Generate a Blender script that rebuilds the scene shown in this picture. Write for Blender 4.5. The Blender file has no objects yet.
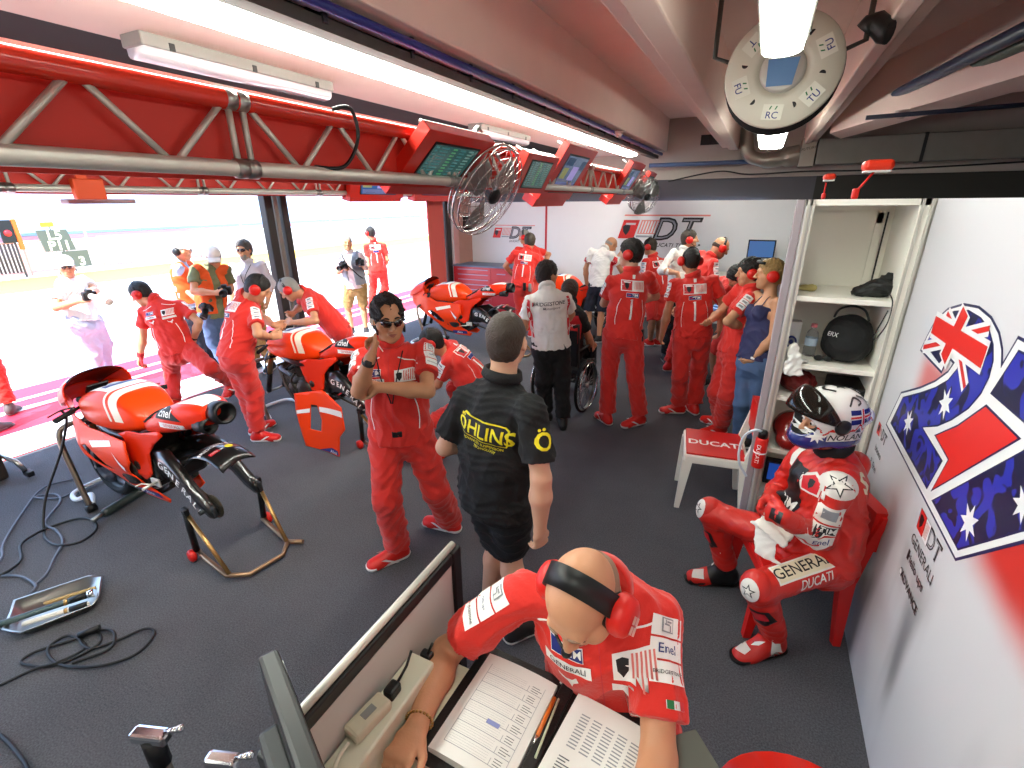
import bpy, bmesh, math, random
import numpy as np
from mathutils import Vector, Matrix
from mathutils.bvhtree import BVHTree
from mathutils.geometry import tessellate_polygon
random.seed(7)
C = bpy.context.scene.collection
PI = math.pi
def V(*a): return np.array(a, float)
def nrm(v):
    v = np.asarray(v, float); return v/(np.linalg.norm(v)+1e-12)
def srgb(h):
    if isinstance(h, str):
        h = h.lstrip('#'); c = [int(h[i:i+2], 16)/255 for i in (0, 2, 4)]
    else: c = h
    return tuple((x/12.92 if x <= .04045 else ((x+.055)/1.055)**2.4) for x in c)+(1.,)
# ------------------------------------------------------------ materials
MATS = {}
def mat(name, col, rough=.5, metal=0., bump=0., bscale=60., var=0., vscale=6., emit=None, estr=0., coat=0., trans=0., ior=1.45, alpha=1., sheen=0., spec=.5, wave=None):
    if name in MATS: return MATS[name]
    m = bpy.data.materials.new(name); m.use_nodes = True
    nt = m.node_tree; b = nt.nodes['Principled BSDF']; c = srgb(col)
    b.inputs['Base Color'].default_value = c
    b.inputs['Roughness'].default_value = rough; b.inputs['Metallic'].default_value = metal
    b.inputs['Specular IOR Level'].default_value = spec
    b.inputs['Coat Weight'].default_value = coat; b.inputs['Coat Roughness'].default_value = .06
    b.inputs['Transmission Weight'].default_value = trans; b.inputs['IOR'].default_value = ior
    b.inputs['Alpha'].default_value = alpha; b.inputs['Sheen Weight'].default_value = sheen
    if emit: b.inputs['Emission Color'].default_value = srgb(emit); b.inputs['Emission Strength'].default_value = estr
    tc = nt.nodes.new('ShaderNodeTexCoord')
    if bump:
        n = nt.nodes.new('ShaderNodeTexNoise'); n.inputs['Scale'].default_value = bscale; n.inputs['Detail'].default_value = 4
        nt.links.new(tc.outputs['Object'], n.inputs['Vector'])
        bp = nt.nodes.new('ShaderNodeBump'); bp.inputs['Strength'].default_value = bump; bp.inputs['Distance'].default_value = .01
        nt.links.new(n.outputs['Fac'], bp.inputs['Height']); nt.links.new(bp.outputs['Normal'], b.inputs['Normal'])
    if var:
        n = nt.nodes.new('ShaderNodeTexNoise'); n.inputs['Scale'].default_value = vscale; n.inputs['Detail'].default_value = 6
        nt.links.new(tc.outputs['Object'], n.inputs['Vector'])
        r = nt.nodes.new('ShaderNodeMapRange'); r.inputs['To Min'].default_value = 1-var; r.inputs['To Max'].default_value = 1+var
        nt.links.new(n.outputs['Fac'], r.inputs['Value'])
        mx = nt.nodes.new('ShaderNodeMix'); mx.data_type = 'RGBA'; mx.blend_type = 'MULTIPLY'; mx.inputs['Factor'].default_value = 1
        mx.inputs[6].default_value = c; nt.links.new(r.outputs['Result'], mx.inputs[7]); nt.links.new(mx.outputs[2], b.inputs['Base Color'])
    m.diffuse_color = c
    MATS[name] = m; return m
RED = mat('team_red_cloth', '#d3271c', .8, bump=.25, bscale=90, sheen=.2)
REDT = mat('team_red_trousers', '#cc281f', .85, bump=.3, bscale=70, sheen=.2)
WHITE = mat('white_print', '#e9e8e6', .6)
BLACKC = mat('black_cloth', '#131314', .85, bump=.3, bscale=80)
NAVY = mat('navy_cloth', '#1a1d2b', .85, bump=.3, bscale=80)
WCLOTH = mat('white_cloth', '#dcdad4', .85, bump=.25, bscale=70)
BLACK = mat('black_plastic', '#0c0c0d', .45)
RUBBER = mat('rubber', '#101010', .8, bump=.15)
DKGREY = mat('dark_grey_plastic', '#2b2c2d', .5)
GREY = mat('grey_paint', '#7d7d7b', .5)
STEEL = mat('brushed_steel', '#a3a29d', .32, 1.)
ALU = mat('aluminium', '#cfccc2', .5, .65, var=.1, vscale=20)
CHROME = mat('chrome', '#d8d8d8', .12, 1.)
GOLD = mat('bronze_anodised', '#b8915a', .35, .9)
PAINT = mat('red_gloss_paint', '#df2e0b', .38, coat=.12, spec=.25)
PAINTO = mat('orange_red_gloss_paint', '#ea3d08', .38, coat=.12, spec=.25)
PRED = mat('red_plastic', '#cf1d14', .4)
WPAINT = mat('white_gloss_paint', '#eceae4', .3, coat=.3)
CARBON = mat('carbon_fibre', '#141414', .28, coat=.6, bump=.1, bscale=200)
BLUE = mat('blue_print', '#1c2a74', .5)
SILVERP = mat('silver_print', '#8d8f94', .5)
GREENP = mat('green_print', '#1f6a3a', .5)
YELLOW = mat('yellow_print', '#e8d81c', .6)
REDP = mat('red_print', '#c8202a', .5)
BLACKP = mat('black_print', '#141416', .6)
PINKP = mat('pale_red_print', '#d9756e', .6)
# ------------------------------------------------------------ object making
def link(name, me, m=None, parent=None, smooth=False, world=True):
    o = bpy.data.objects.new(name, me); C.objects.link(o)
    if m is not None:
        for x in (m if isinstance(m, (list, tuple)) else [m]): me.materials.append(x)
    if smooth: me.polygons.foreach_set('use_smooth', [True]*len(me.polygons))
    if parent is not None:
        o.parent = parent
        if world: o.matrix_parent_inverse = Matrix.Translation(parent.location).inverted() if parent.type == 'EMPTY' or True else Matrix()
    return o
def tag(o, label=None, cat=None, group=None, kind=None):
    for k, v in (('label', label), ('category', cat), ('group', group), ('kind', kind)):
        if v: o[k] = v
    return o
def thing(name, loc, label, cat, group=None):
    o = bpy.data.objects.new(name, None); C.objects.link(o); o.location = tuple(loc); o.empty_display_size = .1
    return tag(o, label, cat, group)
class MB:
    """collects shapes as one mesh; coordinates are multiplied by .M"""
    def __init__(s, M=None): s.v = []; s.f = []; s.mi = []; s.M = M; s.cur = 0; s.sm = []; s.smooth = False
    def add(s, vs, fs, smooth=None):
        b = len(s.v)
        if s.M is not None: vs = [s.M @ Vector(v) for v in vs]
        s.v += [tuple(v) for v in vs]; s.f += [tuple(b+i for i in f) for f in fs]; s.mi += [s.cur]*len(fs)
        s.sm += [s.smooth if smooth is None else smooth]*len(fs); return s
    def box(s, c, d, R=None, bev=0.):
        c = Vector(c); h = [x/2 for x in d]
        if bev > 0:
            bm = bmesh.new(); bmesh.ops.create_cube(bm, size=1)
            for v in bm.verts: v.co = Vector((v.co.x*d[0], v.co.y*d[1], v.co.z*d[2]))
            bmesh.ops.bevel(bm, geom=bm.edges[:], offset=min(bev, min(d)*.49), segments=2, affect='EDGES', profile=.5)
            vs = [v.co.copy() for v in bm.verts]; bm.verts.index_update(); fs = [[v.index for v in f.verts] for f in bm.faces]; bm.free()
        else:
            vs = [Vector((x*h[0], y*h[1], z*h[2])) for z in (-1, 1) for y in (-1, 1) for x in (-1, 1)]
            fs = [(0, 2, 3, 1), (4, 5, 7, 6), (0, 1, 5, 4), (2, 6, 7, 3), (0, 4, 6, 2), (1, 3, 7, 5)]
        if R is not None: vs = [R @ v for v in vs]
        return s.add([v+c for v in vs], fs)
    def tube(s, pts, r, n=10, cap=True, closed=False):
        P = [np.array(p, float) for p in pts]; m = len(P); rs = r if isinstance(r, (list, tuple)) else [r]*m
        T = []
        for i in range(m):
            a = P[i-1] if (i > 0 or closed) else P[i]; b = P[(i+1) % m] if (i < m-1 or closed) else P[i]
            T.append(nrm(b-a))
        up = V(0, 0, 1) if abs(T[0][2]) < .9 else V(1, 0, 0)
        N = nrm(np.cross(T[0], up)); vs = []; fs = []
        for i in range(m):
            if i: N = nrm(N-T[i]*(N@T[i]))
            Bn = np.cross(T[i], N)
            for k in range(n):
                a = 2*PI*k/n; vs.append(P[i]+rs[i]*(math.cos(a)*N+math.sin(a)*Bn))
        for i in range(m if closed else m-1):
            j = (i+1) % m
            for k in range(n): fs.append((i*n+k, i*n+(k+1) % n, j*n+(k+1) % n, j*n+k))
        s.add(vs, fs, True)
        if cap and not closed:
            b = len(s.v)-len(vs); s.f += [tuple(b+k for k in reversed(range(n))), tuple(b+(m-1)*n+k for k in range(n))]; s.mi += [s.cur]*2; s.sm += [False]*2
        return s
    def lathe(s, prof, c=(0, 0, 0), axis=(0, 0, 1), n=24, arc=2*PI, cap=True, up=None):
        """prof: list of (radius, height along axis)"""
        ax = nrm(axis); u = nrm(np.cross(ax, V(0, 0, 1) if abs(ax[2]) < .9 else V(1, 0, 0))) if up is None else nrm(up); w = np.cross(ax, u); c = np.array(c, float)
        vs = []; fs = []; m = len(prof); full = abs(arc-2*PI) < 1e-6; nn = n if full else n+1
        for r, h in prof:
            for k in range(nn):
                a = arc*k/n; vs.append(c+ax*h+r*(math.cos(a)*u+math.sin(a)*w))
        for i in range(m-1):
            for k in range(n):
                j = (k+1) % nn; fs.append((i*nn+k, i*nn+j, (i+1)*nn+j, (i+1)*nn+k))
        if cap and full:
            if prof[0][0] > 1e-4: fs.append(tuple(reversed(range(nn))))
            if prof[-1][0] > 1e-4: fs.append(tuple((m-1)*nn+k for k in range(nn)))
        return s.add(vs, fs, True)
    def ball(s, c, r, n=14, R=None):
        rr = r if isinstance(r, (tuple, list)) else (r, r, r); vs = []; fs = []; m = n//2+1
        for i in range(m+1):
            for k in range(n):
                a, b = PI*i/m, 2*PI*k/n
                v = Vector((math.sin(a)*math.cos(b)*rr[0], math.sin(a)*math.sin(b)*rr[1], math.cos(a)*rr[2]))
                if R is not None: v = R @ v
                vs.append(v+Vector(c))
        for i in range(m):
            for k in range(n): fs.append((i*n+k, (i+1)*n+k, (i+1)*n+(k+1) % n, i*n+(k+1) % n))
        return s.add(vs, fs, True)
    def quad(s, a, b, c, d): return s.add([a, b, c, d], [(0, 1, 2, 3)])
    def prism(s, poly, h, F=None, holes=()):
        """poly 2-D outline extruded by h; F maps (x, y, z) to 3-D"""
        F = F or (lambda x, y, z: (x, y, z)); loops = [list(poly)]+[list(q) for q in holes]
        tri = tessellate_polygon([[Vector((x, y, 0)) for x, y in l] for l in loops])
        flat = [p for l in loops for p in l]; n = len(flat)
        vs = [F(x, y, 0) for x, y in flat]+[F(x, y, h) for x, y in flat]; fs = []
        for t in tri: fs.append(tuple(t)); fs.append(tuple(n+i for i in reversed(t)))
        b = 0
        for l in loops:
            k = len(l)
            for i in range(k): j = (i+1) % k; fs.append((b+i, b+j, n+b+j, n+b+i))
            b += k
        return s.add(vs, fs)
    def flat(s, poly, F, holes=()):
        loops = [list(poly)]+[list(q) for q in holes]
        tri = tessellate_polygon([[Vector((x, y, 0)) for x, y in l] for l in loops])
        return s.add([F(x, y) for l in loops for x, y in l], [tuple(t) for t in tri])
    def loft(s, rings, closed=True, cap=True):
        n = len(rings[0]); vs = [p for r in rings for p in r]; fs = []
        for i in range(len(rings)-1):
            for k in range(n if closed else n-1):
                j = (k+1) % n; fs.append((i*n+k, i*n+j, (i+1)*n+j, (i+1)*n+k))
        if cap and closed: fs += [tuple(reversed(range(n))), tuple((len(rings)-1)*n+k for k in range(n))]
        return s.add(vs, fs, True)
    def text(s, txt, F, size=.1, bold=0., align='CENTER', shear=0., sp=1.):
        for x, y, fs in text_mesh(txt, size, bold, align, shear, sp)[0:0]: pass
        vs, fs = text_mesh(txt, size, bold, align, shear, sp)
        return s.add([F(x, y) for x, y in vs], fs)
    def build(s, name, m, parent=None, fix=True, bevel=0.):
        me = bpy.data.meshes.new(name); me.from_pydata([tuple(v) for v in s.v], [], s.f)
        me.polygons.foreach_set('material_index', s.mi); me.polygons.foreach_set('use_smooth', s.sm)
        if fix:
            bm = bmesh.new(); bm.from_mesh(me); bmesh.ops.recalc_face_normals(bm, faces=bm.faces); bm.to_mesh(me); bm.free()
        me.update()
        o = link(name, me, m, parent)
        if bevel:
            b = o.modifiers.new('b', 'BEVEL'); b.width = bevel; b.segments = 2; b.limit_method = 'ANGLE'
        return o
_TC = {}
def text_mesh(txt, size, bold=0., align='CENTER', shear=0., sp=1.):
    k = (txt, bold, align, shear, sp)
    if k not in _TC:
        cu = bpy.data.curves.new('lettering', 'FONT'); cu.body = txt; cu.size = 1; cu.align_x = align; cu.align_y = 'CENTER'; cu.offset = bold; cu.shear = shear; cu.space_character = sp; cu.resolution_u = 3
        o = bpy.data.objects.new('lettering', cu); C.objects.link(o)
        dg = bpy.context.evaluated_depsgraph_get(); me = bpy.data.meshes.new_from_object(o.evaluated_get(dg))
        vs = [(v.co.x, v.co.y) for v in me.vertices]; fs = [tuple(p.vertices) for p in me.polygons]
        bpy.data.objects.remove(o); bpy.data.curves.remove(cu); bpy.data.meshes.remove(me)
        _TC[k] = (vs, fs)
    vs, fs = _TC[k]
    return [(x*size, y*size) for x, y in vs], fs
def frame(o, x, y):
    """map (u, v) -> o + u*x + v*y"""
    o = np.array(o, float); x = np.array(x, float); y = np.array(y, float)
    return lambda u, v, w=0.: o+u*x+v*y+w*np.cross(x, y)
def rotz(a): return Matrix.Rotation(a, 3, 'Z')
def children(o): return [x for x in bpy.data.objects if x.parent == o]
def copy_tree(o, parent=None):
    c = o.copy(); C.objects.link(c)
    if parent is not None: c.parent = parent
    for ch in KIDS.get(o.name, None) or children(o): copy_tree(ch, c)
    return c
KIDS = {}
def spline(pts, n=8, closed=False):
    P = [np.array(p, float) for p in pts]; out = []; m = len(P)
    for i in range(m if closed else m-1):
        p0 = P[(i-1) % m] if (i > 0 or closed) else P[i]; p1 = P[i]; p2 = P[(i+1) % m]; p3 = P[(i+2) % m] if (i+2 < m or closed) else P[(i+1) % m]
        for k in range(n):
            t = k/n; out.append(.5*((2*p1)+(-p0+p2)*t+(2*p0-5*p1+4*p2-p3)*t*t+(-p0+3*p1-3*p2+p3)*t**3))
    if not closed: out.append(P[-1])
    return out
# ------------------------------------------------------------ implicit surfaces
class SDF:
    """smooth union of simple shapes sampled on a grid, meshed by surface nets"""
    def __init__(s, h): s.h = h; s.p = []
    def cap(s, a, b, ra, rb, k=.02, op='u', fa=False, fb=False):   # tapered capsule; fa/fb: flat ends
        s.p.append(('c', np.array(a, float), np.array(b, float), ra, rb, k, op, fa, fb)); return s
    def ell(s, a, b, x, y, ra, rb, k=.03, op='u', fa=False, fb=False):   # capsule of elliptic section, ra=(rx,ry)
        s.p.append(('e', np.array(a, float), np.array(b, float), nrm(x), nrm(y), ra, rb, k, op, fa, fb)); return s
    def ball(s, c, r, ax=None, k=.02, op='u'):
        r = (r, r, r) if np.isscalar(r) else r
        s.p.append(('b', np.array(c, float), np.array(r, float), np.eye(3) if ax is None else np.array(ax), k, op)); return s
    def _bb(s, q):
        if q[0] == 'c': R = np.full(3, max(q[3], q[4])); return np.minimum(q[1], q[2])-R, np.maximum(q[1], q[2])+R
        if q[0] == 'e': R = np.full(3, max(*q[5], *q[6])); return np.minimum(q[1], q[2])-R, np.maximum(q[1], q[2])+R
        R = np.full(3, q[2].max()); return q[1]-R, q[1]+R
    def mesh(s, noise=None):
        h = s.h; bbs = [s._bb(q) for q in s.p]; us = [b for b, q in zip(bbs, s.p) if q[-1] == 'u' or q[6 if q[0] == 'c' else 8 if q[0] == 'e' else 5] == 'u']
        lo = np.min([b[0] for b in us], 0)-3*h; hi = np.max([b[1] for b in us], 0)+3*h
        n = np.ceil((hi-lo)/h).astype(int)+1; F = np.full(n, .15, np.float32)
        ax = [(lo[i]+h*np.arange(n[i])).astype(np.float32) for i in range(3)]
        for q, bb in zip(s.p, bbs):
            k = q[5] if q[0] == 'c' else q[7] if q[0] == 'e' else q[4]; op = q[6] if q[0] == 'c' else q[8] if q[0] == 'e' else q[5]
            mg = k+3*h; i0 = np.maximum(0, np.floor((bb[0]-mg-lo)/h).astype(int)); i1 = np.minimum(n, np.ceil((bb[1]+mg-lo)/h).astype(int)+1)
            if (i1 <= i0).any(): continue
            sl = tuple(slice(i0[i], i1[i]) for i in range(3)); X = ax[0][sl[0]][:, None, None]; Y = ax[1][sl[1]][None, :, None]; Z = ax[2][sl[2]][None, None, :]
            if q[0] in 'ce':
                a, b = q[1], q[2]; ab = b-a; L2 = max(float(ab@ab), 1e-10); L = math.sqrt(L2); px, py, pz = X-a[0], Y-a[1], Z-a[2]
                t = (px*ab[0]+py*ab[1]+pz*ab[2])/L2; fa, fb = q[-2], q[-1]; tc = np.clip(t, -9 if fa else 0, 9 if fb else 1); tr = np.clip(t, 0, 1)
                qx, qy, qz = px-tc*ab[0], py-tc*ab[1], pz-tc*ab[2]
                if q[0] == 'c': d = np.sqrt(qx*qx+qy*qy+qz*qz)-(q[3]+(q[4]-q[3])*tr)
                else:
                    x, y = q[3], q[4]; z = nrm(np.cross(x, y)); rx = q[5][0]+(q[6][0]-q[5][0])*tr; ry = q[5][1]+(q[6][1]-q[5][1])*tr
                    u = (qx*x[0]+qy*x[1]+qz*x[2])/rx; v = (qx*y[0]+qy*y[1]+qz*y[2])/ry; w = (qx*z[0]+qy*z[1]+qz*z[2])/np.minimum(rx, ry)
                    d = (np.sqrt(u*u+v*v+w*w)-1)*np.minimum(rx, ry)
                if fa: d = np.maximum(d, -t*L)
                if fb: d = np.maximum(d, (t-1)*L)
            else:
                R = q[3]; px, py, pz = X-q[1][0], Y-q[1][1], Z-q[1][2]; r = q[2]
                u = (px*R[0][0]+py*R[0][1]+pz*R[0][2]); v = (px*R[1][0]+py*R[1][1]+pz*R[1][2]); w = (px*R[2][0]+py*R[2][1]+pz*R[2][2])
                k0 = np.sqrt((u/r[0])**2+(v/r[1])**2+(w/r[2])**2); k1 = np.sqrt((u/r[0]**2)**2+(v/r[1]**2)**2+(w/r[2]**2)**2)+1e-9
                d = k0*(k0-1)/k1
            f = F[sl]; kk = max(k, 1e-5)
            if op == 'u': hh = np.clip(kk-np.abs(f-d), 0, None)/kk; F[sl] = np.minimum(f, d)-hh*hh*kk*.25
            elif op == 's': hh = np.clip(kk-np.abs(f+d), 0, None)/kk; F[sl] = np.maximum(f, -d)+hh*hh*kk*.25
        return s.nets(F, lo, h, noise)
    @staticmethod
    def nets(F, lo, h, noise=None):
        I = F < 0; n = np.array(F.shape); c = np.zeros(n-1, np.uint8)
        for dx in (0, 1):
            for dy in (0, 1):
                for dz in (0, 1): c += I[dx:n[0]-1+dx, dy:n[1]-1+dy, dz:n[2]-1+dz]
        act = (c > 0) & (c < 8); ii = np.argwhere(act); idx = np.full(n-1, -1, np.int32); idx[act] = np.arange(len(ii))
        acc = np.zeros((len(ii), 3)); cnt = np.zeros(len(ii))
        for axis in range(3):
            o1, o2 = [i for i in range(3) if i != axis]
            for a in (0, 1):
                for b in (0, 1):
                    off = np.zeros(3, int); off[o1] = a; off[o2] = b; e = off.copy(); e[axis] = 1
                    va = F[tuple((ii+off).T)]; vb = F[tuple((ii+e).T)]; m = (va < 0) != (vb < 0)
                    t = np.where(m, va/np.where(m, va-vb, 1), 0); p = np.tile(off.astype(float), (len(ii), 1)); p[:, axis] = t
                    acc[m] += p[m]; cnt[m] += 1
        P = lo+h*(ii+acc/cnt[:, None]); Q = []
        for axis in range(3):
            o1, o2 = (axis+1) % 3, (axis+2) % 3
            s0 = [slice(None)]*3; s1 = [slice(None)]*3; s0[axis] = slice(0, n[axis]-1); s1[axis] = slice(1, n[axis])
            m = I[tuple(s0)] != I[tuple(s1)]
            for o in (o1, o2):
                mm = [slice(None)]*3; mm[o] = slice(0, 1); m[tuple(mm)] = False; mm[o] = slice(n[o]-1, None); m[tuple(mm)] = False
            e = np.argwhere(m)
            if not len(e): continue
            d1 = np.zeros(3, int); d1[o1] = 1; d2 = np.zeros(3, int); d2[o2] = 1
            q = np.stack([idx[tuple((e-d1-d2).T)], idx[tuple((e-d2).T)], idx[tuple(e.T)], idx[tuple((e-d1).T)]], 1)
            ins = I[tuple(e.T)]; q[~ins] = q[~ins][:, ::-1]; Q.append(q)
        Q = np.concatenate(Q)
        if noise is not None:
            N = normals(P, Q); P = P+N*noise(P)[:, None]
        return P, Q
def normals(P, Q):
    fn = np.cross(P[Q[:, 2]]-P[Q[:, 0]], P[Q[:, 3]]-P[Q[:, 1]]); N = np.zeros_like(P)
    for i in range(4): np.add.at(N, Q[:, i], fn)
    return N/(np.linalg.norm(N, axis=1)[:, None]+1e-12)
def folds(amp, wl, seed=0, aniso=(1, 1, 1), k=6):
    """sum of skewed waves: cloth folds"""
    r = np.random.default_rng(seed); W = []
    for i in range(k):
        d = r.normal(size=3)*np.array(aniso); d /= np.linalg.norm(d); W.append((d*2*PI/(wl*r.uniform(.6, 1.8)), r.uniform(0, 6.28), r.uniform(.5, 1)))
    def f(P):
        Pw = P+.03*np.sin(P[:, [1, 2, 0]]*23+seed); a = 0
        for i, (d, ph, w) in enumerate(W): q = np.sin(Pw@d+ph); a = a+w*(q if i % 2 else 1-2.2*np.abs(q)**.7+.3)
        return amp*a/k*1.6
    return f
def np_mesh(name, P, Q, m, parent=None, smooth=True, origin=None):
    if origin is not None: P = P-np.array(origin)
    me = bpy.data.meshes.new(name); nv, nf = len(P), len(Q); k = Q.shape[1]
    me.vertices.add(nv); me.vertices.foreach_set('co', P.astype(np.float32).ravel())
    me.loops.add(nf*k); me.loops.foreach_set('vertex_index', Q.astype(np.int32).ravel())
    me.polygons.add(nf); me.polygons.foreach_set('loop_start', np.arange(0, nf*k, k, dtype=np.int32))
    me.polygons.foreach_set('use_smooth', np.full(nf, smooth)); me.update(calc_edges=True)
    return link(name, me, m, parent)
class Surf:
    """a surface one can lay prints on"""
    def __init__(s, P, Q): s.b = BVHTree.FromPolygons([tuple(p) for p in P], [tuple(int(i) for i in q) for q in Q])
    def put(s, p, n, lift=.003, reach=.25):
        n = nrm(n); o = Vector(np.asarray(p)+n*reach); h = s.b.ray_cast(o, Vector(-n), reach*2)
        if h[0] is None:
            h = s.b.find_nearest(Vector(p), .3)
            if h[0] is None: return np.asarray(p)
            return np.array(h[0])+np.array(h[1])*lift
        m = np.array(h[1]); m = m if m@n > 0 else -m
        return np.array(h[0])+nrm(m+n*.8)*lift
def decal(sf, c, n, up, shapes, lift=.003, reach=.25):
    """shapes: list of (kind, args, material index). Returns an MB; F wraps (u, v) on the surface seen along -n"""
    n = nrm(n); y = nrm(np.array(up)-n*(np.array(up)@n)); x = np.cross(y, n); mb = MB(); c = np.asarray(c, float)
    bb = []; lv = []
    for q in shapes:   # printed layer of each shape
        if q[0] == 'rect': b = (q[1]-q[3]/2, q[2]-q[4]/2, q[1]+q[3]/2, q[2]+q[4]/2)
        elif q[0] == 'text': b = (q[2]-q[4]*.3*len(q[1]), q[3]-q[4]*.4, q[2]+q[4]*.3*len(q[1]), q[3]+q[4]*.4)
        else: b = (min(a for a, _ in q[1]), min(a for _, a in q[1]), max(a for a, _ in q[1]), max(a for _, a in q[1]))
        lv.append(max([lv[i]+1 for i, o in enumerate(bb) if b[0] < o[2] and o[0] < b[2] and b[1] < o[3] and o[1] < b[3]]+[0])); bb.append(b)
    for si, sh in enumerate(shapes):
        k = sh[0]; mb.cur = sh[-1]; lf = lift+.0016*lv[si]
        F = lambda u, v: sf.put(c+u*x+v*y, n, lf, reach)
        if k == 'rect':
            u, v, w, h = sh[1:5]; nu, nv = max(1, int(w/.013)), max(1, int(h/.013)); sk = sh[5] if len(sh) > 6 else 0.
            vs = [F(u-w/2+w*i/nu+sk*(j/nv-.5)*h, v-h/2+h*j/nv) for j in range(nv+1) for i in range(nu+1)]
            mb.add(vs, [(j*(nu+1)+i, j*(nu+1)+i+1, (j+1)*(nu+1)+i+1, (j+1)*(nu+1)+i) for j in range(nv) for i in range(nu)], True)
        elif k == 'poly':
            vs, fs = grid_poly(sh[1], .014); mb.add([F(a, b) for a, b in vs], fs, True)
        elif k == 'text':
            txt, u, v, size, bold = sh[1:6]; vs, fs = text_mesh(txt, size, bold, 'CENTER', sh[6] if len(sh) > 7 else 0.)
            if size > .03: vs, fs = grid_cut(vs, fs, .014)
            mb.add([F(u+a, v+b) for a, b in vs], fs)
        elif k == 'line':
            pts, w = sh[1], sh[2]; pts = spline([(a, b, 0) for a, b in pts], 5)
            vs = []
            for i, p in enumerate(pts):
                t = nrm(pts[min(i+1, len(pts)-1)]-pts[max(i-1, 0)]); q = V(-t[1], t[0])*w/2
                vs += [F(p[0]+q[0], p[1]+q[1]), F(p[0]-q[0], p[1]-q[1])]
            mb.add(vs, [(2*i, 2*i+1, 2*i+3, 2*i+2) for i in range(len(pts)-1)], True)
    return mb
def ngon(n, r, a0=0., rx=1.): return [(rx*r*math.cos(a0+2*PI*i/n), r*math.sin(a0+2*PI*i/n)) for i in range(n)]
def star(n, r, q=.45, a0=PI/2, c=(0, 0)):
    return [(c[0]+(r if i % 2 == 0 else r*q)*math.cos(a0+PI*i/n), c[1]+(r if i % 2 == 0 else r*q)*math.sin(a0+PI*i/n)) for i in range(2*n)]
def grid_poly(outline, step, holes=()):
    """2-D outline filled and cut on a grid, so that it can follow a curved surface"""
    loops = [list(outline)]+[list(h) for h in holes]; tri = tessellate_polygon([[Vector((x, y, 0)) for x, y in l] for l in loops]); flat = [p for l in loops for p in l]
    bm = bmesh.new(); vs = [bm.verts.new((x, y, 0)) for x, y in flat]
    for t in tri:
        try: bm.faces.new([vs[i] for i in t])
        except ValueError: pass
    return bm_cut(bm, flat, step)
def grid_cut(vs, fs, step):
    bm = bmesh.new(); bv = [bm.verts.new((x, y, 0)) for x, y in vs]
    for f in fs:
        try: bm.faces.new([bv[i] for i in f])
        except ValueError: pass
    return bm_cut(bm, vs, step)
def bm_cut(bm, flat, step):
    for ax in (0, 1):
        a = min(p[ax] for p in flat); b = max(p[ax] for p in flat); n = int((b-a)/step)
        for i in range(1, n+1):
            no = Vector((1, 0, 0)) if ax == 0 else Vector((0, 1, 0)); bmesh.ops.bisect_plane(bm, geom=bm.verts[:]+bm.edges[:]+bm.faces[:], plane_co=no*(a+i*(b-a)/(n+1)), plane_no=no)
    bm.verts.index_update(); P = [(v.co.x, v.co.y) for v in bm.verts]; Q = [[v.index for v in q.verts] for q in bm.faces]; bm.free(); return P, Q
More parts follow.
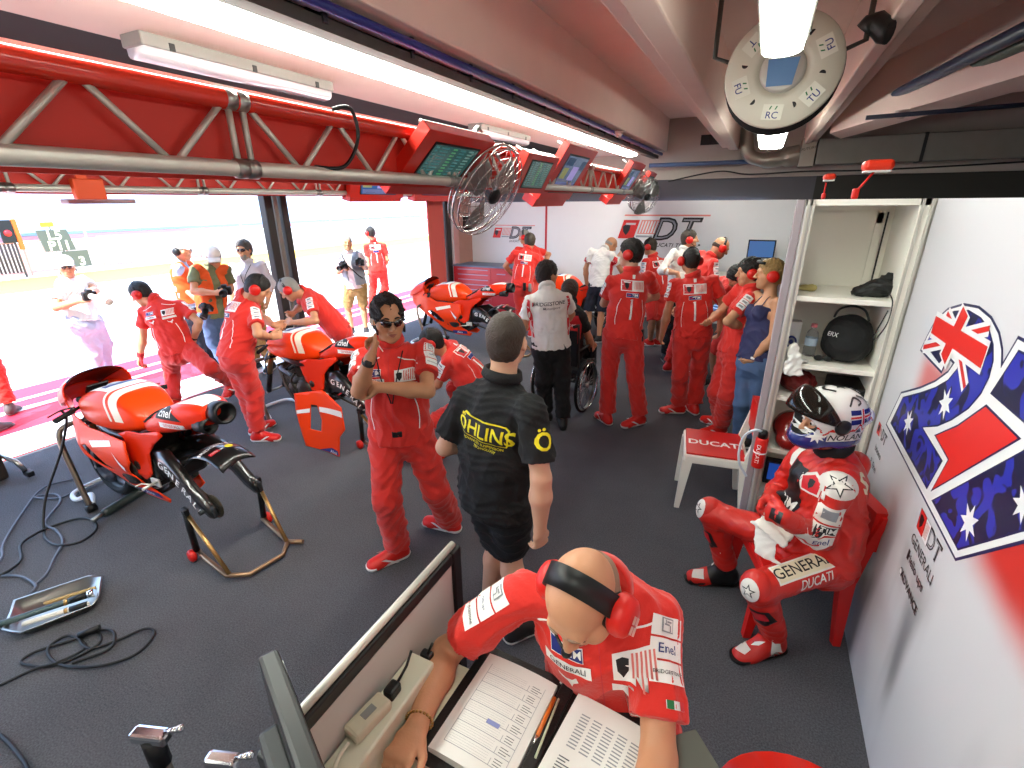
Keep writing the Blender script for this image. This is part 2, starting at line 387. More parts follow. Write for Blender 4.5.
JOINTS = {
'rf': [[-1.787,2.08,0.904],[-1.772,2.046,1.451],[-1.734,2.005,1.62],[-1.948,1.999,1.381],[-1.792,1.785,1.264],[-1.652,1.748,1.479],[-1.668,1.819,1.536],[-1.63,2.172,1.42],[-1.494,1.988,1.242],[-1.693,1.827,1.289],[-1.782,1.829,1.269],[-1.867,2.032,0.904],[-1.802,1.912,0.509],[-1.826,1.986,0.089],[-1.9,1.864,0.025],[-1.708,2.13,0.9],[-1.607,2.146,0.485],[-1.651,2.352,0.113],[-1.799,2.331,0.063]],
'oh': [[-0.943,1.73,0.929],[-0.893,1.699,1.482],[-0.882,1.74,1.66],[-0.717,1.622,1.429],[-0.655,1.586,1.143],[-0.659,1.593,0.881],[-0.658,1.604,0.788],[-1.071,1.703,1.387],[-1.187,1.682,1.118],[-1.129,1.931,1.059],[-1.107,2.019,1.037],[-0.853,1.71,0.918],[-0.924,1.836,0.511],[-0.853,1.757,0.092],[-0.766,1.877,0.034],[-1.033,1.75,0.937],[-1.012,1.859,0.519],[-1.069,1.828,0.092],[-1.081,1.976,0.034]],
'mle': [[-5.646,3.01,0.691],[-5.759,2.993,1.228],[-5.891,2.911,1.316],[-5.898,2.899,1.124],[-5.979,2.863,0.846],[-6.073,2.825,0.607],[-6.072,2.797,0.516],[-5.635,3.144,1.172],[-5.409,3.162,0.992],[-5.548,3.142,0.774],[-5.594,3.153,0.696],[-5.716,2.952,0.676],[-5.971,3.046,0.347],[-5.7,2.842,0.085],[-5.596,2.949,0.033],[-5.574,3.065,0.698],[-5.185,3.032,0.526],[-5.344,3.317,0.25],[-5.337,3.252,0.106]],
'mlf': [[-4.189,2.713,0.9],[-4.186,2.912,1.399],[-4.041,2.958,1.485],[-4.036,2.869,1.291],[-3.85,2.731,1.128],[-3.972,2.934,1.037],[-3.911,2.999,1.049],[-4.349,3.008,1.393],[-4.298,3.137,1.145],[-4.06,3.055,1.116],[-4.013,3.127,1.089],[-4.1,2.697,0.905],[-4.155,2.785,0.501],[-4.162,2.739,0.088],[-4.035,2.807,0.031],[-4.277,2.724,0.891],[-4.256,2.773,0.477],[-4.344,2.847,0.081],[-4.331,2.992,0.043]],
'mbe': [[-4.285,4.067,0.826],[-4.536,3.884,1.273],[-4.578,3.721,1.322],[-4.674,4.01,1.226],[-4.874,4.097,1.04],[-4.758,3.871,1.008],[-4.751,3.786,0.978],[-4.375,3.809,1.207],[-4.212,3.692,1.004],[-4.441,3.573,0.987],[-4.531,3.567,0.999],[-4.36,4.115,0.807],[-4.172,4.275,0.464],[-4.354,4.344,0.09],[-4.405,4.207,0.035],[-4.215,4.01,0.829],[-4.257,4.221,0.466],[-4.153,4.059,0.09],[-4.278,3.983,0.035]],
'mcr': [[-2.079,3.602,0.551],[-2.386,3.502,0.982],[-2.45,3.359,1.057],[-2.445,3.679,0.947],[-2.538,3.683,0.679],[-2.732,3.539,0.602],[-2.811,3.499,0.609],[-2.293,3.359,0.896],[-2.431,3.395,0.652],[-2.631,3.506,0.543],[-2.672,3.427,0.557],[-2.067,3.686,0.578],[-2.472,3.736,0.486],[-2.335,3.722,0.091],[-2.369,3.583,0.035],[-2.09,3.517,0.523],[-2.413,3.347,0.32],[-2.014,3.467,0.29],[-1.98,3.482,0.141]],
'pwh': [[-7.277,2.902,0.888],[-7.489,2.955,1.391],[-7.377,2.939,1.529],[-7.368,2.828,1.297],[-7.249,2.668,1.087],[-7.065,2.839,1.152],[-6.986,2.879,1.175],[-7.554,3.135,1.339],[-7.294,3.123,1.209],[-7.085,2.977,1.257],[-7.029,2.928,1.203],[-7.255,2.814,0.905],[-7.365,2.948,0.515],[-7.398,2.893,0.092],[-7.257,2.851,0.037],[-7.291,2.99,0.871],[-7.476,3.111,0.507],[-7.583,3.075,0.095],[-7.486,2.967,0.031]],
'pbl': [[-6.78,3.965,0.947],[-6.83,3.913,1.486],[-6.76,3.964,1.64],[-6.668,3.816,1.449],[-6.811,3.859,1.206],[-6.588,3.846,1.079],[-6.513,3.856,1.029],[-6.907,4.086,1.449],[-6.773,4.163,1.208],[-6.525,4.105,1.174],[-6.456,4.052,1.196],[-6.758,3.878,0.938],[-6.74,3.874,0.515],[-6.768,3.875,0.093],[-6.624,3.855,0.036],[-6.801,4.053,0.948],[-6.77,4.068,0.522],[-6.798,4.049,0.098],[-6.661,4.095,0.04]],
'por': [[-6.048,3.727,0.912],[-6.03,3.798,1.445],[-5.97,3.853,1.601],[-6.011,3.613,1.483],[-5.926,3.495,1.24],[-5.703,3.612,1.216],[-5.627,3.653,1.239],[-5.931,3.957,1.443],[-6.021,4.023,1.184],[-5.833,3.851,1.193],[-5.779,3.781,1.185],[-6.021,3.641,0.916],[-6.146,3.726,0.525],[-6.044,3.792,0.111],[-6.104,3.668,0.041],[-6.077,3.809,0.895],[-6.25,3.87,0.519],[-6.264,3.883,0.099],[-6.127,3.842,0.045]],
'pws': [[-6.017,4.234,0.932],[-6.018,4.328,1.469],[-6.015,4.306,1.644],[-6.15,4.2,1.437],[-6.239,4.201,1.164],[-6.245,4.138,0.916],[-6.24,4.113,0.829],[-5.838,4.387,1.463],[-5.848,4.487,1.195],[-5.812,4.359,0.975],[-5.8,4.319,0.895],[-6.099,4.198,0.933],[-6.13,4.225,0.512],[-6.142,4.248,0.091],[-6.124,4.103,0.035],[-5.932,4.265,0.923],[-5.993,4.276,0.505],[-5.935,4.329,0.09],[-5.867,4.2,0.035]],
'pgr': [[-6.087,6.303,0.9],[-6.084,6.239,1.427],[-6.07,6.206,1.596],[-6.225,6.13,1.373],[-6.313,6.163,1.11],[-6.102,6.054,1.189],[-6.02,6.062,1.223],[-5.901,6.268,1.404],[-5.919,6.419,1.169],[-5.792,6.212,1.233],[-5.763,6.14,1.274],[-6.165,6.262,0.894],[-6.32,6.283,0.511],[-6.315,6.316,0.096],[-6.251,6.189,0.041],[-6.007,6.343,0.9],[-6.098,6.434,0.508],[-6.107,6.451,0.094],[-6.016,6.342,0.04]],
'mou': [[-7.209,8.167,0.891],[-7.237,8.173,1.447],[-7.286,8.135,1.625],[-7.104,8.304,1.364],[-7.053,8.323,1.073],[-7.228,8.405,0.896],[-7.214,8.421,0.806],[-7.346,8.031,1.358],[-7.315,8.034,1.065],[-7.351,8.035,0.804],[-7.441,8.018,0.787],[-7.135,8.224,0.889],[-7.172,8.301,0.466],[-7.355,8.19,0.091],[-7.43,8.319,0.034],[-7.279,8.107,0.884],[-7.423,8.202,0.488],[-7.379,8.035,0.092],[-7.526,8.01,0.034]],
'mba': [[-3.469,7.43,0.913],[-3.415,7.495,1.451],[-3.403,7.604,1.588],[-3.252,7.536,1.357],[-3.252,7.606,1.079],[-3.397,7.813,1.04],[-3.461,7.873,1.016],[-3.591,7.425,1.413],[-3.776,7.424,1.193],[-3.766,7.626,1.035],[-3.716,7.701,1.029],[-3.386,7.463,0.898],[-3.465,7.516,0.486],[-3.321,7.489,0.09],[-3.308,7.634,0.034],[-3.551,7.393,0.922],[-3.518,7.476,0.509],[-3.548,7.431,0.09],[-3.622,7.556,0.035]],
'mbb': [[-3.642,8.723,0.955],[-3.899,8.594,1.42],[-3.955,8.571,1.592],[-3.774,8.716,1.344],[-3.581,8.91,1.256],[-3.672,8.812,1.037],[-3.737,8.754,1.06],[-4.05,8.48,1.369],[-4.073,8.27,1.172],[-3.819,8.315,1.145],[-3.732,8.344,1.136],[-3.683,8.803,0.948],[-3.597,8.817,0.527],[-3.509,8.795,0.108],[-3.584,8.913,0.041],[-3.604,8.641,0.948],[-3.54,8.672,0.525],[-3.477,8.723,0.106],[-3.533,8.596,0.037]],
'brs': [[-1.701,4.323,0.895],[-1.732,4.285,1.411],[-1.769,4.368,1.553],[-1.567,4.344,1.336],[-1.579,4.542,1.147],[-1.713,4.684,1.0],[-1.762,4.735,0.95],[-1.876,4.2,1.319],[-1.953,4.216,1.057],[-2.04,4.433,0.985],[-2.097,4.468,0.93],[-1.618,4.351,0.898],[-1.576,4.333,0.495],[-1.538,4.29,0.092],[-1.6,4.412,0.033],[-1.785,4.295,0.887],[-1.761,4.303,0.484],[-1.77,4.396,0.091],[-1.895,4.338,0.035]],
'whe': [[-1.746,4.912,0.642],[-1.732,4.941,1.166],[-1.779,5.058,1.281],[-1.59,4.898,1.055],[-1.508,4.965,0.8],[-1.528,5.131,0.617],[-1.493,5.178,0.683],[-1.914,4.976,1.158],[-1.988,4.951,0.893],[-1.966,5.14,0.733],[-1.92,5.211,0.714],[-1.659,4.909,0.638],[-1.61,5.313,0.606],[-1.605,5.407,0.209],[-1.6,5.557,0.197],[-1.834,4.915,0.642],[-1.84,5.322,0.606],[-1.838,5.415,0.209],[-1.833,5.565,0.197]],
'shw': [[-2.184,7.671,0.941],[-2.201,7.781,1.473],[-2.116,7.919,1.542],[-2.041,7.689,1.422],[-1.911,7.798,1.191],[-1.83,7.965,1.013],[-1.807,8.028,0.952],[-2.393,7.769,1.45],[-2.476,7.772,1.173],[-2.467,7.824,0.921],[-2.4,7.877,0.891],[-2.093,7.684,0.938],[-2.134,7.635,0.517],[-2.14,7.599,0.095],[-2.039,7.703,0.037],[-2.274,7.664,0.936],[-2.349,7.638,0.517],[-2.345,7.61,0.094],[-2.295,7.746,0.038]],
'rb1': [[-1.055,4.6,0.994],[-1.033,4.661,1.561],[-1.063,4.672,1.745],[-0.884,4.787,1.526],[-0.844,4.985,1.305],[-1.098,4.926,1.243],[-1.185,4.89,1.232],[-1.209,4.594,1.49],[-1.302,4.734,1.242],[-1.269,5.0,1.227],[-1.197,4.942,1.25],[-0.962,4.616,0.981],[-0.91,4.641,0.54],[-0.839,4.702,0.105],[-0.939,4.599,0.03],[-1.148,4.579,0.99],[-1.167,4.59,0.544],[-1.149,4.57,0.105],[-1.256,4.669,0.038]],
'rsh': [[-1.298,7.73,0.86],[-1.407,7.779,1.391],[-1.48,7.778,1.553],[-1.27,7.898,1.323],[-1.229,8.03,1.072],[-1.475,8.035,1.003],[-1.564,8.04,0.984],[-1.485,7.609,1.341],[-1.476,7.593,1.055],[-1.617,7.802,1.003],[-1.67,7.872,0.983],[-1.221,7.777,0.863],[-1.198,7.648,0.462],[-1.222,7.835,0.085],[-1.369,7.826,0.035],[-1.373,7.681,0.847],[-1.297,7.537,0.459],[-1.335,7.744,0.092],[-1.477,7.713,0.035]],
'whs': [[-0.909,7.032,0.994],[-0.896,7.092,1.549],[-0.837,7.136,1.714],[-0.998,6.928,1.551],[-1.105,6.787,1.325],[-0.881,6.655,1.323],[-0.874,6.666,1.231],[-0.734,7.188,1.51],[-0.741,7.195,1.212],[-0.733,7.184,0.945],[-0.734,7.183,0.85],[-0.891,6.942,0.995],[-0.918,6.929,0.55],[-0.969,6.964,0.115],[-0.901,6.837,0.049],[-0.924,7.122,0.978],[-0.909,7.104,0.539],[-0.949,7.114,0.104],[-0.821,7.043,0.043]],
'rb2': [[-0.467,5.137,0.938],[-0.525,5.197,1.478],[-0.582,5.214,1.646],[-0.351,5.274,1.461],[-0.232,5.347,1.21],[-0.227,5.323,0.952],[-0.234,5.359,0.869],[-0.703,5.188,1.417],[-0.734,5.121,1.133],[-0.765,5.122,0.878],[-0.785,5.163,0.8],[-0.379,5.162,0.934],[-0.371,5.251,0.518],[-0.364,5.24,0.1],[-0.449,5.348,0.035],[-0.55,5.104,0.923],[-0.53,5.054,0.501],[-0.516,5.186,0.098],[-0.645,5.139,0.03]],
'rba': [[-0.656,6.504,1.011],[-0.516,6.627,1.524],[-0.41,6.691,1.651],[-0.449,6.456,1.497],[-0.417,6.408,1.216],[-0.322,6.599,1.074],[-0.252,6.654,1.057],[-0.627,6.773,1.554],[-0.644,6.802,1.269],[-0.476,6.84,1.079],[-0.388,6.852,1.062],[-0.579,6.456,1.001],[-0.606,6.421,0.56],[-0.662,6.35,0.133],[-0.575,6.453,0.06],[-0.723,6.563,0.998],[-0.767,6.545,0.559],[-0.847,6.513,0.131],[-0.732,6.586,0.059]],
'rmi': [[-0.109,6.192,0.875],[-0.223,6.005,1.365],[-0.144,5.86,1.418],[-0.312,6.172,1.325],[-0.516,6.168,1.128],[-0.713,6.082,0.993],[-0.783,6.045,0.951],[-0.22,5.832,1.28],[-0.423,5.819,1.083],[-0.651,5.83,0.97],[-0.733,5.83,0.935],[-0.112,6.277,0.904],[-0.229,6.231,0.506],[-0.208,6.247,0.089],[-0.351,6.23,0.035],[-0.107,6.109,0.841],[-0.288,6.157,0.467],[-0.257,6.356,0.1],[-0.128,6.304,0.032]],
'rz': [[-0.05,4.863,0.877],[0.016,4.965,1.411],[-0.033,4.992,1.585],[-0.091,5.124,1.414],[-0.235,5.108,1.168],[-0.32,4.872,1.111],[-0.308,4.783,1.115],[0.001,4.776,1.386],[-0.139,4.617,1.194],[0.004,4.811,1.104],[-0.087,4.817,1.113],[-0.083,4.942,0.848],[-0.146,4.809,0.452],[-0.072,5.013,0.09],[-0.209,5.061,0.034],[-0.025,4.776,0.878],[-0.045,4.669,0.482],[-0.068,4.84,0.095],[-0.187,4.771,0.024]],
'wo': [[0.132,4.549,0.913],[0.165,4.649,1.439],[0.124,4.658,1.616],[0.06,4.797,1.418],[0.034,4.737,1.136],[0.06,4.676,0.889],[0.028,4.611,0.839],[0.213,4.474,1.426],[0.226,4.413,1.139],[0.101,4.432,0.921],[0.045,4.471,0.865],[0.065,4.601,0.889],[0.083,4.541,0.48],[0.109,4.67,0.089],[-0.033,4.682,0.035],[0.191,4.484,0.906],[0.211,4.548,0.497],[0.22,4.65,0.095],[0.091,4.596,0.034]],
'ri': [[0.488,2.431,0.555],[0.475,2.474,1.091],[0.402,2.452,1.247],[0.365,2.607,0.982],[0.297,2.668,0.714],[0.247,2.428,0.778],[0.217,2.352,0.74],[0.48,2.284,1.014],[0.457,2.277,0.731],[0.293,2.145,0.872],[0.224,2.201,0.857],[0.402,2.466,0.549],[-0.005,2.597,0.516],[0.125,2.667,0.116],[-0.007,2.621,0.032],[0.568,2.383,0.557],[0.245,2.121,0.487],[0.375,2.254,0.108],[0.272,2.177,0.012]],
'en': [[-0.188,1.079,0.696],[-0.246,1.019,1.245],[-0.245,0.861,1.332],[-0.452,0.959,1.175],[-0.651,0.862,0.953],[-0.584,0.629,0.978],[-0.577,0.562,0.99],[-0.099,1.076,1.146],[-0.031,0.823,0.971],[-0.032,0.561,0.985],[-0.12,0.548,0.962],[-0.279,1.097,0.687],[-0.326,0.677,0.6],[-0.295,0.974,0.288],[-0.301,0.898,0.148],[-0.096,1.07,0.703],[-0.033,0.656,0.598],[-0.047,0.954,0.285],[-0.064,0.878,0.147]],
'leg': [[-7.134,1.865,0.889],[-7.126,1.87,1.432],[-7.179,1.847,1.598],[-7.244,2.011,1.38],[-7.251,2.072,1.1],[-7.328,2.04,0.858],[-7.354,2.026,0.772],[-7.065,1.696,1.38],[-7.02,1.673,1.098],[-7.088,1.622,0.856],[-7.113,1.607,0.77],[-7.193,1.934,0.887],[-7.377,2.003,0.513],[-7.275,1.977,0.107],[-7.38,2.05,0.022],[-7.076,1.795,0.886],[-6.976,1.686,0.491],[-6.816,1.679,0.098],[-6.887,1.791,0.018]]
}
# ------------------------------------------------------------ people
SKIN = mat('skin', '#c08a68', .5, var=.06, vscale=25, bump=.08, bscale=180)
SKINT = mat('tanned_skin', '#c08a66', .5, var=.08, vscale=25, bump=.08, bscale=180)
SKINP = mat('pale_skin', '#cfa084', .5, var=.06, vscale=25, bump=.08, bscale=180)
HAIRD = mat('dark_hair', '#17120f', .55, bump=.8, bscale=140)
HAIRB = mat('brown_hair', '#33261c', .55, bump=.8, bscale=140)
HAIRG = mat('grey_hair', '#8d8a85', .6, bump=.8, bscale=140)
HAIRY = mat('blonde_hair', '#9a7a49', .5, bump=.8, bscale=120, var=.2, vscale=40)
LIP = mat('lips', '#a45f50', .45); EYEW = mat('eye_white', '#e6e2dc', .25); IRIS = mat('iris', '#2c1d12', .2)
JEANS = mat('denim', '#4c6286', .85, bump=.3, bscale=90, var=.18, vscale=14)
JT_I = {k: i for i, k in enumerate('P N H shR elR wrR hdR shL elL wrL hdL hipR knR anR toR hipL knL anL toL'.split())}
def hand(S, w, k, n, side, curl, sc=1., off=0., spread=.0, thumb=.6):
    """palm and five fingers; w wrist, k knuckles, n palm normal, side +1 when the thumb lies along +l"""
    w = np.asarray(w); k = np.asarray(k); d = nrm(k-w); n = nrm(n-d*(n@d)); l = np.cross(n, d)*side; k = w+d*.09*sc
    S.ell(w+d*.005, w+d*.03*sc, l, n, (.026*sc+off, .019*sc+off), (.034*sc+off, .016*sc+off), .02)
    S.ell(w+d*.03*sc, k-d*.008*sc, l, n, (.034*sc+off, .016*sc+off), (.040*sc+off, .013*sc+off), .012)
    for i, (o, L, r) in enumerate(((.030, .070, .0088), (.010, .078, .0092), (-.010, .073, .0088), (-.029, .057, .0078))):
        p = k+l*o*sc-d*.012*sc; a = curl[i] if isinstance(curl, (list, tuple)) else curl*(.9+.12*i); ang = .15
        for j, fr in enumerate((.44, .31, .25)):
            ang += a*(1., 1.15, .8)[j]*.9; dd = nrm(math.cos(ang)*d+math.sin(ang)*n+l*spread*(o/.03))
            q = p+dd*L*fr*sc; S.cap(p, q, (r-.0006*j)*sc+off, (r-.0006*(j+1))*sc+off, .004 if j else .007); p = q
    p = w+d*.022*sc+l*.022*sc+n*.006*sc; d1 = nrm(d*.75+l*.62+n*.35*thumb); q = p+d1*.042*sc; S.cap(p, q, .0135*sc+off, .0108*sc+off, .01)
    d2 = nrm(d*.9+l*.2+n*.5*thumb); r = q+d2*.030*sc; S.cap(q, r, .0105*sc+off, .0095*sc+off, .004); S.cap(r, r+nrm(d2+n*.3*thumb)*.022*sc, .0095*sc+off, .0075*sc+off, .004)
def make_person(key, label, az, pitch=0., roll=0., res=.008, skin=SKIN, shirt=RED, sleeve=.62, trousers=REDT, legs='long', shoes=PRED, sole=WHITE, hair='short', hairm=HAIRD,
                headset=None, glasses=False, curlR=.35, curlL=.35, palmR=None, palmL=None, fit=1., flare=.0, cap=None, face=True, seed=1, group=None, base=None, female=False, tuck=False, vest=None, beard=None, shirt_on=True, detail=False, shoe_white=False, hem=.0, top='shirt', shut=False):
    X = np.array(JOINTS[key]); J = {k: X[i] for k, i in JT_I.items()}; s = fit
    P, N, Hc = J['P'], J['N'], J['H']; up = nrm(N-P)
    rS = J['shR']-J['shL']; rS = nrm(rS-up*(rS@up)); fS = np.cross(up, rS)
    rP = J['hipR']-J['hipL']; rP = nrm(rP-up*(rP@up)); fP = np.cross(up, rP)
    W = P+up*.2; Cc = P+up*.38+fS*.01; U = N-up*.075; rW = nrm(rS+rP); fW = nrm(np.cross(up, rW)); wS = .88 if female else 1.
    a = math.radians(az); f0 = V(math.cos(a), math.sin(a), 0); p_ = math.radians(pitch); fH = math.cos(p_)*f0-V(0, 0, math.sin(p_)); r0 = V(math.sin(a), -math.cos(a), 0); uH = np.cross(r0, fH)
    q_ = math.radians(roll); rH = math.cos(q_)*r0-math.sin(q_)*uH; uH = np.cross(rH, fH); AX = np.array([rH, fH, uH]); hp = lambda x, y, z: Hc+x*rH+y*fH+z*uH
    up = V(*up)
    # -------- the body
    S = SDF(res)
    S.ell(P-up*.05, W, rP, fP, (.15*s*wS, .105*s), (.125*s*wS, .09*s), .04).ell(W, Cc, rW, fW, (.125*s*wS, .09*s), (.15*s*wS, .105*s), .05).ell(Cc, U, rS, fS, (.15*s*wS, .105*s), (.12*s*wS, .075*s), .05)
    nb = hp(0, -.025, -.075); S.cap(N-up*.06, nb, .062*s*wS, .054*wS, .03)
    for sd in 'RL':
        sh, el, wr, hd = (J[b+sd] for b in ('sh', 'el', 'wr', 'hd')); hip, kn, an, to = (J[b+sd] for b in ('hip', 'kn', 'an', 'to')); e = 1 if sd == 'R' else -1
        S.cap(U+rS*e*.05, sh-up*.01, .052*s*wS, .046*s*wS, .03).cap(sh-up*.01, el, .046*s*wS, .038*s*wS, .015).cap(el, el+(wr-el)*.35, .041*s*wS, .043*s*wS, .015).cap(el+(wr-el)*.35, wr, .043*s*wS, .026*wS, .02)
        d = nrm(hd-wr); n = (palmR if sd == 'R' else palmL)
        if n is None: n = -rS*e*.8+fS*.2
        hand(S, wr, hd, np.array(n, float), -e if True else e, curlR if sd == 'R' else curlL, 1. if not female else .9, 0. if res < .007 else .0012)
        S.cap(hip, kn, .078*s, .052*s, .03).cap(kn, kn+(an-kn)*.3, .052*s, .055*s, .02).cap(kn+(an-kn)*.3, an, .055*s, .034, .02)
        S.cap(an, to, .034, .026, .02).cap(an, an+nrm(an-to)*.03-V(0, 0, .03), .034, .03, .02)
    # head
    S.ball(hp(0, -.012, .03), (.075, .096, .088), AX, .0).ball(hp(0, .028, -.045), (.056, .060, .078), AX, .03).ball(hp(0, .064, -.1), .022, None, .03).ball(hp(0, -.02, -.03), (.066, .075, .07), AX, .03)
    for e in (1, -1):
        S.cap(hp(.05*e, .03, -.035), hp(.03*e, .05, -.085), .022, .018, .025).ball(hp(.045*e, .056, -.02), .024, None, .025)
    if face:
        S.cap(hp(-.036, .078, .026), hp(.036, .078, .026), .013, .013, .02)
        for e in (1, -1): S.ball(hp(.033*e, .104, .006), (.017, .016, .012), AX, .012, 's')
        S.cap(hp(0, .088, .014), hp(0, .112, -.026), .0085, .0125, .012)
        for e in (1, -1): S.ball(hp(.013*e, .099, -.031), (.009, .011, .008), AX, .006)
        S.cap(hp(-.019, .086, -.060), hp(.019, .086, -.060), .0065, .0065, .008).cap(hp(-.015, .086, -.071), hp(.015, .086, -.071), .0075, .0075, .008)
    for e in (1, -1): S.ball(hp(.078*e, -.008, -.006), (.008, .021, .033), AX, .006).ball(hp(.084*e, -.004, -.004), (.006, .012, .02), AX, .004, 's')
    Pv, Q = S.mesh(); b0 = base if base is not None else V((J['anR'][0]+J['anL'][0])/2, (J['anR'][1]+J['anL'][1])/2, 0.)
    body = np_mesh('person', Pv, Q, skin, origin=b0); body.location = tuple(b0); tag(body, label, 'person', group); sfB = Surf(Pv, Q); R = dict(body=body, J=J, hp=hp, rS=rS, fS=fS, up=up, rP=rP, fP=fP, P=P, N=N, AX=AX, rH=rH, fH=fH, uH=uH, U=U, Cc=Cc, sfB=sfB)
    if detail and face:
        for e in (1, -1):
            ey = MB(); ey.ball(hp(.033*e, .079, .007), .0135, 14); eo = ey.build('eyelid' if shut else 'eye', skin if shut else EYEW, body)
            if shut: continue
            ey = MB(); ey.lathe([(.0065, 0), (.005, .0015), (0, .002)], hp(.033*e, .0915, .006), fH, 12); ey.build('iris', IRIS, eo)
            pass
        for e in (1, -1):
            bw = MB(); bw.tube([hp(e*(.014+.036*t), .094-.014*t*t, .026+.008*math.sin(t*PI)-.004*t) for t in (0, .25, .5, .75, 1)], [.003, .0042, .004, .0032, .0018], 6); bw.build('eyebrow', hairm, body)
        L = MB(); L.tube([hp(-.021, .088, -.065), hp(-.01, .0955, -.0625), hp(0, .096, -.0645), hp(.01, .0955, -.0625), hp(.021, .088, -.065)], [.002, .005, .0055, .005, .002], 8); L.tube([hp(-.018, .088, -.067), hp(0, .0965, -.0725), hp(.018, .088, -.067)], [.002, .006, .002], 8); L.build('lips', LIP, body)
    # -------- shirt
    g = .012 if res < .009 else .015
    if shirt_on:
        T = SDF(res*1.15); lo = P+up*(-.04+hem)
        T.ell(lo, W, rP, fP, (.190*s*wS, .149*s), (.170*s*wS, .130*s), .05, fa=True).ell(W, Cc, rW, fW, (.168*s*wS, .128*s), (.17*s*wS, .128*s), .05).ell(Cc, U, rS, fS, (.168*s*wS, .126*s), (.135*s*wS, .088*s), .05)
        if top == 'camisole': T.p.pop(); T.p[-1] = ('e', W, Cc+up*.05, nrm(rW), nrm(fW), (.158*s*wS, .122*s), (.160*s*wS, .124*s), .05, 'u', False, True)
        else: T.cap(N-up*.05, N+(nb-N)*.42, .082*s, .068, .025, fb=True)
        if female:
            for e in (1, -1): T.ball(Cc+up*.0+rS*e*.07+fS*.085, .06, None, .05)
        for sd in 'RL':
            sh, el, wr = (J[b+sd] for b in ('sh', 'el', 'wr')); e = 1 if sd == 'R' else -1
            if top == 'camisole': continue
            T.cap(U+up*.0+rS*e*.04, sh-up*.008, .062*s*wS, .054*s*wS, .035)
            if sleeve <= 1: T.cap(sh-up*.008, sh+(el-sh)*sleeve*1.05, .056*s, .066*s+.002, .02, fb=True)
            else: T.cap(sh-up*.008, el, .057*s, .054*s, .02).cap(el, el+(wr-el)*(sleeve-1), .055*s, .042*s, .02, fb=True)
        Pv, Q = T.mesh(folds(.011, .12, seed, (1, 1, .7))); so = np_mesh(top, Pv, Q, shirt, body); R['shirt'] = so; R['sf'] = Surf(Pv, Q)
        if top == 'shirt':
            cl = MB(); d = nrm(nb-N); x = nrm(rS-d*(rS@d)); cl.lathe([(.076*s, -.012), (.083*s, .0), (.076*s, .03), (.07*s, .034), (.068*s, .02)], N+(nb-N)*.3, d, 26); R['collar'] = cl.build('collar', shirt, so)
    # -------- trousers
    if trousers is not None:
        T = SDF(res*1.15); T.ell(P-up*.06, P+up*.085, rP, fP, (.168*s*wS, .125*s), (.15*s*wS, .11*s), .05, fb=True)
        for sd in 'RL':
            hip, kn, an, to = (J[b+sd] for b in ('hip', 'kn', 'an', 'to')); bk = nrm(hip-J['toR' if sd == 'R' else 'toL'])
            slim = .82 if legs == 'slim' else 1.
            T.cap(hip, kn, .104*s*slim, .085*s*slim, .04, fb=(legs == 'short'))
            if legs != 'short': T.cap(kn, kn+(an-kn)*.92, .085*s*slim, (.074+flare)*s*slim, .03, fb=True)
        Pv, Q = T.mesh(folds(.012 if legs != 'slim' else .006, .12, seed+5, (1, 1, 1.))); Pv[:, 2] = np.maximum(Pv[:, 2], .012)
        R['tr'] = np_mesh('shorts' if legs == 'short' else 'trousers', Pv, Q, trousers, body); R['sfT'] = Surf(Pv, Q)
        bt = MB(); bt.loft([[P+up*(.035+h)+rP*math.cos(t)*(.163*s*wS+q)+fP*math.sin(t)*(.12*s+q) for t in np.linspace(0, 2*PI, 28, endpoint=False)] for h, q in ((0, 0), (0, .006), (.035, .002), (.035, -.004))])
        bt.build('belt', BLACKC, R['tr'])
    # -------- shoes
    if shoes is not None:
        for sd in 'RL':
            an, to = J['an'+sd], J['to'+sd]; d = to-an; d = nrm(V(d[0], d[1], 0) if to[2] < .12 else d); sdv = nrm(np.cross(d, V(0, 0, 1))); z0 = min(an[2]-.085, to[2]-.035); z0 = max(z0, .0)
            T = SDF(max(.006, res*.9)); hz = V(0, 0, 1); A0 = an-d*.035-hz*.05; B0 = to+d*.035-hz*.0
            T.ell(A0, B0, sdv, hz, (.040, .05), (.045, .036), .02).cap(an, an-hz*.03, .046, .046, .03).ell(an+d*.03-hz*.015, to, sdv, hz, (.038, .04), (.042, .03), .03)
            Pv, Q = T.mesh(); Pv[:, 2] = np.maximum(Pv[:, 2], z0+.004); sho = np_mesh('shoe', Pv, Q, shoes, body)
            T = SDF(max(.006, res*.9)); T.ell(A0, B0, sdv, hz, (.045, .056), (.050, .042), .02); Pv, Q = T.mesh(); Pv[:, 2] = np.clip(Pv[:, 2], z0+.001, z0+.026); np_mesh('sole', Pv, Q, sole, sho)
            if shoe_white:
                sf = Surf(*T.mesh())
                for e in (1, -1):
                    mb = MB(); c = (an+to)/2-hz*.02
                    vs = [c+sdv*e*.049+d*(u+.03*v/.03)+hz*v for u, v in ((-.03, -.028), (-.01, -.028), (.03, .03), (.0, .03))]; mb.add(vs, [(0, 1, 2, 3)]); mb.build('side_flash', sole, sho)
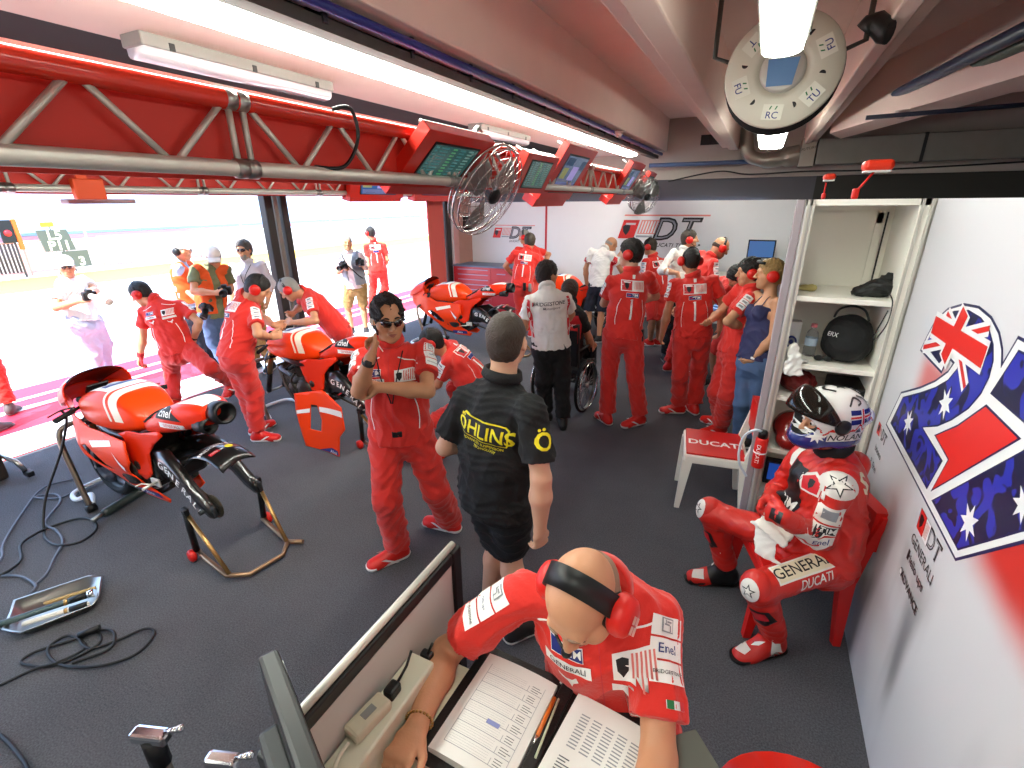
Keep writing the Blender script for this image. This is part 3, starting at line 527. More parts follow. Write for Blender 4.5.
    # -------- hair
    if hair:
        T = SDF(.0055); k = 1.
        if hair in ('short', 'thick', 'crop', 'bun', 'receding'):
            gr = {'short': .010, 'thick': .02, 'crop': .006, 'bun': .016, 'receding': .018}[hair]
            T.ball(hp(0, -.014, .03), (.075+gr, .096+gr, .088+gr), AX, .0).ball(hp(0, -.045, -.03), (.06+gr, .05+gr, .06+gr), AX, .03)
            T.ball(hp(0, .10, -.06), (.1, .09, .1), AX, .012, 's').ball(hp(0, .115, .01), (.068, .06, .056), AX, .012, 's')
            if hair == 'receding':
                for e in (1, -1): T.ball(hp(.030*e, .095, .082), (.030, .05, .042), AX, .012, 's')
                T.ball(hp(0, .02, .122), (.035, .05, .022), AX, .02)
            for e in (1, -1): T.ball(hp(.095*e, .01, -.03), (.03, .035, .045), AX, .006, 's')
            T.ball(hp(0, -.02, -.14), (.14, .14, .065), AX, .01, 's')
            if hair == 'bun': T.ball(hp(0, -.125, .01), .042, None, .02)
        elif hair == 'ring':
            T.ball(hp(0, -.014, .0), (.079, .1, .055), AX, .0).ball(hp(0, .10, 0), (.12, .11, .2), AX, .01, 's').ball(hp(0, 0, .1), (.2, .2, .075), AX, .01, 's').ball(hp(0, -.02, -.15), (.14, .14, .085), AX, .01, 's')
        am = .02 if hair == 'receding' else .012 if hair in ('thick', 'bun') else .004
        Pv, Q = T.mesh(folds(am*.5, .03, seed+9)); np_mesh('hair', Pv, Q, hairm, body)
    if beard is not None:
        T = SDF(.0055); T.ball(hp(0, .03, -.07), (.059, .066, .058), AX, .0).ball(hp(0, .066, -.102), .025, None, .02).ball(hp(0, .05, -.01), (.09, .1, .045), AX, .012, 's').ball(hp(0, .105, -.066), (.022, .03, .011), AX, .006, 's').ball(hp(0, -.06, -.06), (.1, .07, .09), AX, .02, 's')
        Pv, Q = T.mesh(folds(.002, .02, seed)); np_mesh('beard', Pv, Q, beard, body)
    if cap:
        T = SDF(.006); T.ball(hp(0, -.012, .045), (.085, .106, .085), AX, .0).ball(hp(0, 0, -.06), (.2, .2, .1), AX, .006, 's'); Pv, Q = T.mesh(); co = np_mesh('cap', Pv, Q, cap, body)
        br = MB(); rows = []
        for i in range(5):
            t = i/4; rows.append([hp((.076-.012*t)*math.sin(w)*1., .075+t*.075+.02*math.cos(w), .052-.02*t-.012*(math.sin(w)**2)) for w in np.linspace(-1.35, 1.35, 13)])
        br.loft(rows, closed=False); b = br.build('cap_peak', cap, co); md = b.modifiers.new('s', 'SOLIDIFY'); md.thickness = .004
    if glasses:
        gl = MB()
        for e in (1, -1):
            gl.loft([[hp(e*(.006+.052*u), .109-.03*u*u+o, .022-.036*v+(.006 if v < .5 else 0)*u) for u, v in ((0, .15), (.3, 0), (.75, 0), (1, .2), (1, .6), (.7, 1), (.25, 1), (0, .6))] for o in (.0, .004)])
            gl.tube([hp(e*.058, .082, .016), hp(e*.083, .04, .016), hp(e*.086, -.02, .008)], .003, 6)
        gl.tube([hp(-.008, .111, .016), hp(.008, .111, .016)], .003, 6); gl.build('sunglasses', mat('dark_lens', '#0b0b0e', .08, coat=1.), body)
    if headset is not None:
        hs = MB(); rr = headset.get('lift', .004); z0 = -.008; pts = []
        tl = headset.get('tilt', -.01); bandw = headset.get('w', .014)
        for i in range(25):
            t = PI*i/24; pts.append((math.cos(t), math.sin(t)))
        x, top = .088, .125+rr
        rings = []
        for c_, s_ in pts:
            o = hp(c_*x, tl*s_-.008, z0+s_*(top-z0)); n_ = c_*rH+s_*uH
            rings.append([o+fH*bandw*a_+n_*b_ for a_, b_ in ((-1, -.004), (1, -.004), (1, .004), (-1, .004))])
        hs.loft(rings)
        if headset.get('mic'):
            m = -1 if headset['mic'] == 'L' else 1
            hs.tube(spline([hp(m*.1, .0, -.03), hp(m*.1, .05, -.07), hp(m*.07, .1, -.085), hp(m*.03, .125, -.078)], 5), .004, 6); hs.ball(hp(m*.02, .127, -.076), .014, 10)
        h_ = hs.build('headset', headset.get('band', BLACK), body)
        for e in (1, -1):
            ec = MB(); ec.lathe([(.0, .0), (.042, .0), (.048, .006), (.049, .022), (.043, .038), (.028, .048), (.0, .050)], hp(e*.077, -.006, -.010), rH*e+fH*.05, 22)
            eo = ec.build('ear_cup', headset.get('cup', PRED), h_)
            if detail:
                dm = MB(); dm.lathe([(.03, -.012), (.043, -.012), (.043, .002), (.03, .002)], hp(e*.078, -.006, -.012), rH*e, 20); dm.build('ear_cushion', BLACK, h_)
                for k_ in range(4): pass
    return R
def prints(R, name, mb, mats, onto='shirt'): return mb.build(name, mats, R[onto], fix=False)
PM = [WHITE, RED, BLACKP, BLUE, SILVERP, PINKP, YELLOW, REDP]
def shield(u, v, k): return [(u-.016*k, v+.02*k), (u, v+.024*k), (u+.016*k, v+.02*k), (u+.014*k, v-.004*k), (u, v-.022*k), (u-.014*k, v-.004*k)]
def team_back(R, txt=True):
    n = -R['fS']; up = R['up']; c = R['U']-up*.035
    sh = [('rect', 0, 0, .215, .098, 0), ('rect', -.056, 0, .088, .084, 7), ('rect', .052, 0, .1, .084, 0), ('poly', shield(-.056, -.006, 1.3), 2), ('rect', -.056, .031, .06, .012, 0)]
    sh += [('rect', .012+.0115*i, .004, .006 if i % 3 else .004, .066, 5) for i in range(8)]
    sh += [('rect', 0, -.085, .115, .04, 0), ('rect', 0, -.085, .11, .034, 3)]
    if txt: sh += [('text', 'TIM', .02, -.085, .034, .01, 0), ('rect', -.033, -.085, .03, .008, 7)]
    sh += [('rect', .0, -.215, .018, .19, 0), ('rect', -.006, -.128, .02, .012, 0), ('rect', 0, .082, .026, .036, 0)]
    for e in (1, -1): sh.append(('line', [(e*.1, -.12), (e*.118, -.2), (e*.125, -.3), (e*.12, -.37)], .005, 0))
    prints(R, 'back_print', decal(R['sf'], c, n, up, sh, .003, .16), PM)
def sleeve_patches(R, sd, txts=('', '', ''), big=1.):
    sh, el = R['J']['sh'+sd], R['J']['el'+sd]; d = nrm(el-sh); e = 1 if sd == 'R' else -1
    o = R['rS']*e*R.get('slr', .8)+R['up']*.5+R['fS']*R.get('slf', 0.); o = nrm(o-d*(o@d)); c = sh+(el-sh)*.28
    S = []
    for i, t in enumerate(txts):
        v = .05-.052*i; S.append(('rect', 0, v, .075*big, .047, 0))
        if t == 'square': S += [('rect', 0, v+.003, .036, .034, 4), ('rect', 0, v+.003, .030, .028, 0), ('rect', -.004, v+.004, .018, .004, 4), ('rect', .006, v-.004, .004, .014, 4), ('rect', -.008, v+.009, .004, .012, 4), ('rect', .004, v+.011, .014, .004, 4)]
        elif t: S.append(('text', t, 0, v, min(.032, .105/len(t))*big, .006, 2 if i != 1 else 3))
        else: S.append(('rect', 0, v, .04, .018, 4))
    prints(R, 'sleeve_print', decal(R['sf'], c, o, -d, S, .003, .11), PM)
def team_front(R, big=False):
    n = R['fS']; up = R['up']; c = R['U']-up*.07+(R['rS']*.012 if big else 0); sf = R['sf']
    # wearer's left is +u when seen from the front
    S = [('rect', .085, .01, .11, .066, 0), ('poly', shield(.055, .008, 1.), 2)]+[('rect', .08+.011*i, .012, .0055, .05, 5) for i in range(6)]
    S += [('rect', .085, -.045, .12, .022, 0), ('rect', -.085, .03, .085, .036, 0), ('rect', -.085, .03, .08, .031, 3), ('text', 'TIM', -.07, .03, .03, .01, 0),
          ('rect', -.085, -.012, .12, .028, 0), ('text', 'GENERALI', -.085, -.012, .021, .006, 2)]
    pm = [(-.115, -.045), (-.095, -.06), (-.078, -.055), (-.066, -.04), (-.06, -.052), (-.075, -.068), (-.08, -.085), (-.09, -.07), (-.105, -.062)]
    S += [('poly', pm, 0), ('poly', [(x+.17, y-.03) for x, y in pm], 0), ('line', [(0, .1), (0, .0), (0, -.12), (0, -.3)], .003, 7)]
    for e in (1, -1): S.append(('line', [(e*.05, .105), (e*.11, .08), (e*.16, .075)], .005, 0)); S.append(('line', [(e*.115, -.12), (e*.135, -.22), (e*.13, -.34)], .005, 0))
    prints(R, 'front_print', decal(sf, c, n, up, S, .003, (.20 if big else .16)), PM)
# ------------------------------------------------------------ racing motorcycles and their stands
SCREEN = mat('smoked_screen', '#170707', .2, coat=.4)
MAGN = mat('dark_magnesium', '#22211f', .4, .6)
ENGINE = mat('engine_metal', '#3a3733', .45, .7, bump=.3, bscale=40)
HOSE = mat('braided_hose', '#6d7f95', .4, .5)
LSTR = mat('off_white_stripe', '#efe3cf', .35, coat=.5)
BM = [WHITE, BLACKP, REDP, LSTR, BLUE, YELLOW, SILVERP]
def sgn(v): return -1. if v < 0 else 1.
def section(prof, x):
    """interpolated (half width, z low, z high)"""
    P = prof if prof[0][0] < prof[-1][0] else prof[::-1]; xs = [p[0] for p in P]
    return [float(np.interp(x, xs, [p[i] for p in P])) for i in (1, 2, 3)]
def hull(prof, e=2.6, off=0.):
    def f(x, th):
        w, a, b = section(prof, x); c, h = (a+b)/2, (b-a)/2; cs, sn = math.cos(th), math.sin(th)
        return (x, (w+off)*sgn(cs)*abs(cs)**(2/e), c+(h+off)*sgn(sn)*abs(sn)**(2/e))
    return f
def smooth_prof(prof, n=6):
    return [tuple(p) for p in spline(prof, n)]
def hull_mesh(prof, e=2.6, n=28):
    f = hull(prof, e); mb = MB(); mb.loft([[f(p[0], 2*PI*k/n) for k in range(n)] for p in prof]); return mb
def hull_patch(mb, prof, e, x0, x1, t0, t1, off=.002, nx=6, nt=12, skew=0.):
    f = hull(prof, e, off); vs = [f(x0+(x1-x0)*i/nx+skew*math.sin(t0+(t1-t0)*j/nt), t0+(t1-t0)*j/nt) for j in range(nt+1) for i in range(nx+1)]
    mb.add(vs, [(j*(nx+1)+i, j*(nx+1)+i+1, (j+1)*(nx+1)+i+1, (j+1)*(nx+1)+i) for j in range(nt) for i in range(nx)], True)
def plate(name, outline, f, thick, m, parent, holes=(), step=.05):
    """a warped sheet: the 2-D outline cut on a grid, mapped by f and given thickness"""
    loops = [list(outline)]+[list(h) for h in holes]; tri = tessellate_polygon([[Vector((x, y, 0)) for x, y in l] for l in loops]); flat = [p for l in loops for p in l]
    bm = bmesh.new(); vs = [bm.verts.new((x, y, 0)) for x, y in flat]
    for t in tri:
        try: bm.faces.new([vs[i] for i in t])
        except ValueError: pass
    for ax in (0, 1):
        a = min(p[ax] for p in flat); b = max(p[ax] for p in flat); n = int((b-a)/step)
        for i in range(1, n+1):
            no = Vector((1, 0, 0)) if ax == 0 else Vector((0, 1, 0)); bmesh.ops.bisect_plane(bm, geom=bm.verts[:]+bm.edges[:]+bm.faces[:], plane_co=no*(a+i*(b-a)/(n+1)), plane_no=no)
    for v in bm.verts: v.co = Vector(f(v.co.x, v.co.y))
    bmesh.ops.recalc_face_normals(bm, faces=bm.faces); me = bpy.data.meshes.new(name); bm.to_mesh(me); P = [v.co.copy() for v in bm.verts]; bm.verts.index_update(); Q = [[v.index for v in q.verts] for q in bm.faces]; bm.free()
    o = link(name, me, m, parent, smooth=True); s = o.modifiers.new('s', 'SOLIDIFY'); s.thickness = thick; s.offset = 0
    return o, Surf(P, Q)
def wheel(mb_t, mb_r, c, r=.3, w=.06, spokes=True):
    c = np.array(c); pr = []
    for i in range(13):
        a = PI*(i/12)-PI/2; pr.append((r-.055+.055*math.cos(a)**.7 if abs(math.cos(a)) > 1e-6 else r-.055, w*math.sin(a)))
    mb_t.lathe(pr, c, (0, 1, 0), 40, cap=False); mb_t.lathe([(r-.055, -w), (r-.075, -w*.8), (r-.075, w*.8), (r-.055, w)], c, (0, 1, 0), 40, cap=False)
    mb_r.lathe([(r-.06, -w*.85), (r-.085, -w*.6), (r-.09, 0), (r-.085, w*.6), (r-.06, w*.85)], c, (0, 1, 0), 40, cap=False)
    mb_r.lathe([(0, -.07), (.03, -.07), (.035, -.03), (.035, .03), (.03, .07), (0, .07)], c, (0, 1, 0), 16)
    for k in range(5):
        a = 2*PI*k/5+.3
        for q in (-.14, .14): mb_r.tube([c+V(.03*math.cos(a), 0, .03*math.sin(a)), c+V((r-.085)*math.cos(a+q), 0, (r-.085)*math.sin(a+q))], [.014, .01], 6)
TANK = smooth_prof([(.55, .085, .755, .825), (.62, .135, .725, .90), (.74, .168, .70, .975), (.9, .195, .69, 1.0), (1.05, .20, .70, .985), (1.18, .185, .735, .945), (1.25, .15, .78, .90)])
TAIL = smooth_prof([(.64, .07, .735, .785), (.53, .12, .735, .825), (.40, .155, .75, .89), (.25, .16, .775, .955), (.10, .145, .81, .995), (-.03, .115, .845, 1.0), (-.10, .09, .865, .985)])
def make_bike(label, cat='motorcycle', group=None, fairing=True, front_wheel=True, screen_m=SCREEN, rear_wheel=False):
    B = thing('racing_motorcycle', (0, 0, 0), label, cat, group)
    t = hull_mesh(TANK, 3.3).build('fuel_tank', PAINTO, B); mb = MB()
    mb.cur = 3; hull_patch(mb, TANK, 3.3, .70, .77, -.1, PI+.1, .002, 4, 30, skew=.05); hull_patch(mb, TANK, 3.3, .795, .815, -.1, PI+.1, .002, 2, 30, skew=.05)
    mb.cur = 0; hull_patch(mb, TANK, 3.3, .84, 1.12, PI*.34, PI*.66, .002, 8, 10); mb.cur = 4; hull_patch(mb, TANK, 3.3, .93, 1.0, PI*.4, PI*.6, .004, 4, 8)
    mb.build('tank_stripes', BM, t, fix=False)
    fc = MB(); fc.lathe([(.0, .0), (.042, 0), (.042, .012), (.03, .016), (0, .016)], (1.03, 0, .982), (.12, 0, 1), 18); fc.build('filler_cap', ALU, t)
    tl = hull_mesh(TAIL, 3.4).build('tail_cowl', PAINT, B); f = hull(TAIL, 3.4); Pv = np.array([f(x, a) for x in np.linspace(-.10, .64, 40) for a in np.linspace(0, 2*PI, 41)]); Q = np.array([(i*41+k, i*41+k+1, (i+1)*41+k+1, (i+1)*41+k) for i in range(39) for k in range(40)]); sf = Surf(Pv, Q)
    for s in (1, -1):
        fx = -s
        sh = [('poly', [(fx*-.13, -.03), (fx*.10, -.03), (fx*.14, .05), (fx*-.03, .05)][::1], 1), ('text', 'Enel', .01*fx, .01, .075, .012, .25, 0), ('poly', [(fx*.10, .052), (fx*.2, .03), (fx*.24, .06), (fx*.15, .085)], 0), ('rect', -.03*fx, -.068, .2, .033, 0), ('text', 'GENERALI', -.03*fx, -.068, .028, .006, 2)]
        decal(sf, (.18, 0, .885), (0, s, .30), (0, 0, 1), sh).build('tail_print', BM, tl, fix=False)
    mb = MB(); mb.cur = 0; hull_patch(mb, TAIL, 3.4, -.08, .12, PI*.36, PI*.64, .002, 6, 8); mb.build('tail_panel', BM, tl, fix=False)
    st = MB(); hull_patch(st, TAIL, 3.4, .36, .62, PI*.18, PI*.82, .012, 8, 12); o = st.build('seat_pad', mat('black_foam', '#151515', .9, bump=.3), B); md = o.modifiers.new('s', 'SOLIDIFY'); md.thickness = .02
    ex = MB(); ex.lathe([(.045, -.02), (.070, 0), (.074, .06), (.068, .10), (.056, .105), (.054, .02), (0, .0)], (-.09, 0, .93), (-1, 0, .06), 24); ex.lathe([(.05, -.02), (.05, .09), (.04, .09), (.04, .02), (0, .02)], (-.03, .07, .865), (-1, 0, .0), 16); ex.build('silencer', BLACK, B)
    ys = lambda x, z: .155+.02*math.sin((x-.3)*4)
    for s in (1, -1): plate('side_panel', [(.80, .71), (.66, .755), (.5, .76), (.30, .80), (.28, .77), (.40, .69), (.47, .62), (.52, .45), (.60, .40), (.72, .44), (.75, .56)], lambda x, z: (x, s*ys(x, z), z), .008, PAINT, B)
    # engine, frame, radiator
    en = MB(); en.box((.82, 0, .42), (.42, .30, .26), bev=.04); en.box((.98, 0, .53), (.26, .26, .17), rotm('Y', .5), bev=.03); en.box((.72, 0, .64), (.2, .25, .2), rotm('Y', -.35), bev=.03)
    for s in (1, -1):
        en.lathe([(.0, 0), (.1, 0), (.105, .03), (.09, .05), (.03, .055), (0, .055)], (.78, s*.145, .43), (0, s, 0), 22); en.lathe([(0, 0), (.06, 0), (.06, .03), (.045, .04), (0, .04)], (.96, s*.14, .42), (0, s, 0), 18); en.lathe([(0, 0), (.035, 0), (.035, .03), (0, .03)], (.66, s*.15, .5), (0, s, 0), 14)
        for k in range(6): en.lathe([(0, 0), (.008, 0), (.008, .008), (0, .008)], (.78+.085*math.cos(k), s*.19, .43+.085*math.sin(k)), (0, s, 0), 8)
        en.tube(spline([(1.08, s*.09, .52), (1.14, s*.1, .42), (1.0, s*.12, .27), (.7, s*.1, .24), (.5, s*.08, .33)], 6), .022, 10)
        en.tube([(.98, s*.15, .62), (.86, s*.17, .68), (.74, s*.16, .66)], .014, 8); en.tube(spline([(.9, s*.16, .58), (.95, s*.18, .5), (.9, s*.17, .36)], 5), .012, 8)
    for k in range(5): en.box((.98+.02*k, 0, .50+.028*k), (.20, .28, .008), rotm('Y', .5))
    en.build('engine', ENGINE, B)
    fr = MB()
    for s in (1, -1): fr.tube(spline([(1.22, s*.05, .82), (1.1, s*.13, .76), (.9, s*.17, .71), (.7, s*.15, .68), (.55, s*.13, .62)], 5), .028, 10); fr.tube([(.6, s*.12, .72), (.25, s*.09, .86), (.02, s*.07, .90)], .016, 8); fr.tube([(.55, s*.13, .6), (.5, s*.13, .4)], .03, 10)
    fr.tube([(1.2, 0, .78), (1.24, 0, .94)], .04, 14); fr.build('frame', CARBON, B)
    rd = MB(); rd.box((1.13, 0, .50), (.04, .28, .30), rotm('Y', .25), bev=.01); rd.box((1.10, 0, .50), (.012, .25, .27), rotm('Y', .25)); rd.build('radiator', mat('radiator_fins', '#4a4238', .5, .7, bump=.6, bscale=220), B)
    hs = MB(); hs.tube(spline([(1.12, .13, .62), (1.06, .18, .62), (.95, .17, .56)], 6), .018, 10); hs.tube(spline([(1.1, -.12, .40), (1.0, -.17, .37), (.92, -.15, .45)], 6), .018, 10); hs.tube(spline([(1.2, .1, .85), (1.3, .16, .7), (1.38, .12, .5)], 6), .007, 8); hs.build('hoses', HOSE, B)
    # fork, bars
    fk = MB()
    fk.box((1.25, 0, .84), (.1, .26, .03), rotm('Y', .37), bev=.01); fk.box((1.30, 0, .70), (.09, .26, .04), rotm('Y', .37), bev=.01); fk.tube([(1.245, 0, .85), (1.305, 0, .69)], .03, 12); fo = fk.build('fork', MAGN, B)
    for s in (1, -1):
        fk = MB(); fk.tube([(1.375, s*.1, .48), (1.215, s*.1, .90)], .026, 14); fk.build('fork_tube', GOLD, fo); fk = MB(); fk.tube([(1.445, s*.1, .30), (1.36, s*.1, .52)], .028, 14); fk.build('fork_slider', MAGN, fo)
    ax = MB(); ax.tube([(1.445, -.13, .3), (1.445, .13, .3)], .014, 12); ax.build('front_axle', STEEL, fo)
    bar = MB(); bar.tube([(1.235, -.11, .865), (1.235, .11, .865)], .012, 10)
    for s in (1, -1): bar.tube([(1.235, s*.10, .865), (1.17, s*.22, .85), (1.10, s*.36, .835)], .012, 10); bar.tube(spline([(1.2, s*.2, .86), (1.22, s*.27, .862), (1.19, s*.36, .85)], 4), .006, 8); bar.ball((1.2, s*.16, .905), .022, 10); bar.tube([(1.2, s*.16, .9), (1.2, s*.16, .86)], .014, 8)
    bo = bar.build('handlebar', BLACK, B)
    for s in (1, -1): g = MB(); g.tube([(1.165, s*.23, .85), (1.10, s*.36, .835)], .018, 12); g.build('grip', RUBBER, bo)
    ds = MB(); ds.box((1.30, 0, .935), (.02, .14, .09), rotm('Y', -.8), bev=.008); do = ds.build('dashboard', BLACK, B); ds = MB(); ds.box((1.289, 0, .943), (.004, .11, .06), rotm('Y', -.8)); ds.build('display', mat('grey_display', '#8fa0a8', .2), do)
    # swingarm and rear mudguard
    sw = MB()
    for s in (1, -1):
        r = []
        for x, z, h, w in ((.56, .45, .15, .055), (.44, .535, .19, .06), (.3, .55, .20, .06), (.18, .49, .18, .055), (.07, .38, .15, .05), (-.02, .315, .11, .045), (-.07, .30, .07, .035)):
            y = s*(.10+.06*min(1, (.56-x)/.35)); r.append([(x+dz*.3, y+dy, z+dz) for dy, dz in ((-w/2, -h/2), (w/2, -h/2), (w/2+.006, 0), (w/2, h/2), (-w/2, h/2), (-w/2-.006, 0))])
        sw.loft(r)
    sw.box((.42, 0, .47), (.16, .2, .14), bev=.03); so = sw.build('swingarm', CARBON, B)
    mb = MB(); path = [(.38, .545), (.30, .535), (.24, .515), (.18, .475), (.13, .43), (.09, .39), (.05, .345), (.02, .31)]
    for i, ch in enumerate('GENERALI'):
        x, z = path[i]; x2, z2 = path[min(i+1, 7)]; x1, z1 = path[max(i-1, 0)]; d = nrm(V(x2-x1, 0, z2-z1)); vs, fs = text_mesh(ch, .075, .02); n2 = V(-d[2], 0, d[0])*-1; o = V(x, .10+.06*min(1, (.56-x)/.35)+.041, z)
        mb.add([o+a*d+b*V(-d[2], 0, d[0])*(-1) for a, b in vs], fs)
    mb.build('swingarm_lettering', WHITE, so, fix=False)
    ch = MB(); ch.tube([(.6, .075, .50), (.0, .115, .345)], .012, 6); ch.tube([(.6, .075, .40), (.0, .115, .255)], .012, 6); ch.lathe([(.03, -.004), (.085, -.004), (.085, .004), (.03, .004)], (0, .115, .30), (0, 1, 0), 24); ch.build('chain', mat('chain_steel', '#5b5448', .45, .9, bump=.8, bscale=150), so)
    for s in (1, -1): ad = MB(); ad.box((-.03, s*.165, .305), (.12, .02, .07), bev=.008); ad.tube([(0, s*.17, .305), (0, s*.215, .305)], .016, 10); ad.build('axle_block', DKGREY, so)
    hg = MB(); R0 = .335; rows = []
    for i in range(11):
        a = math.radians(40+i*8.5); rows.append([(R0*math.cos(a)+.0, y, .31+R0*math.sin(a)+.03*(1-(y/.11)**2)) for y in np.linspace(-.115, .115, 13)])
    hg.loft(rows, closed=False); ho = hg.build('rear_mudguard', CARBON, B); md = ho.modifiers.new('s', 'SOLIDIFY'); md.thickness = .006
    mb = MB(); vs, fs = text_mesh('BRIDGESTONE', .042, .02); R1 = R0+.006
    def hw(u, v, lift=.004): a = math.radians(93)-v/R1*0; return None
    P2 = np.array([p for r in rows for p in r]); Q2 = np.array([(i*13+k, i*13+k+1, (i+1)*13+k+1, (i+1)*13+k) for i in range(10) for k in range(12)]); s2 = Surf(P2, Q2)
    decal(s2, (.0, 0, .66), (-.45, .0, .9), (.5, 0, .5), [('text', 'BRIDGESTONE', 0, .02, .036, .012, 0), ('rect', -.055, -.045, .06, .028, 2), ('text', 'riello ups', -.04, -.045, .022, .004, 0), ('poly', [(.04+x, -.045+y) for x, y in ngon(14, .02, 0, 1.3)], 5)], .006).build('mudguard_print', BM, ho, fix=False)
    for s in (1, -1): ft = MB(); ft.tube([(.5, s*.16, .40), (.47, s*.27, .405)], .011, 8); ft.box((.52, s*.165, .39), (.1, .012, .06), bev=.004); ft.tube([(.52, s*.17, .37), (.66, s*.19, .36), (.66, s*.23, .36)], .006, 8); ft.build('footrest', ALU, B)
    if fairing:
        fy = lambda x, z: max(.03, .225-.55*max(0, x-1.2)**1.5-.35*max(0, .5-z)**1.3*1.6+.012*math.sin(z*14))
        ol = [(1.63, .81), (1.66, .73), (1.55, .645), (1.34, .57), (1.20, .49), (1.10, .385), (.98, .28), (.80, .20), (.55, .185), (.50, .23), (.66, .32), (.70, .45), (.60, .56), (.62, .70), (.85, .725), (1.05, .735), (1.20, .80), (1.28, .90), (1.48, .93), (1.60, .86)]
        vent = [(1.22, .575), (1.15, .60), (1.04, .535), (.95, .44), (.97, .40), (1.06, .425)]
        for s in (1, -1):
            p, sf = plate('side_fairing', ol, lambda x, z: (x, s*fy(x, z), z), .006, PAINTO, B, [vent]); g = -s
            sh = [('poly', [(g*.115, .08), (g*-.16, .125), (g*-.17, .085), (g*.09, .035)][::1], 3), ('poly', [(g*-.18, .02), (g*-.16, .05), (g*-.26, -.06), (g*-.24, -.1)], 0)]
            decal(sf, (.96, 0, .56), (0, s, 0), (0, 0, 1), [(a, [(u+0, v) for u, v in b], c) for a, b, c in sh], .006).build('fairing_stripe', BM, p, fix=False)
            decal(sf, (.72, 0, .245), (0, s, 0), (0, 0, 1), [('rect', 0, 0, .26, .05, 4), ('text', 'Alice', 0, 0, .05, .01, 0)], .006).build('belly_print', BM, p, fix=False)
            iv = MB(); iv.flat([(x, z) for x, z in vent], lambda u, v: (u, s*(fy(u, v)-.03), v)); iv.build('air_duct', BLACK, p)
        # nose and screen
        pr = [(1.70, .03, .74, .80), (1.66, .09, .72, .86), (1.58, .145, .72, .93), (1.47, .185, .74, 1.0), (1.36, .205, .77, 1.05), (1.26, .215, .80, 1.085)]
        fn = hull(smooth_prof(pr), 2.3); nb = MB(); xs = np.linspace(1.26, 1.70, 14)
        nb.loft([[fn(x, t) for t in np.linspace(-.25, .62, 9)] for x in xs], closed=False); nb.loft([[fn(x, t) for t in np.linspace(PI-.62, PI+.25, 9)] for x in xs], closed=False); nb.loft([[fn(x, t) for t in np.linspace(.62, PI-.62, 12)] for x in np.linspace(1.56, 1.70, 6)], closed=False)
        no = nb.build('nose_fairing', PAINT, B); md = no.modifiers.new('s', 'SOLIDIFY'); md.thickness = .005
        nb = MB(); nb.loft([[fn(x, t) for t in np.linspace(.62, PI-.62, 16)] for x in np.linspace(1.24, 1.57, 10)], closed=False); so2 = nb.build('windscreen', screen_m, B); md = so2.modifiers.new('s', 'SOLIDIFY'); md.thickness = .004
    if front_wheel:
        a, b = MB(), MB(); wheel(a, b, (1.445, 0, .30)); w = b.build('front_wheel', MAGN, B); a.build('tyre', RUBBER, w); d = MB()
        for s in (1, -1): d.lathe([(.09, -.003), (.16, -.003), (.16, .003), (.09, .003)], (1.445, s*.075, .30), (0, 1, 0), 28)
        d.build('brake_disc', CARBON, w); g = MB(); rows = []
        for i in range(12):
            a = math.radians(20+i*12); rows.append([(1.445+.315*math.cos(a), y, .30+.315*math.sin(a)+.02*(1-(y/.07)**2)) for y in np.linspace(-.075, .075, 9)])
        g.loft(rows, closed=False); go = g.build('front_mudguard', PAINT, B); md = go.modifiers.new('s', 'SOLIDIFY'); md.thickness = .005
    if rear_wheel:
        a, b = MB(), MB(); wheel(a, b, (0, 0, .31), .31, .09); w = b.build('rear_wheel', MAGN, B); a.build('tyre', RUBBER, w)
    return B
def rotm(ax, a): return Matrix.Rotation(a, 3, ax)
def rear_stand(label, group=None):
    S = thing('paddock_stand', (0, 0, 0), label, 'stand', group); f = MB()
    pts = [(.02, .215, .06), (-.06, .215, .045), (-.33, .20, .03), (-.43, .11, .028), (-.43, -.11, .028), (-.33, -.20, .03), (-.06, -.215, .045), (.02, -.215, .06)]
    f.tube(pts, .016, 12); f.tube([(-.33, -.2, .03), (-.42, -.26, .03)], .016, 10); fo = f.build('frame', mat('bronze_steel', '#a08468', .35, .9), S)
    for s in (1, -1): g = MB(); g.tube([(0, s*.225, .36), (-.34, s*.19, .04)], .013, 10); g.build('brace', GOLD, S)
    for s in (1, -1): u = MB(); u.tube([(.0, s*.235, .39), (.02, s*.225, .07)], .02, 10); u.box((.0, s*.232, .385), (.06, .03, .05), bev=.008); u.build('upright', BLACK, S)
    for s in (1, -1): r = MB(); r.lathe([(0, -.02), (.03, -.02), (.042, -.01), (.042, .01), (.03, .02), (0, .02)], (.03, s*.255, .0425), (0, 1, 0), 18); r.build('roller', PRED, S)
    return S
def front_stand(label, group=None):
    S = thing('front_stand', (0, 0, 0), label, 'stand', group)
    for s in (1, -1): u = MB(); u.tube(spline([(1.27, s*.28, .04), (1.36, s*.27, .3), (1.45, s*.25, .58), (1.44, s*.18, .655), (1.36, s*.06, .67)], 5), .02, 12); uo = u.build('upright', mat('worn_steel', '#8a7d70', .35, .9, var=.2), S); r = MB(); r.lathe([(.0, -.03), (.03, -.03), (.03, .03), (0, .03)], (1.26, s*.28, .031), (0, 1, 0), 14); r.build('roller', BLACK, uo)
    b = MB(); b.tube(spline([(1.28, .26, .045), (1.42, .2, .06), (1.5, .27, .03), (1.64, .22, .03), (1.68, 0, .03), (1.64, -.22, .03), (1.5, -.27, .03), (1.42, -.2, .06), (1.28, -.26, .045)], 5), .018, 10); b.build('base_bar', mat('white_enamel_tube', '#d9dbe0', .3), S)
    return S
def place(o, x, y, a=0., z=0.): o.location = (x, y, z); o.rotation_euler = (0, 0, a); return o
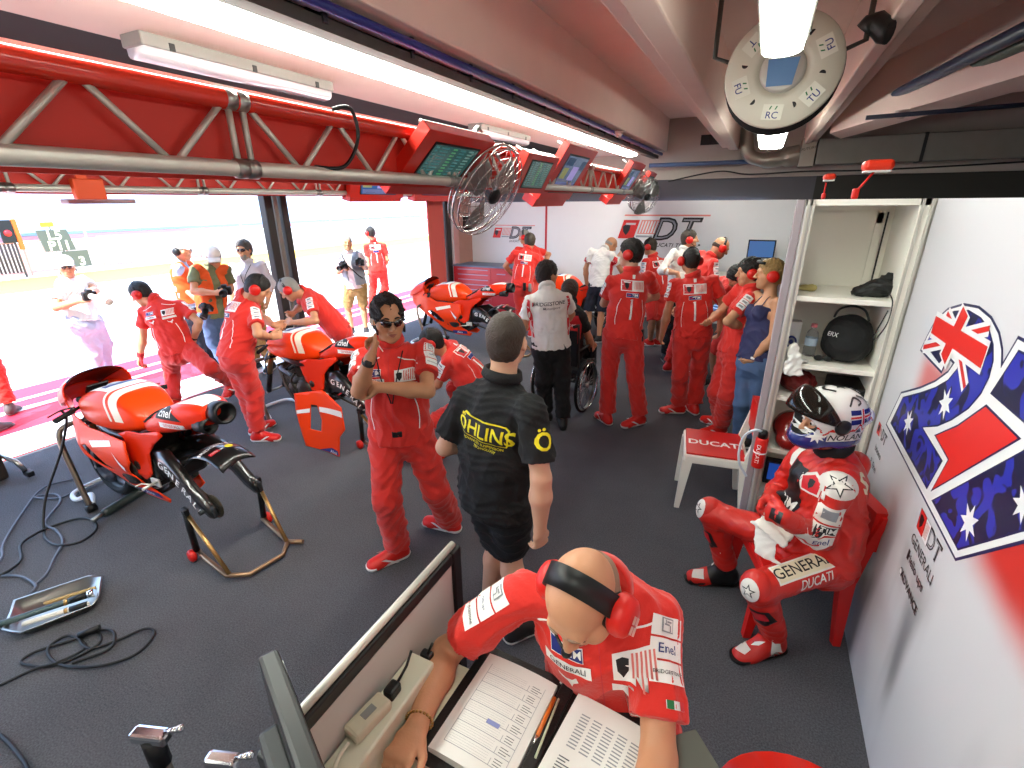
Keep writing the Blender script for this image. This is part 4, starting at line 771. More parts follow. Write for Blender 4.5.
# ------------------------------------------------------------ the garage and the pit lane
def struct(o): o['kind'] = 'structure'; return o
def nodes(m): return m.node_tree, m.node_tree.nodes['Principled BSDF']
def carpet():
    m = mat('carpet', '#3b3b3e', .95, bump=.9, bscale=260, spec=.15); nt, b = nodes(m)
    tc = nt.nodes.new('ShaderNodeTexCoord'); n = nt.nodes.new('ShaderNodeTexNoise'); n.inputs['Scale'].default_value = 130; n.inputs['Detail'].default_value = 3
    n2 = nt.nodes.new('ShaderNodeTexNoise'); n2.inputs['Scale'].default_value = 1.1; n2.inputs['Detail'].default_value = 8; n2.inputs['Roughness'].default_value = .7
    ad = nt.nodes.new('ShaderNodeMath'); ad.operation = 'MULTIPLY_ADD'; ad.inputs[1].default_value = .45
    nt.links.new(tc.outputs['Object'], n.inputs['Vector']); nt.links.new(tc.outputs['Object'], n2.inputs['Vector']); nt.links.new(n2.outputs['Fac'], ad.inputs[0]); nt.links.new(n.outputs['Fac'], ad.inputs[2])
    r = nt.nodes.new('ShaderNodeValToRGB'); r.color_ramp.elements[0].position = .40; r.color_ramp.elements[1].position = 1.05; r.color_ramp.elements[0].color = srgb('#414145'); r.color_ramp.elements[1].color = srgb('#6e6e74')
    nt.links.new(ad.outputs[0], r.inputs[0]); nt.links.new(r.outputs[0], b.inputs['Base Color']); return m
def panel_print():
    """white printed partition with soft grey and red airbrushing, in the wall's own plane"""
    m = mat('printed_partition', '#d6d6d8', .35, spec=.4); nt, b = nodes(m); N = nt.nodes.new; L = nt.links.new
    tc = N('ShaderNodeTexCoord'); sp = N('ShaderNodeSeparateXYZ'); L(tc.outputs['Object'], sp.inputs[0])
    def mth(op, a, c=None, k=None):
        n = N('ShaderNodeMath'); n.operation = op
        for i, v in enumerate((a, c, k)):
            if v is None: continue
            if isinstance(v, (int, float)): n.inputs[i].default_value = v
            else: L(v, n.inputs[i])
        return n.outputs[0]
    def sm(v, a, c): n = N('ShaderNodeMapRange'); n.interpolation_type = 'SMOOTHERSTEP'; L(v, n.inputs[0]); n.inputs[1].default_value = a; n.inputs[2].default_value = c; return n.outputs[0]
    y, z = sp.outputs[1], sp.outputs[2]; no = N('ShaderNodeTexNoise'); no.inputs['Scale'].default_value = 2.2; mp = N('ShaderNodeMapping'); mp.inputs['Scale'].default_value = (1, 1.6, .35); L(tc.outputs['Object'], mp.inputs[0]); L(mp.outputs[0], no.inputs[0])
    # red sweep under the number
    zz = mth('ADD', z, mth('MULTIPLY', no.outputs[0], .10))
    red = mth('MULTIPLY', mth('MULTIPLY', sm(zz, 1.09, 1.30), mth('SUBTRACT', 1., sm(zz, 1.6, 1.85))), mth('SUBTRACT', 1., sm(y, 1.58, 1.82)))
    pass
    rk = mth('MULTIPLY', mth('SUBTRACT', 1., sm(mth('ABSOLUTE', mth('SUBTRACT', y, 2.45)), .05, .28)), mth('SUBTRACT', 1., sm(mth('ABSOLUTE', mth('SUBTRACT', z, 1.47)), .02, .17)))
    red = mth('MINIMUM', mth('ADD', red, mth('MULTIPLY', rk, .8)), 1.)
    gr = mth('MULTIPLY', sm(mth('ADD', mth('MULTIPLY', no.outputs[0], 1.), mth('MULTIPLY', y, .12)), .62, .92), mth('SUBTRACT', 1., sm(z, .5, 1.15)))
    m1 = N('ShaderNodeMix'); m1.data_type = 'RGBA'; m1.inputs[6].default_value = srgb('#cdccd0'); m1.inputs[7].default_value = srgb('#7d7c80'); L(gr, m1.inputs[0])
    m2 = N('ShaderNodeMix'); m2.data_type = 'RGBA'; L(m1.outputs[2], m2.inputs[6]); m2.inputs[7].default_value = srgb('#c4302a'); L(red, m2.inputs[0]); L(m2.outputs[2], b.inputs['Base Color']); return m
def pattern_blue():
    m = mat('blue_patterned_print', '#22309a', .35); nt, b = nodes(m); tc = nt.nodes.new('ShaderNodeTexCoord'); v = nt.nodes.new('ShaderNodeTexNoise'); v.inputs['Scale'].default_value = 7; v.inputs['Distortion'].default_value = 1.6; v.inputs['Detail'].default_value = 1
    nt.links.new(tc.outputs['Object'], v.inputs[0]); r = nt.nodes.new('ShaderNodeValToRGB'); r.color_ramp.interpolation = 'EASE'; e = r.color_ramp.elements; e[0].position = .46; e[1].position = .52; e[0].color = srgb('#262fa0'); e[1].color = srgb('#171a3c')
    nt.links.new(v.outputs['Fac'], r.inputs[0]); nt.links.new(r.outputs[0], b.inputs['Base Color']); return m
CONC = mat('ceiling_bounce_tint', '#ead2c6', .8, var=.06, vscale=3); CONCD = mat('dark_ceiling', '#4b4745', .85, var=.1, vscale=3); LINT = mat('grey_lintel', '#57545a', .8); PARTW = mat('partition_white', '#e8e7e8', .45, var=.02)  # CONC: pink light bounced off the red apron is tinted into its colour
f = MB(); f.box((1.0, 3.0, -.05), (13.9, 14.2, .1)); struct(f.build('floor', carpet()))
x0 = -5.95
# pit lane
g = MB(); g.box((-20.95, 12, -.05), (30, 90, .09)); struct(g.build('pit_lane', mat('pit_lane_concrete', '#cfccc6', .85, var=.05, vscale=.6)))
def strip(name, xa, xb, m, z=.0): s = MB(); s.box(((xa+xb)/2, 12, z-.004), (xb-xa, 88, .012)); return struct(s.build(name, m))
ap = MB(); ap.box((-7.1, 12, -.002), (2.3, 88, .012)); struct(ap.build('apron', mat('red_apron_paint', '#d42038', .6, var=.04, vscale=2)))
for i, (xa, xb) in enumerate(((-6.62, -5.96), (-7.42, -7.30), (-7.78, -7.70))): strip('apron_marking', xa, xb, mat('white_road_paint', '#e9e9ec', .6), .006)
strip('lane_marking', -21.3, -17.9, mat('yellow_road_paint', '#d8b93a', .7), .003)
pw = MB(); pw.box((-22.6, 12, .5), (.4, 88, 1.0)); struct(pw.build('wall_pit', mat('pit_wall_paint', '#d9cfc8', .7, var=.04)))
pw = MB(); pw.box((-22.6, 12, 1.16), (.42, 88, .16)); struct(pw.build('trim_1', mat('pit_wall_stripe', '#b98a98', .7)))
pw = MB(); pw.box((-22.6, 12, 1.30), (.42, 88, .1)); struct(pw.build('trim_2', mat('pit_wall_blue', '#7f9cc0', .7)))
# ceiling, beams
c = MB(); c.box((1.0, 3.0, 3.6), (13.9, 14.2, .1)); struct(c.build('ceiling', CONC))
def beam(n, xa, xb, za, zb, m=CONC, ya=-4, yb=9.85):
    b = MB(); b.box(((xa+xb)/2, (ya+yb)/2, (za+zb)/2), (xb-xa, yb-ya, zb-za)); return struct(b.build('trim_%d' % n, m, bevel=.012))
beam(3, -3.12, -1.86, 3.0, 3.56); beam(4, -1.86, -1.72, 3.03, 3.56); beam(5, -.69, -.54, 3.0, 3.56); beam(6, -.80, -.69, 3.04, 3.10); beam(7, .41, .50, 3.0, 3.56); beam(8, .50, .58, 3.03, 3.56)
b = MB(); a0, a1 = V(.62, 8.1, 0), V(2.6, 1.2, 0); d = nrm(a1-a0); n_ = V(-d[1], d[0], 0)*-1
b.add([a0+q*n_*w+V(0, 0, z) if q is a0 else (p+n_*w+V(0, 0, z)) for p in (a0, a1) for w in (0, -.35) for z in (3.0, 3.56) for q in (p,)], [(0, 1, 3, 2), (4, 6, 7, 5), (0, 4, 5, 1), (2, 3, 7, 6), (1, 5, 7, 3), (0, 2, 6, 4)]); struct(b.build('trim_9', mat('beam_bounce_tint', '#e8cfc4', .8)))  # skewed beam: red bounce light is put into its warm base colour
b = MB(); b.box((1.0, 10.0, 3.06), (13.9, .3, 1.0)); struct(b.build('trim_10', mat('end_beam_paint', '#b3a9a2', .8, var=.05)))
# walls
b = MB(); b.box((-2.65, 9.84, 1.1), (6.5, .06, 2.2)); o = struct(b.build('wall_far', PARTW))
b = MB(); b.box((4.0, 9.95, 1.3), (7.9, .06, 2.6)); struct(b.build('wall_end', mat('dark_wall', '#35332f', .8)))
b = MB(); b.box((-2.6, 9.93, 2.38), (6.6, .04, .36)); struct(b.build('trim_11', LINT))
b = MB(); b.box((7.97, 3.0, 1.8), (.06, 14.2, 3.6)); struct(b.build('wall_back', mat('back_wall_paint', '#6d6a66', .8)))
b = MB(); b.box((1.0, -4.07, 1.8), (13.9, .06, 3.6)); struct(b.build('wall_near', mat('near_wall_paint', '#a8a4a0', .8)))
b = MB(); b.box((-5.97, 2.95, 3.02), (.12, 14., 1.1)); SHH = mat('shutter_housing', '#0e0d0d', .8); struct(b.build('trim_12', SHH)); b = MB(); b.box((-4.53, 2.9, 3.27), (2.75, 13.9, .46)); struct(b.build('trim_22', SHH))
WALLX = .735
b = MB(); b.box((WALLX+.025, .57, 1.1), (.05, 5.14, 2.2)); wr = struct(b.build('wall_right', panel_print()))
b = MB(); b.box((WALLX+.0, 3.125, 1.1), (.022, .02, 2.2)); b.box((WALLX-.0, 3.095, 1.1), (.012, .012, 2.2)); struct(b.build('trim_13', ALU))
# printed number and sponsors on the right wall (Y, z outlines)
def inset(P, d):
    n = len(P); A = sum(P[i][0]*P[(i+1) % n][1]-P[(i+1) % n][0]*P[i][1] for i in range(n)); s = 1 if A > 0 else -1; out = []
    for i in range(n):
        a, b, c = np.array(P[i-1]), np.array(P[i]), np.array(P[(i+1) % n]); e1, e2 = nrm(b-a), nrm(c-b); n1, n2 = V(-e1[1], e1[0])*s, V(-e2[1], e2[0])*s; m = nrm(n1+n2); out.append(tuple(b+m*d/max(.45, m@n1)))
    return out
def sm2(P, keep=()):
    return P
W_OUT = [(2.711, 1.552), (2.678, 1.634), (2.634, 1.714), (2.532, 1.783), (2.389, 1.828), (2.244, 1.844), (2.121, 1.832), (2.029, 1.801), (1.971, 1.761), (1.943, 1.725), (1.91, 1.817), (1.594, 1.82), (1.361, 1.508), (1.497, 1.365), (1.779, 1.088), (2.889, 1.104), (2.8, 1.318), (2.561, 1.43), (2.423, 1.507), (2.33, 1.576), (2.308, 1.611), (2.34, 1.613), (2.372, 1.593), (2.383, 1.545)]
W_P1 = [(2.749, 1.311), (2.54, 1.41), (2.399, 1.483), (2.301, 1.547), (2.252, 1.609), (2.278, 1.654), (2.365, 1.638), (2.438, 1.572), (2.659, 1.591), (2.629, 1.664), (2.545, 1.741), (2.456, 1.785), (2.321, 1.815), (2.196, 1.813), (2.105, 1.793), (2.038, 1.757), (1.999, 1.712), (1.987, 1.659), (2.002, 1.596), (2.052, 1.523), (2.148, 1.44), (2.254, 1.368), (2.393, 1.303), (2.109, 1.291), (2.16, 1.138), (2.819, 1.142)]
W_P2 = [(2.257, 1.33), (2.092, 1.447), (1.945, 1.582), (1.689, 1.577), (2.122, 1.15), (2.074, 1.314)]
W_P3 = [(2.09, 1.131), (1.656, 1.56), (1.509, 1.707), (1.377, 1.53), (1.516, 1.389), (1.786, 1.125)]
W_P4 = [(1.947, 1.618), (1.876, 1.783), (1.574, 1.793), (1.45, 1.628), (1.704, 1.617)]
WM = [mat('print_navy', '#1d2150', .35), mat('print_white', '#e2e2e2', .35), pattern_blue(), mat('print_red', '#d8261f', .35), mat('print_black', '#1a1a1c', .4), mat('print_pale_red', '#e58a80', .35), mat('print_grey', '#9a9aa0', .4)]
def wallpoly(P, k, lift, mb): mb.cur = k; mb.flat(P, lambda a, b: (WALLX-lift, a, b))
wg = MB(); wallpoly(W_OUT, 0, .001, wg); wallpoly(inset(W_OUT, .010), 1, .0016, wg)
for P in (W_P1, W_P3, W_P4): wallpoly(P, 0, .0022, wg); wallpoly(inset(P, .007), 2, .0028, wg)
wallpoly(W_P2, 0, .0022, wg); wallpoly(inset(W_P2, .008), 3, .0028, wg)
def bar2(a, b, w): a, b = V(*a), V(*b); d = nrm(b-a); n = V(-d[1], d[0])*w/2; return [tuple(a+n), tuple(b+n), tuple(b-n), tuple(a-n)]
ctr = (2.36, 1.69)
for a, b in (((2.67, 1.578), (2.40, 1.675)), ((2.10, 1.795), (2.30, 1.725)), ((2.515, 1.765), (2.42, 1.735)), ((2.29, 1.672), (2.132, 1.574))): wallpoly(bar2(a, b, .055), 1, .0034, wg); wallpoly(bar2(a, b, .02), 3, .004, wg)
wallpoly(bar2((2.627, 1.692), (2.055, 1.704), .115), 1, .0046, wg); wallpoly(bar2((2.333, 1.812), (2.403, 1.59), .115), 1, .0047, wg)
wallpoly(bar2((2.627, 1.692), (2.062, 1.704), .075), 3, .0052, wg); wallpoly(bar2((2.335, 1.807), (2.403, 1.60), .075), 3, .0053, wg)
for cx, cy, r in ((2.572, 1.251, .062), (2.248, 1.468, .066), (1.784, 1.238, .064), (1.564, 1.441, .055)): wallpoly(star(7, r, .45, PI/2, (cx, cy)), 1, .0034, wg)
F = lambda lift: (lambda u, v: (WALLX-lift, u, v))
def wtext(mb, t, y, z, s, k, bold=.0, lift=.002): mb.cur = k; vs, fs = text_mesh(t, s, bold); mb.add([(WALLX-lift, y-a, z+b) for a, b in vs], fs)
def dtlogo(mb, y, z, w, lift=.0015):
    h = w*.32; q = lambda u0, u1, k, l: wallpoly([(y-u0-h*.1, z-h/2), (y-u1-h*.1, z-h/2), (y-u1-h*.0, z+h/2), (y-u0-h*.0, z+h/2)], k, lift+l, mb)
    q(0, w*.52, 4, 0); q(.004, w*.29, 3, .0006); q(w*.3, w*.51, 1, .0006); mb.cur = 4; wallpoly([(y-w*.15-a*w*.17, z+b*w*.17) for a, b in [(-.5, .5), (0, .65), (.5, .5), (.4, -.2), (0, -.6), (-.4, -.2)]], 4, lift+.0012, mb)
    for i in range(5): wallpoly(bar2((y-w*(.33+.035*i), z-h*.36), (y-w*(.335+.035*i), z+h*.38), w*.015), 5, lift+.0012, mb)
    wtext(mb, 'DT', y-w*.76, z, h*1.25, 4, .03, lift+.0004); wtext(mb, 'DT', y-w*.76, z, h*1.15, 6, -.012, lift+.001)
dtlogo(wg, 2.15, 1.02, .26); wtext(wg, 'GENERALI', 2.01, .925, .062, 4, .0); wtext(wg, 'riello ups', 2.02, .85, .055, 4, .008); wallpoly([(2.135, .83), (2.115, .83), (2.115, .875), (2.135, .875)], 4, .002, wg); wtext(wg, 'ADVANCE', 2.015, .755, .05, 4, .02)
wallpoly([(2.14+.016*math.cos(t), .757+.016*math.sin(t)) for t in np.linspace(0, 6.28, 14)[:-1]], 4, .002, wg); wallpoly([(2.14+.012*math.cos(t), .757+.012*math.sin(t)) for t in np.linspace(0, 6.28, 14)[:-1]], 1, .003, wg)
dtlogo(wg, 3.01, 1.04, .2); wtext(wg, 'bticino', 2.88, .945, .05, 4, .01); wtext(wg, 'R. Enel', 2.90, .855, .05, 4, .008)
wg.build('wall_print', WM, wr, fix=False)
# far wall sign
fy = 9.80
def farprint(x0, z0, k):
    m = MB(); P = lambda L, c, l: (setattr(m, 'cur', c), m.flat(L, lambda a, b: (x0+a*k, fy-l, z0+b*k)))
    sk = lambda u0, u1, v0, v1: [(u0+v0*.3, v0), (u1+v0*.3, v0), (u1+v1*.3, v1), (u0+v1*.3, v1)]
    P(sk(0, .80, 0, .42), 1, .002); P(sk(.02, .36, .02, .40), 3, .003); P(sk(.40, .78, .12, .40), 5, .003)
    for i in range(6): P(sk(.43+.06*i, .46+.06*i, .14, .38), 1, .004)
    P([(.13+a*.11+.06, .20+b*.13) for a, b in [(-.6, .5), (0, .85), (.9, .7), (.75, -.1), (.1, -.9), (-.5, -.3)]], 4, .004); P(sk(.09, .3, .30, .34), 1, .004); P(sk(.0, 1.72, .48, .51), 5, .002); P(sk(.40, .74, .05, .09), 6, .003)
    for t, u, sz, c, l, bo in (('DT', 1.17, .62, 4, .003, .03), ('DT', 1.17, .60, 6, .005, -.02), ('DUCATI TEAM', 1.15, .11, 4, .003, .012)):
        m.cur = c; vs, fs = text_mesh(t, sz, bo, 'CENTER', .3, 1.1); m.add([(x0+(u+a)*k, fy-l, z0+((.2 if sz > .2 else -.1)+b)*k) for a, b in vs], fs)
    return m.build('wall_sign', WM, o, fix=False)
farprint(-2.52, 1.50, .9); farprint(-5.30, 1.46, .55)
b = MB(); b.box((-4.02, 9.80, 1.1), (.035, .02, 2.2)); struct(b.build('trim_14', REDP))
# posts at the open front
def post(n, y, w, m, xw=.12): b = MB(); b.box((x0, y, 1.24), (xw, w, 2.48), bev=.01); return struct(b.build('trim_%d' % n, m))
PD = mat('dark_post', '#2b2624', .5)
post(15, 4.70, .12, PD); post(16, 4.83, .06, mat('post_channel', '#8a857f', .4, .6), .08); post(17, 4.95, .10, PD)
post(18, 8.60, .55, mat('red_curtain', '#d8665c', .8), .03); post(19, 8.99, .16, PD); post(20, 9.12, .06, mat('white_trim', '#cfc9cc', .5), .14); post(21, 9.50, .56, mat('pink_pillar', '#b08478', .8, var=.05), .3)
b = MB(); b.box((x0+.17, 9.55, 1.78), (.05, .3, .3), bev=.01); tag(b.build('speaker_box', BLACK), 'small black box fixed on the corner pillar behind the cage fan', 'speaker')
# ------------------------------------------------------------ overhead: lights, truss, screens, fans, reel, duct
TUBE = mat('fluorescent_diffuser', '#f4f6f2', .4, emit='#f6fff2', estr=14.)
TUBEP = mat('idle_diffuser', '#e6dde4', .15, coat=.6)
LHOUS = mat('light_housing', '#8a8682', .5)
TUBES = mat('row_diffuser', '#f4f6f2', .4, emit='#f8fff4', estr=36.)
def tube_light(label, xa, xb, ya, yb, z, on=True, group=None, h=.07):
    t = thing('ceiling_light', ((xa+xb)/2, (ya+yb)/2, z), label, 'light', group); m = MB(); m.box(((xa+xb)/2, (ya+yb)/2, z+h/2+.012), (xb-xa+.02, yb-ya, h), bev=.008); m.build('housing', LHOUS, t)
    m = MB(); n = 11; w = (xb-xa)/2; rg = []
    for i in range(n): a = PI*i/(n-1); rg.append(((xa+xb)/2-w*math.cos(a), z+.016-.058*math.sin(a)**.4))
    m.loft([[(x, y, zz) for x, zz in rg] for y in (ya+.015, yb-.015)], closed=True, cap=True); m.build('diffuser', (TUBES if xa < -2 or ya > 5 else TUBE) if on else TUBEP, t)
    for y in (ya+.15, (ya+yb)/2, yb-.15): c = MB(); c.box((xb+.008, y, z+.03), (.012, .03, .035), bev=.003); c.build('clip', DKGREY, t)
    h2 = MB(); h2.tube([((xa+xb)/2, (ya+yb)/2, z+h), ((xa+xb)/2, (ya+yb)/2, 3.03)], .006, 6); h2.build('hanger', DKGREY, t); return t
ys = [-1.9, -.35, 1.12, 2.66, 4.2, 5.74, 7.25, 8.7]; nm = ['behind the camera end', 'before the first monitor', 'above the near truss joint', 'above the first red monitor', 'above the cage fan', 'above the large red monitor', 'at its far end']
for i in range(7):
    on = True; tube_light('long lit fluorescent light in the row over the near truss, '+nm[i], -2.20, -1.975, ys[i]+.022, ys[i+1]-.022, 2.92)
tube_light('unlit fluorescent tube light left of the bright row, the near one', -3.02, -2.87, 1.72, 2.98, 2.93, False); tube_light('unlit fluorescent light left of the bright row, by the large red monitor', -3.02, -2.87, 5.1, 6.4, 2.93, False)
tube_light('wide lit fluorescent light hanging right overhead in front of the round reel', -.12, .055, 1.3, 2.88, 2.85, True, None, .1); tube_light('lit fluorescent light hanging behind the round reel', -.17, .10, 6.1, 7.4, 2.83)
for y0_, y1_ in ((-1.5, .2), (-3.3, -1.7)): tube_light('fluorescent light overhead behind the camera, '+('nearer one' if y0_ > -1.6 else 'farther one'), -.13, .09, y0_, y1_, 2.85, True, None, .1)
t = MB(); t.box((-1.88, 3.0, 2.93), (.10, 13.4, .05)); t.box((-1.93, 3.0, 2.965), (.012, 13.4, .1)); t = t.build('cable_tray', mat('dark_tray', '#4a443f', .6)); tag(t, 'long dark cable tray running along the bright light row', 'cable tray')
for k in range(16):
    y = -1.2+.62*k; h = MB(); h.box((-1.88, y, 2.98), (.12, .03, .1), bev=.004); h.build('bracket', DKGREY, t)
t = MB(); t.tube([(-1.76, -3.9, 2.97), (-1.76, 9.6, 2.97)], .022, 10); tag(t.build('conduit_pipe', mat('blue_pipe', '#1f2b7c', .4)), 'long dark blue pipe along the ceiling edge beside the cable tray', 'pipe')
t = MB(); t.box((-1.815, 3, 2.985), (.05, 13, .03)); tag(t.build('cable_duct', mat('lilac_duct', '#a79ab5', .4)), 'slim lilac plastic duct beside the dark blue ceiling pipe', 'duct')
t = MB(); t.tube([(-1.95, 9.55, 2.79), (.35, 9.55, 2.79)], .035, 10); tag(t.build('conduit_pipe', mat('steel_blue_pipe', '#4a5f86', .4)), 'steel blue pipe across the far end under the end beam', 'pipe')
for x, l in ((1.55, 'blue pipe running along the dark bay on the right'), (1.72, 'green pipe running along the dark bay on the right')):
    t = MB(); t.tube([(x-.75, 8.6, 3.2), (x+.3, .8, 3.2)], .05, 12); tag(t.build('conduit_pipe', mat('slate_blue_pipe', '#33415c', .4) if 'blue' in l else mat('dark_green_pipe', '#25402f', .4)), l, 'pipe')
t = MB(); t.tube([(.75, 6.2, 2.93), (1.95, 6.2, 2.95), (1.97, 6.2, 3.05), (1.99, 6.2, 3.3)], .02, 10); tag(t.build('conduit_pipe', mat('navy_pipe', '#1b2236', .5)), 'thin navy pipe with an upturned end crossing the bay on the right', 'pipe')
d = MB(); d.box((2.7, 9.5, 2.88), (4.2, .3, .36), bev=.01); dt = d.build('air_duct', mat('duct_metal', '#8d8982', .5, .4, var=.1)); tag(dt, 'long grey rectangular air duct under the ceiling above the cabinet', 'duct')
for x in (1.9, 3.1): d = MB(); d.box((x, 9.5, 2.88), (.04, .32, .38)); d.build('flange', DKGREY, dt)
d = MB(); d.box((.48, 9.5, 2.88), (.2, .32, .40), bev=.006); vs, fs = text_mesh('FUTURE', .055, .0, 'CENTER', .2); bt = d.build('duct_end_box', mat('light_duct_metal', '#a59d92', .45, .3)); tag(bt, 'pale metal duct box with handwritten marks at the end of the grey duct', 'duct box')
m = MB(); m.add([(.48+a, 9.335, 2.93+b+a*.2) for a, b in vs], fs); m.build('lettering', BLACKP, bt, fix=False)
d = MB(); d.tube(spline([(.38, 9.5, 2.86), (.2, 9.5, 2.83), (-.1, 9.5, 2.8), (-.35, 9.5, 2.9), (-.42, 9.5, 3.2), (-.42, 9.5, 3.5)], 6), [.15]*7+[.12]*6+[.1]*18, 16); tag(d.build('duct_elbow', mat('galvanised_elbow', '#9d968c', .35, .6, var=.1)), 'curved galvanised pipe elbow leading from the ceiling to the duct box', 'pipe')
for x, y, l in ((-1.70, 6.4, 'left of the wide flat bay'), (1.05, 6.35, 'on the skewed beam to the right')):
    q = thing('smoke_detector', (x, y, 2.96), 'small round pale ceiling detector '+l, 'detector'); d = MB(); d.lathe([(0, 0), (.05, 0), (.06, .02), (.06, .04), (0, .04)], (x, y, 2.95), (0, 0, 1), 18); d.build('base', mat('detector_plastic', '#c9b3ad', .5), q); d = MB(); d.lathe([(0, -.035), (.03, -.03), (.042, 0), (0, 0)], (x, y, 2.95), (0, 0, 1), 18); d.build('sensor_head', mat('detector_plastic', '#c9b3ad', .5), q)
v = MB(); v.box((-.95, 9.84, 3.18), (.42, .02, .16)); vo = v.build('vent', BLACK); tag(vo, 'black rectangular vent at the end of the flat ceiling bay', 'vent')
# hose reel
rc = V(-.02, 3.35, 2.85); K = .74; ra = nrm(V(0, -.99, .10)); q = thing('hose_reel', rc, 'big round off-white overhead reel with stickers, behind the wide hanging light', 'reel'); OFFW = mat('reel_white', '#c9c4b4', .5, var=.04)
m = MB(); m.lathe([(.16*K, .0), (.165*K, .012), (.20*K, .016), (.375*K, .012), (.385*K, .0), (.38*K, -.01), (.16*K, -.01)], rc, ra, 56); m.build('front_disc', OFFW, q); m = MB(); m.lathe([(.375*K, -.17), (.385*K, -.165), (.385*K, -.155), (.16*K, -.155), (.16*K, -.17)], rc, ra, 56); m.build('rear_disc', OFFW, q)
m = MB()
for k in range(7):
    for rr in (.368*K, .32*K): m.lathe([(rr+.016*math.cos(t), -.02-.02*k+.011*math.sin(t)) for t in np.linspace(0, 2*PI, 9)], rc, ra, 48, cap=False)
m.build('hose_coil', RUBBER, q); m = MB(); m.lathe([(0, .02), (.13*K, .02), (.15*K, .012), (.155*K, -.15), (0, -.15)], rc, ra, 40); hb = m.build('hub', mat('hub_grey', '#bdbab2', .4, .3), q)
ru = nrm(np.cross(ra, V(0, 0, 1))); rv = np.cross(ru, ra)*1.; 
if rv[2] < 0: rv = -rv
sx = -ru if (-ru)[0] > 0 else ru
m = MB(); m.add([rc+ra*.024+sx*a+rv*b for a, b in ((-.07, -.08), (.055, -.08), (.075, .05), (-.075, .05))], [(0, 1, 2, 3)]); m.build('blue_plate', mat('reel_blue', '#5f86b4', .4), hb, fix=False)
m = MB()
for k, (an, t1, t2) in enumerate(((-95, 'RC', 'h'), (-40, 'TU', 'r'), (25, 'FU', 'E'), (-160, 'FU', 'k'), (140, 'T', 'v'))):
    an = math.radians(an); cc = rc+ra*.0175+(sx*math.cos(an)+rv*math.sin(an))*.28*K; tx = sx*-math.sin(an)*1+rv*math.cos(an); ty = -(sx*math.cos(an)+rv*math.sin(an))
    m.cur = 0; m.add([cc+tx*a+ty*b for a, b in ((-.05, -.037), (.05, -.037), (.05, .04), (-.05, .04))], [(0, 1, 2, 3)])
    for tt, dv, kk in ((t1, -.015, 4), (t2, .022, 7)):
        if dv > 0:
            m.cur = 2
            for x0 in (-.02, .008): m.add([cc+ra*.001+tx*a+ty*(b+dv) for a, b in ((x0, -.008), (x0+.007, -.008), (x0+.014, .010), (x0+.007, .010))], [(0, 1, 2, 3)])
            continue
        vs, fs = text_mesh(tt, .048, .008); m.cur = 1; m.add([cc+ra*.001+tx*a+ty*(b+dv) for a, b in vs], fs)
    a2 = an+.5; c2 = rc+ra*.0165+(sx*math.cos(a2)+rv*math.sin(a2))*.26*K; m.cur = 3; m.add([c2+ (sx*math.cos(t)+rv*math.sin(t))*.016 for t in np.linspace(a2, a2+PI, 9)], [tuple(range(9))])
m.build('sticker_print', [mat('sticker_white', '#d9d6c8', .5), BLUE, GREENP, BLACKP], q, fix=False)
m = MB()
for s in (1, -1): m.tube([rc+sx*s*.05-ra*.08, rc+sx*s*.36-ra*.08+V(0, 0, .12), rc+sx*s*.36-ra*.08+V(0, 0, .75)], .014, 8)
m.build('hanging_frame', mat('dark_hanger', '#3a352f', .5), q)
m = MB(); m.tube([(.32+.02*k, 3.35-.01*k, 2.98+.03*math.sin(k)) for k in range(6)], .05, 12); m.build('corrugated_hose', BLACK, q)
# trusses
def truss(label, x, y0, y1, zl, zu, rr=.03):
    T = thing('lighting_truss', (x, y0, zl), label, 'truss'); dx = zu-zl
    for xx in (x, x-dx):
        for z in (zl, zu): m = MB(); m.tube([(xx, y0, z), (xx, y1, z)], rr+(.006 if z == zu and xx == x else 0), 14); m.build('chord', mat('red_gloss_wrap', '#c62c1a', .22, coat=.5) if z == zu and xx == x else ALU, T)
    m = MB(); y = y0; L = 1.52
    while y < y1-.1:
        ye = min(y+L, y1); n = max(2, int(round((ye-y)/.245))); zz = np.linspace(y+.04, ye-.04, n+1)
        for xx in (x, x-dx):
            for i in range(n): a, b = (zu, zl) if i % 2 == 0 else (zl, zu); m.tube([(xx, zz[i], a), (xx, zz[i+1], b)], .0125, 8)
            for yy in (y+.03, ye-.03): m.tube([(xx, yy, zl), (xx, yy, zu)], .0125, 8)
        for i in range(n): a, b = (x, x-dx) if i % 2 == 0 else (x-dx, x); m.tube([(a, zz[i], zl), (b, zz[i+1], zl)], .0125, 8)
        y = ye
    m.build('bracing_lattice', ALU, T); y = y0+L
    while y < y1-.2:
        for z in (zl, zu): m = MB(); m.lathe([(rr+.001, -.05), (rr+.008, -.045), (rr+.008, -.005), (rr+.002, -.004), (rr+.002, .004), (rr+.008, .005), (rr+.008, .045), (rr+.001, .05)], (x, y, z), (0, 1, 0), 16, cap=False); m.build('coupler', STEEL, T)
        y += L
    m = MB(); m.box((x-.055, (y0+y1)/2, (zl+zu)/2+.005), (.012, y1-y0, zu-zl+.095)); m.build('fabric_panel', mat('red_banner', '#c32a1c', .55, var=.05, vscale=2), T); m = MB(); m.box((x-.055, (y0+y1)/2, zu+.052), (.02, y1-y0, .012)); m.build('edge_highlight', WHITE, T); return T  # white strip along the banner top paints the red chord's highlight
NT = truss('near aluminium truss with red banner carrying the red monitors and cage fan', -1.9, -1.6, 9.3, 2.334, 2.576); truss('far aluminium truss with red banner along the open garage front', -5.15, -1.2, 9.2, 2.334, 2.576)
def wire(name, pts, r, m, label, cat='cable', n=8): w = MB(); w.tube(spline(pts, n), r, 8); return tag(w.build(name, m), label, cat)
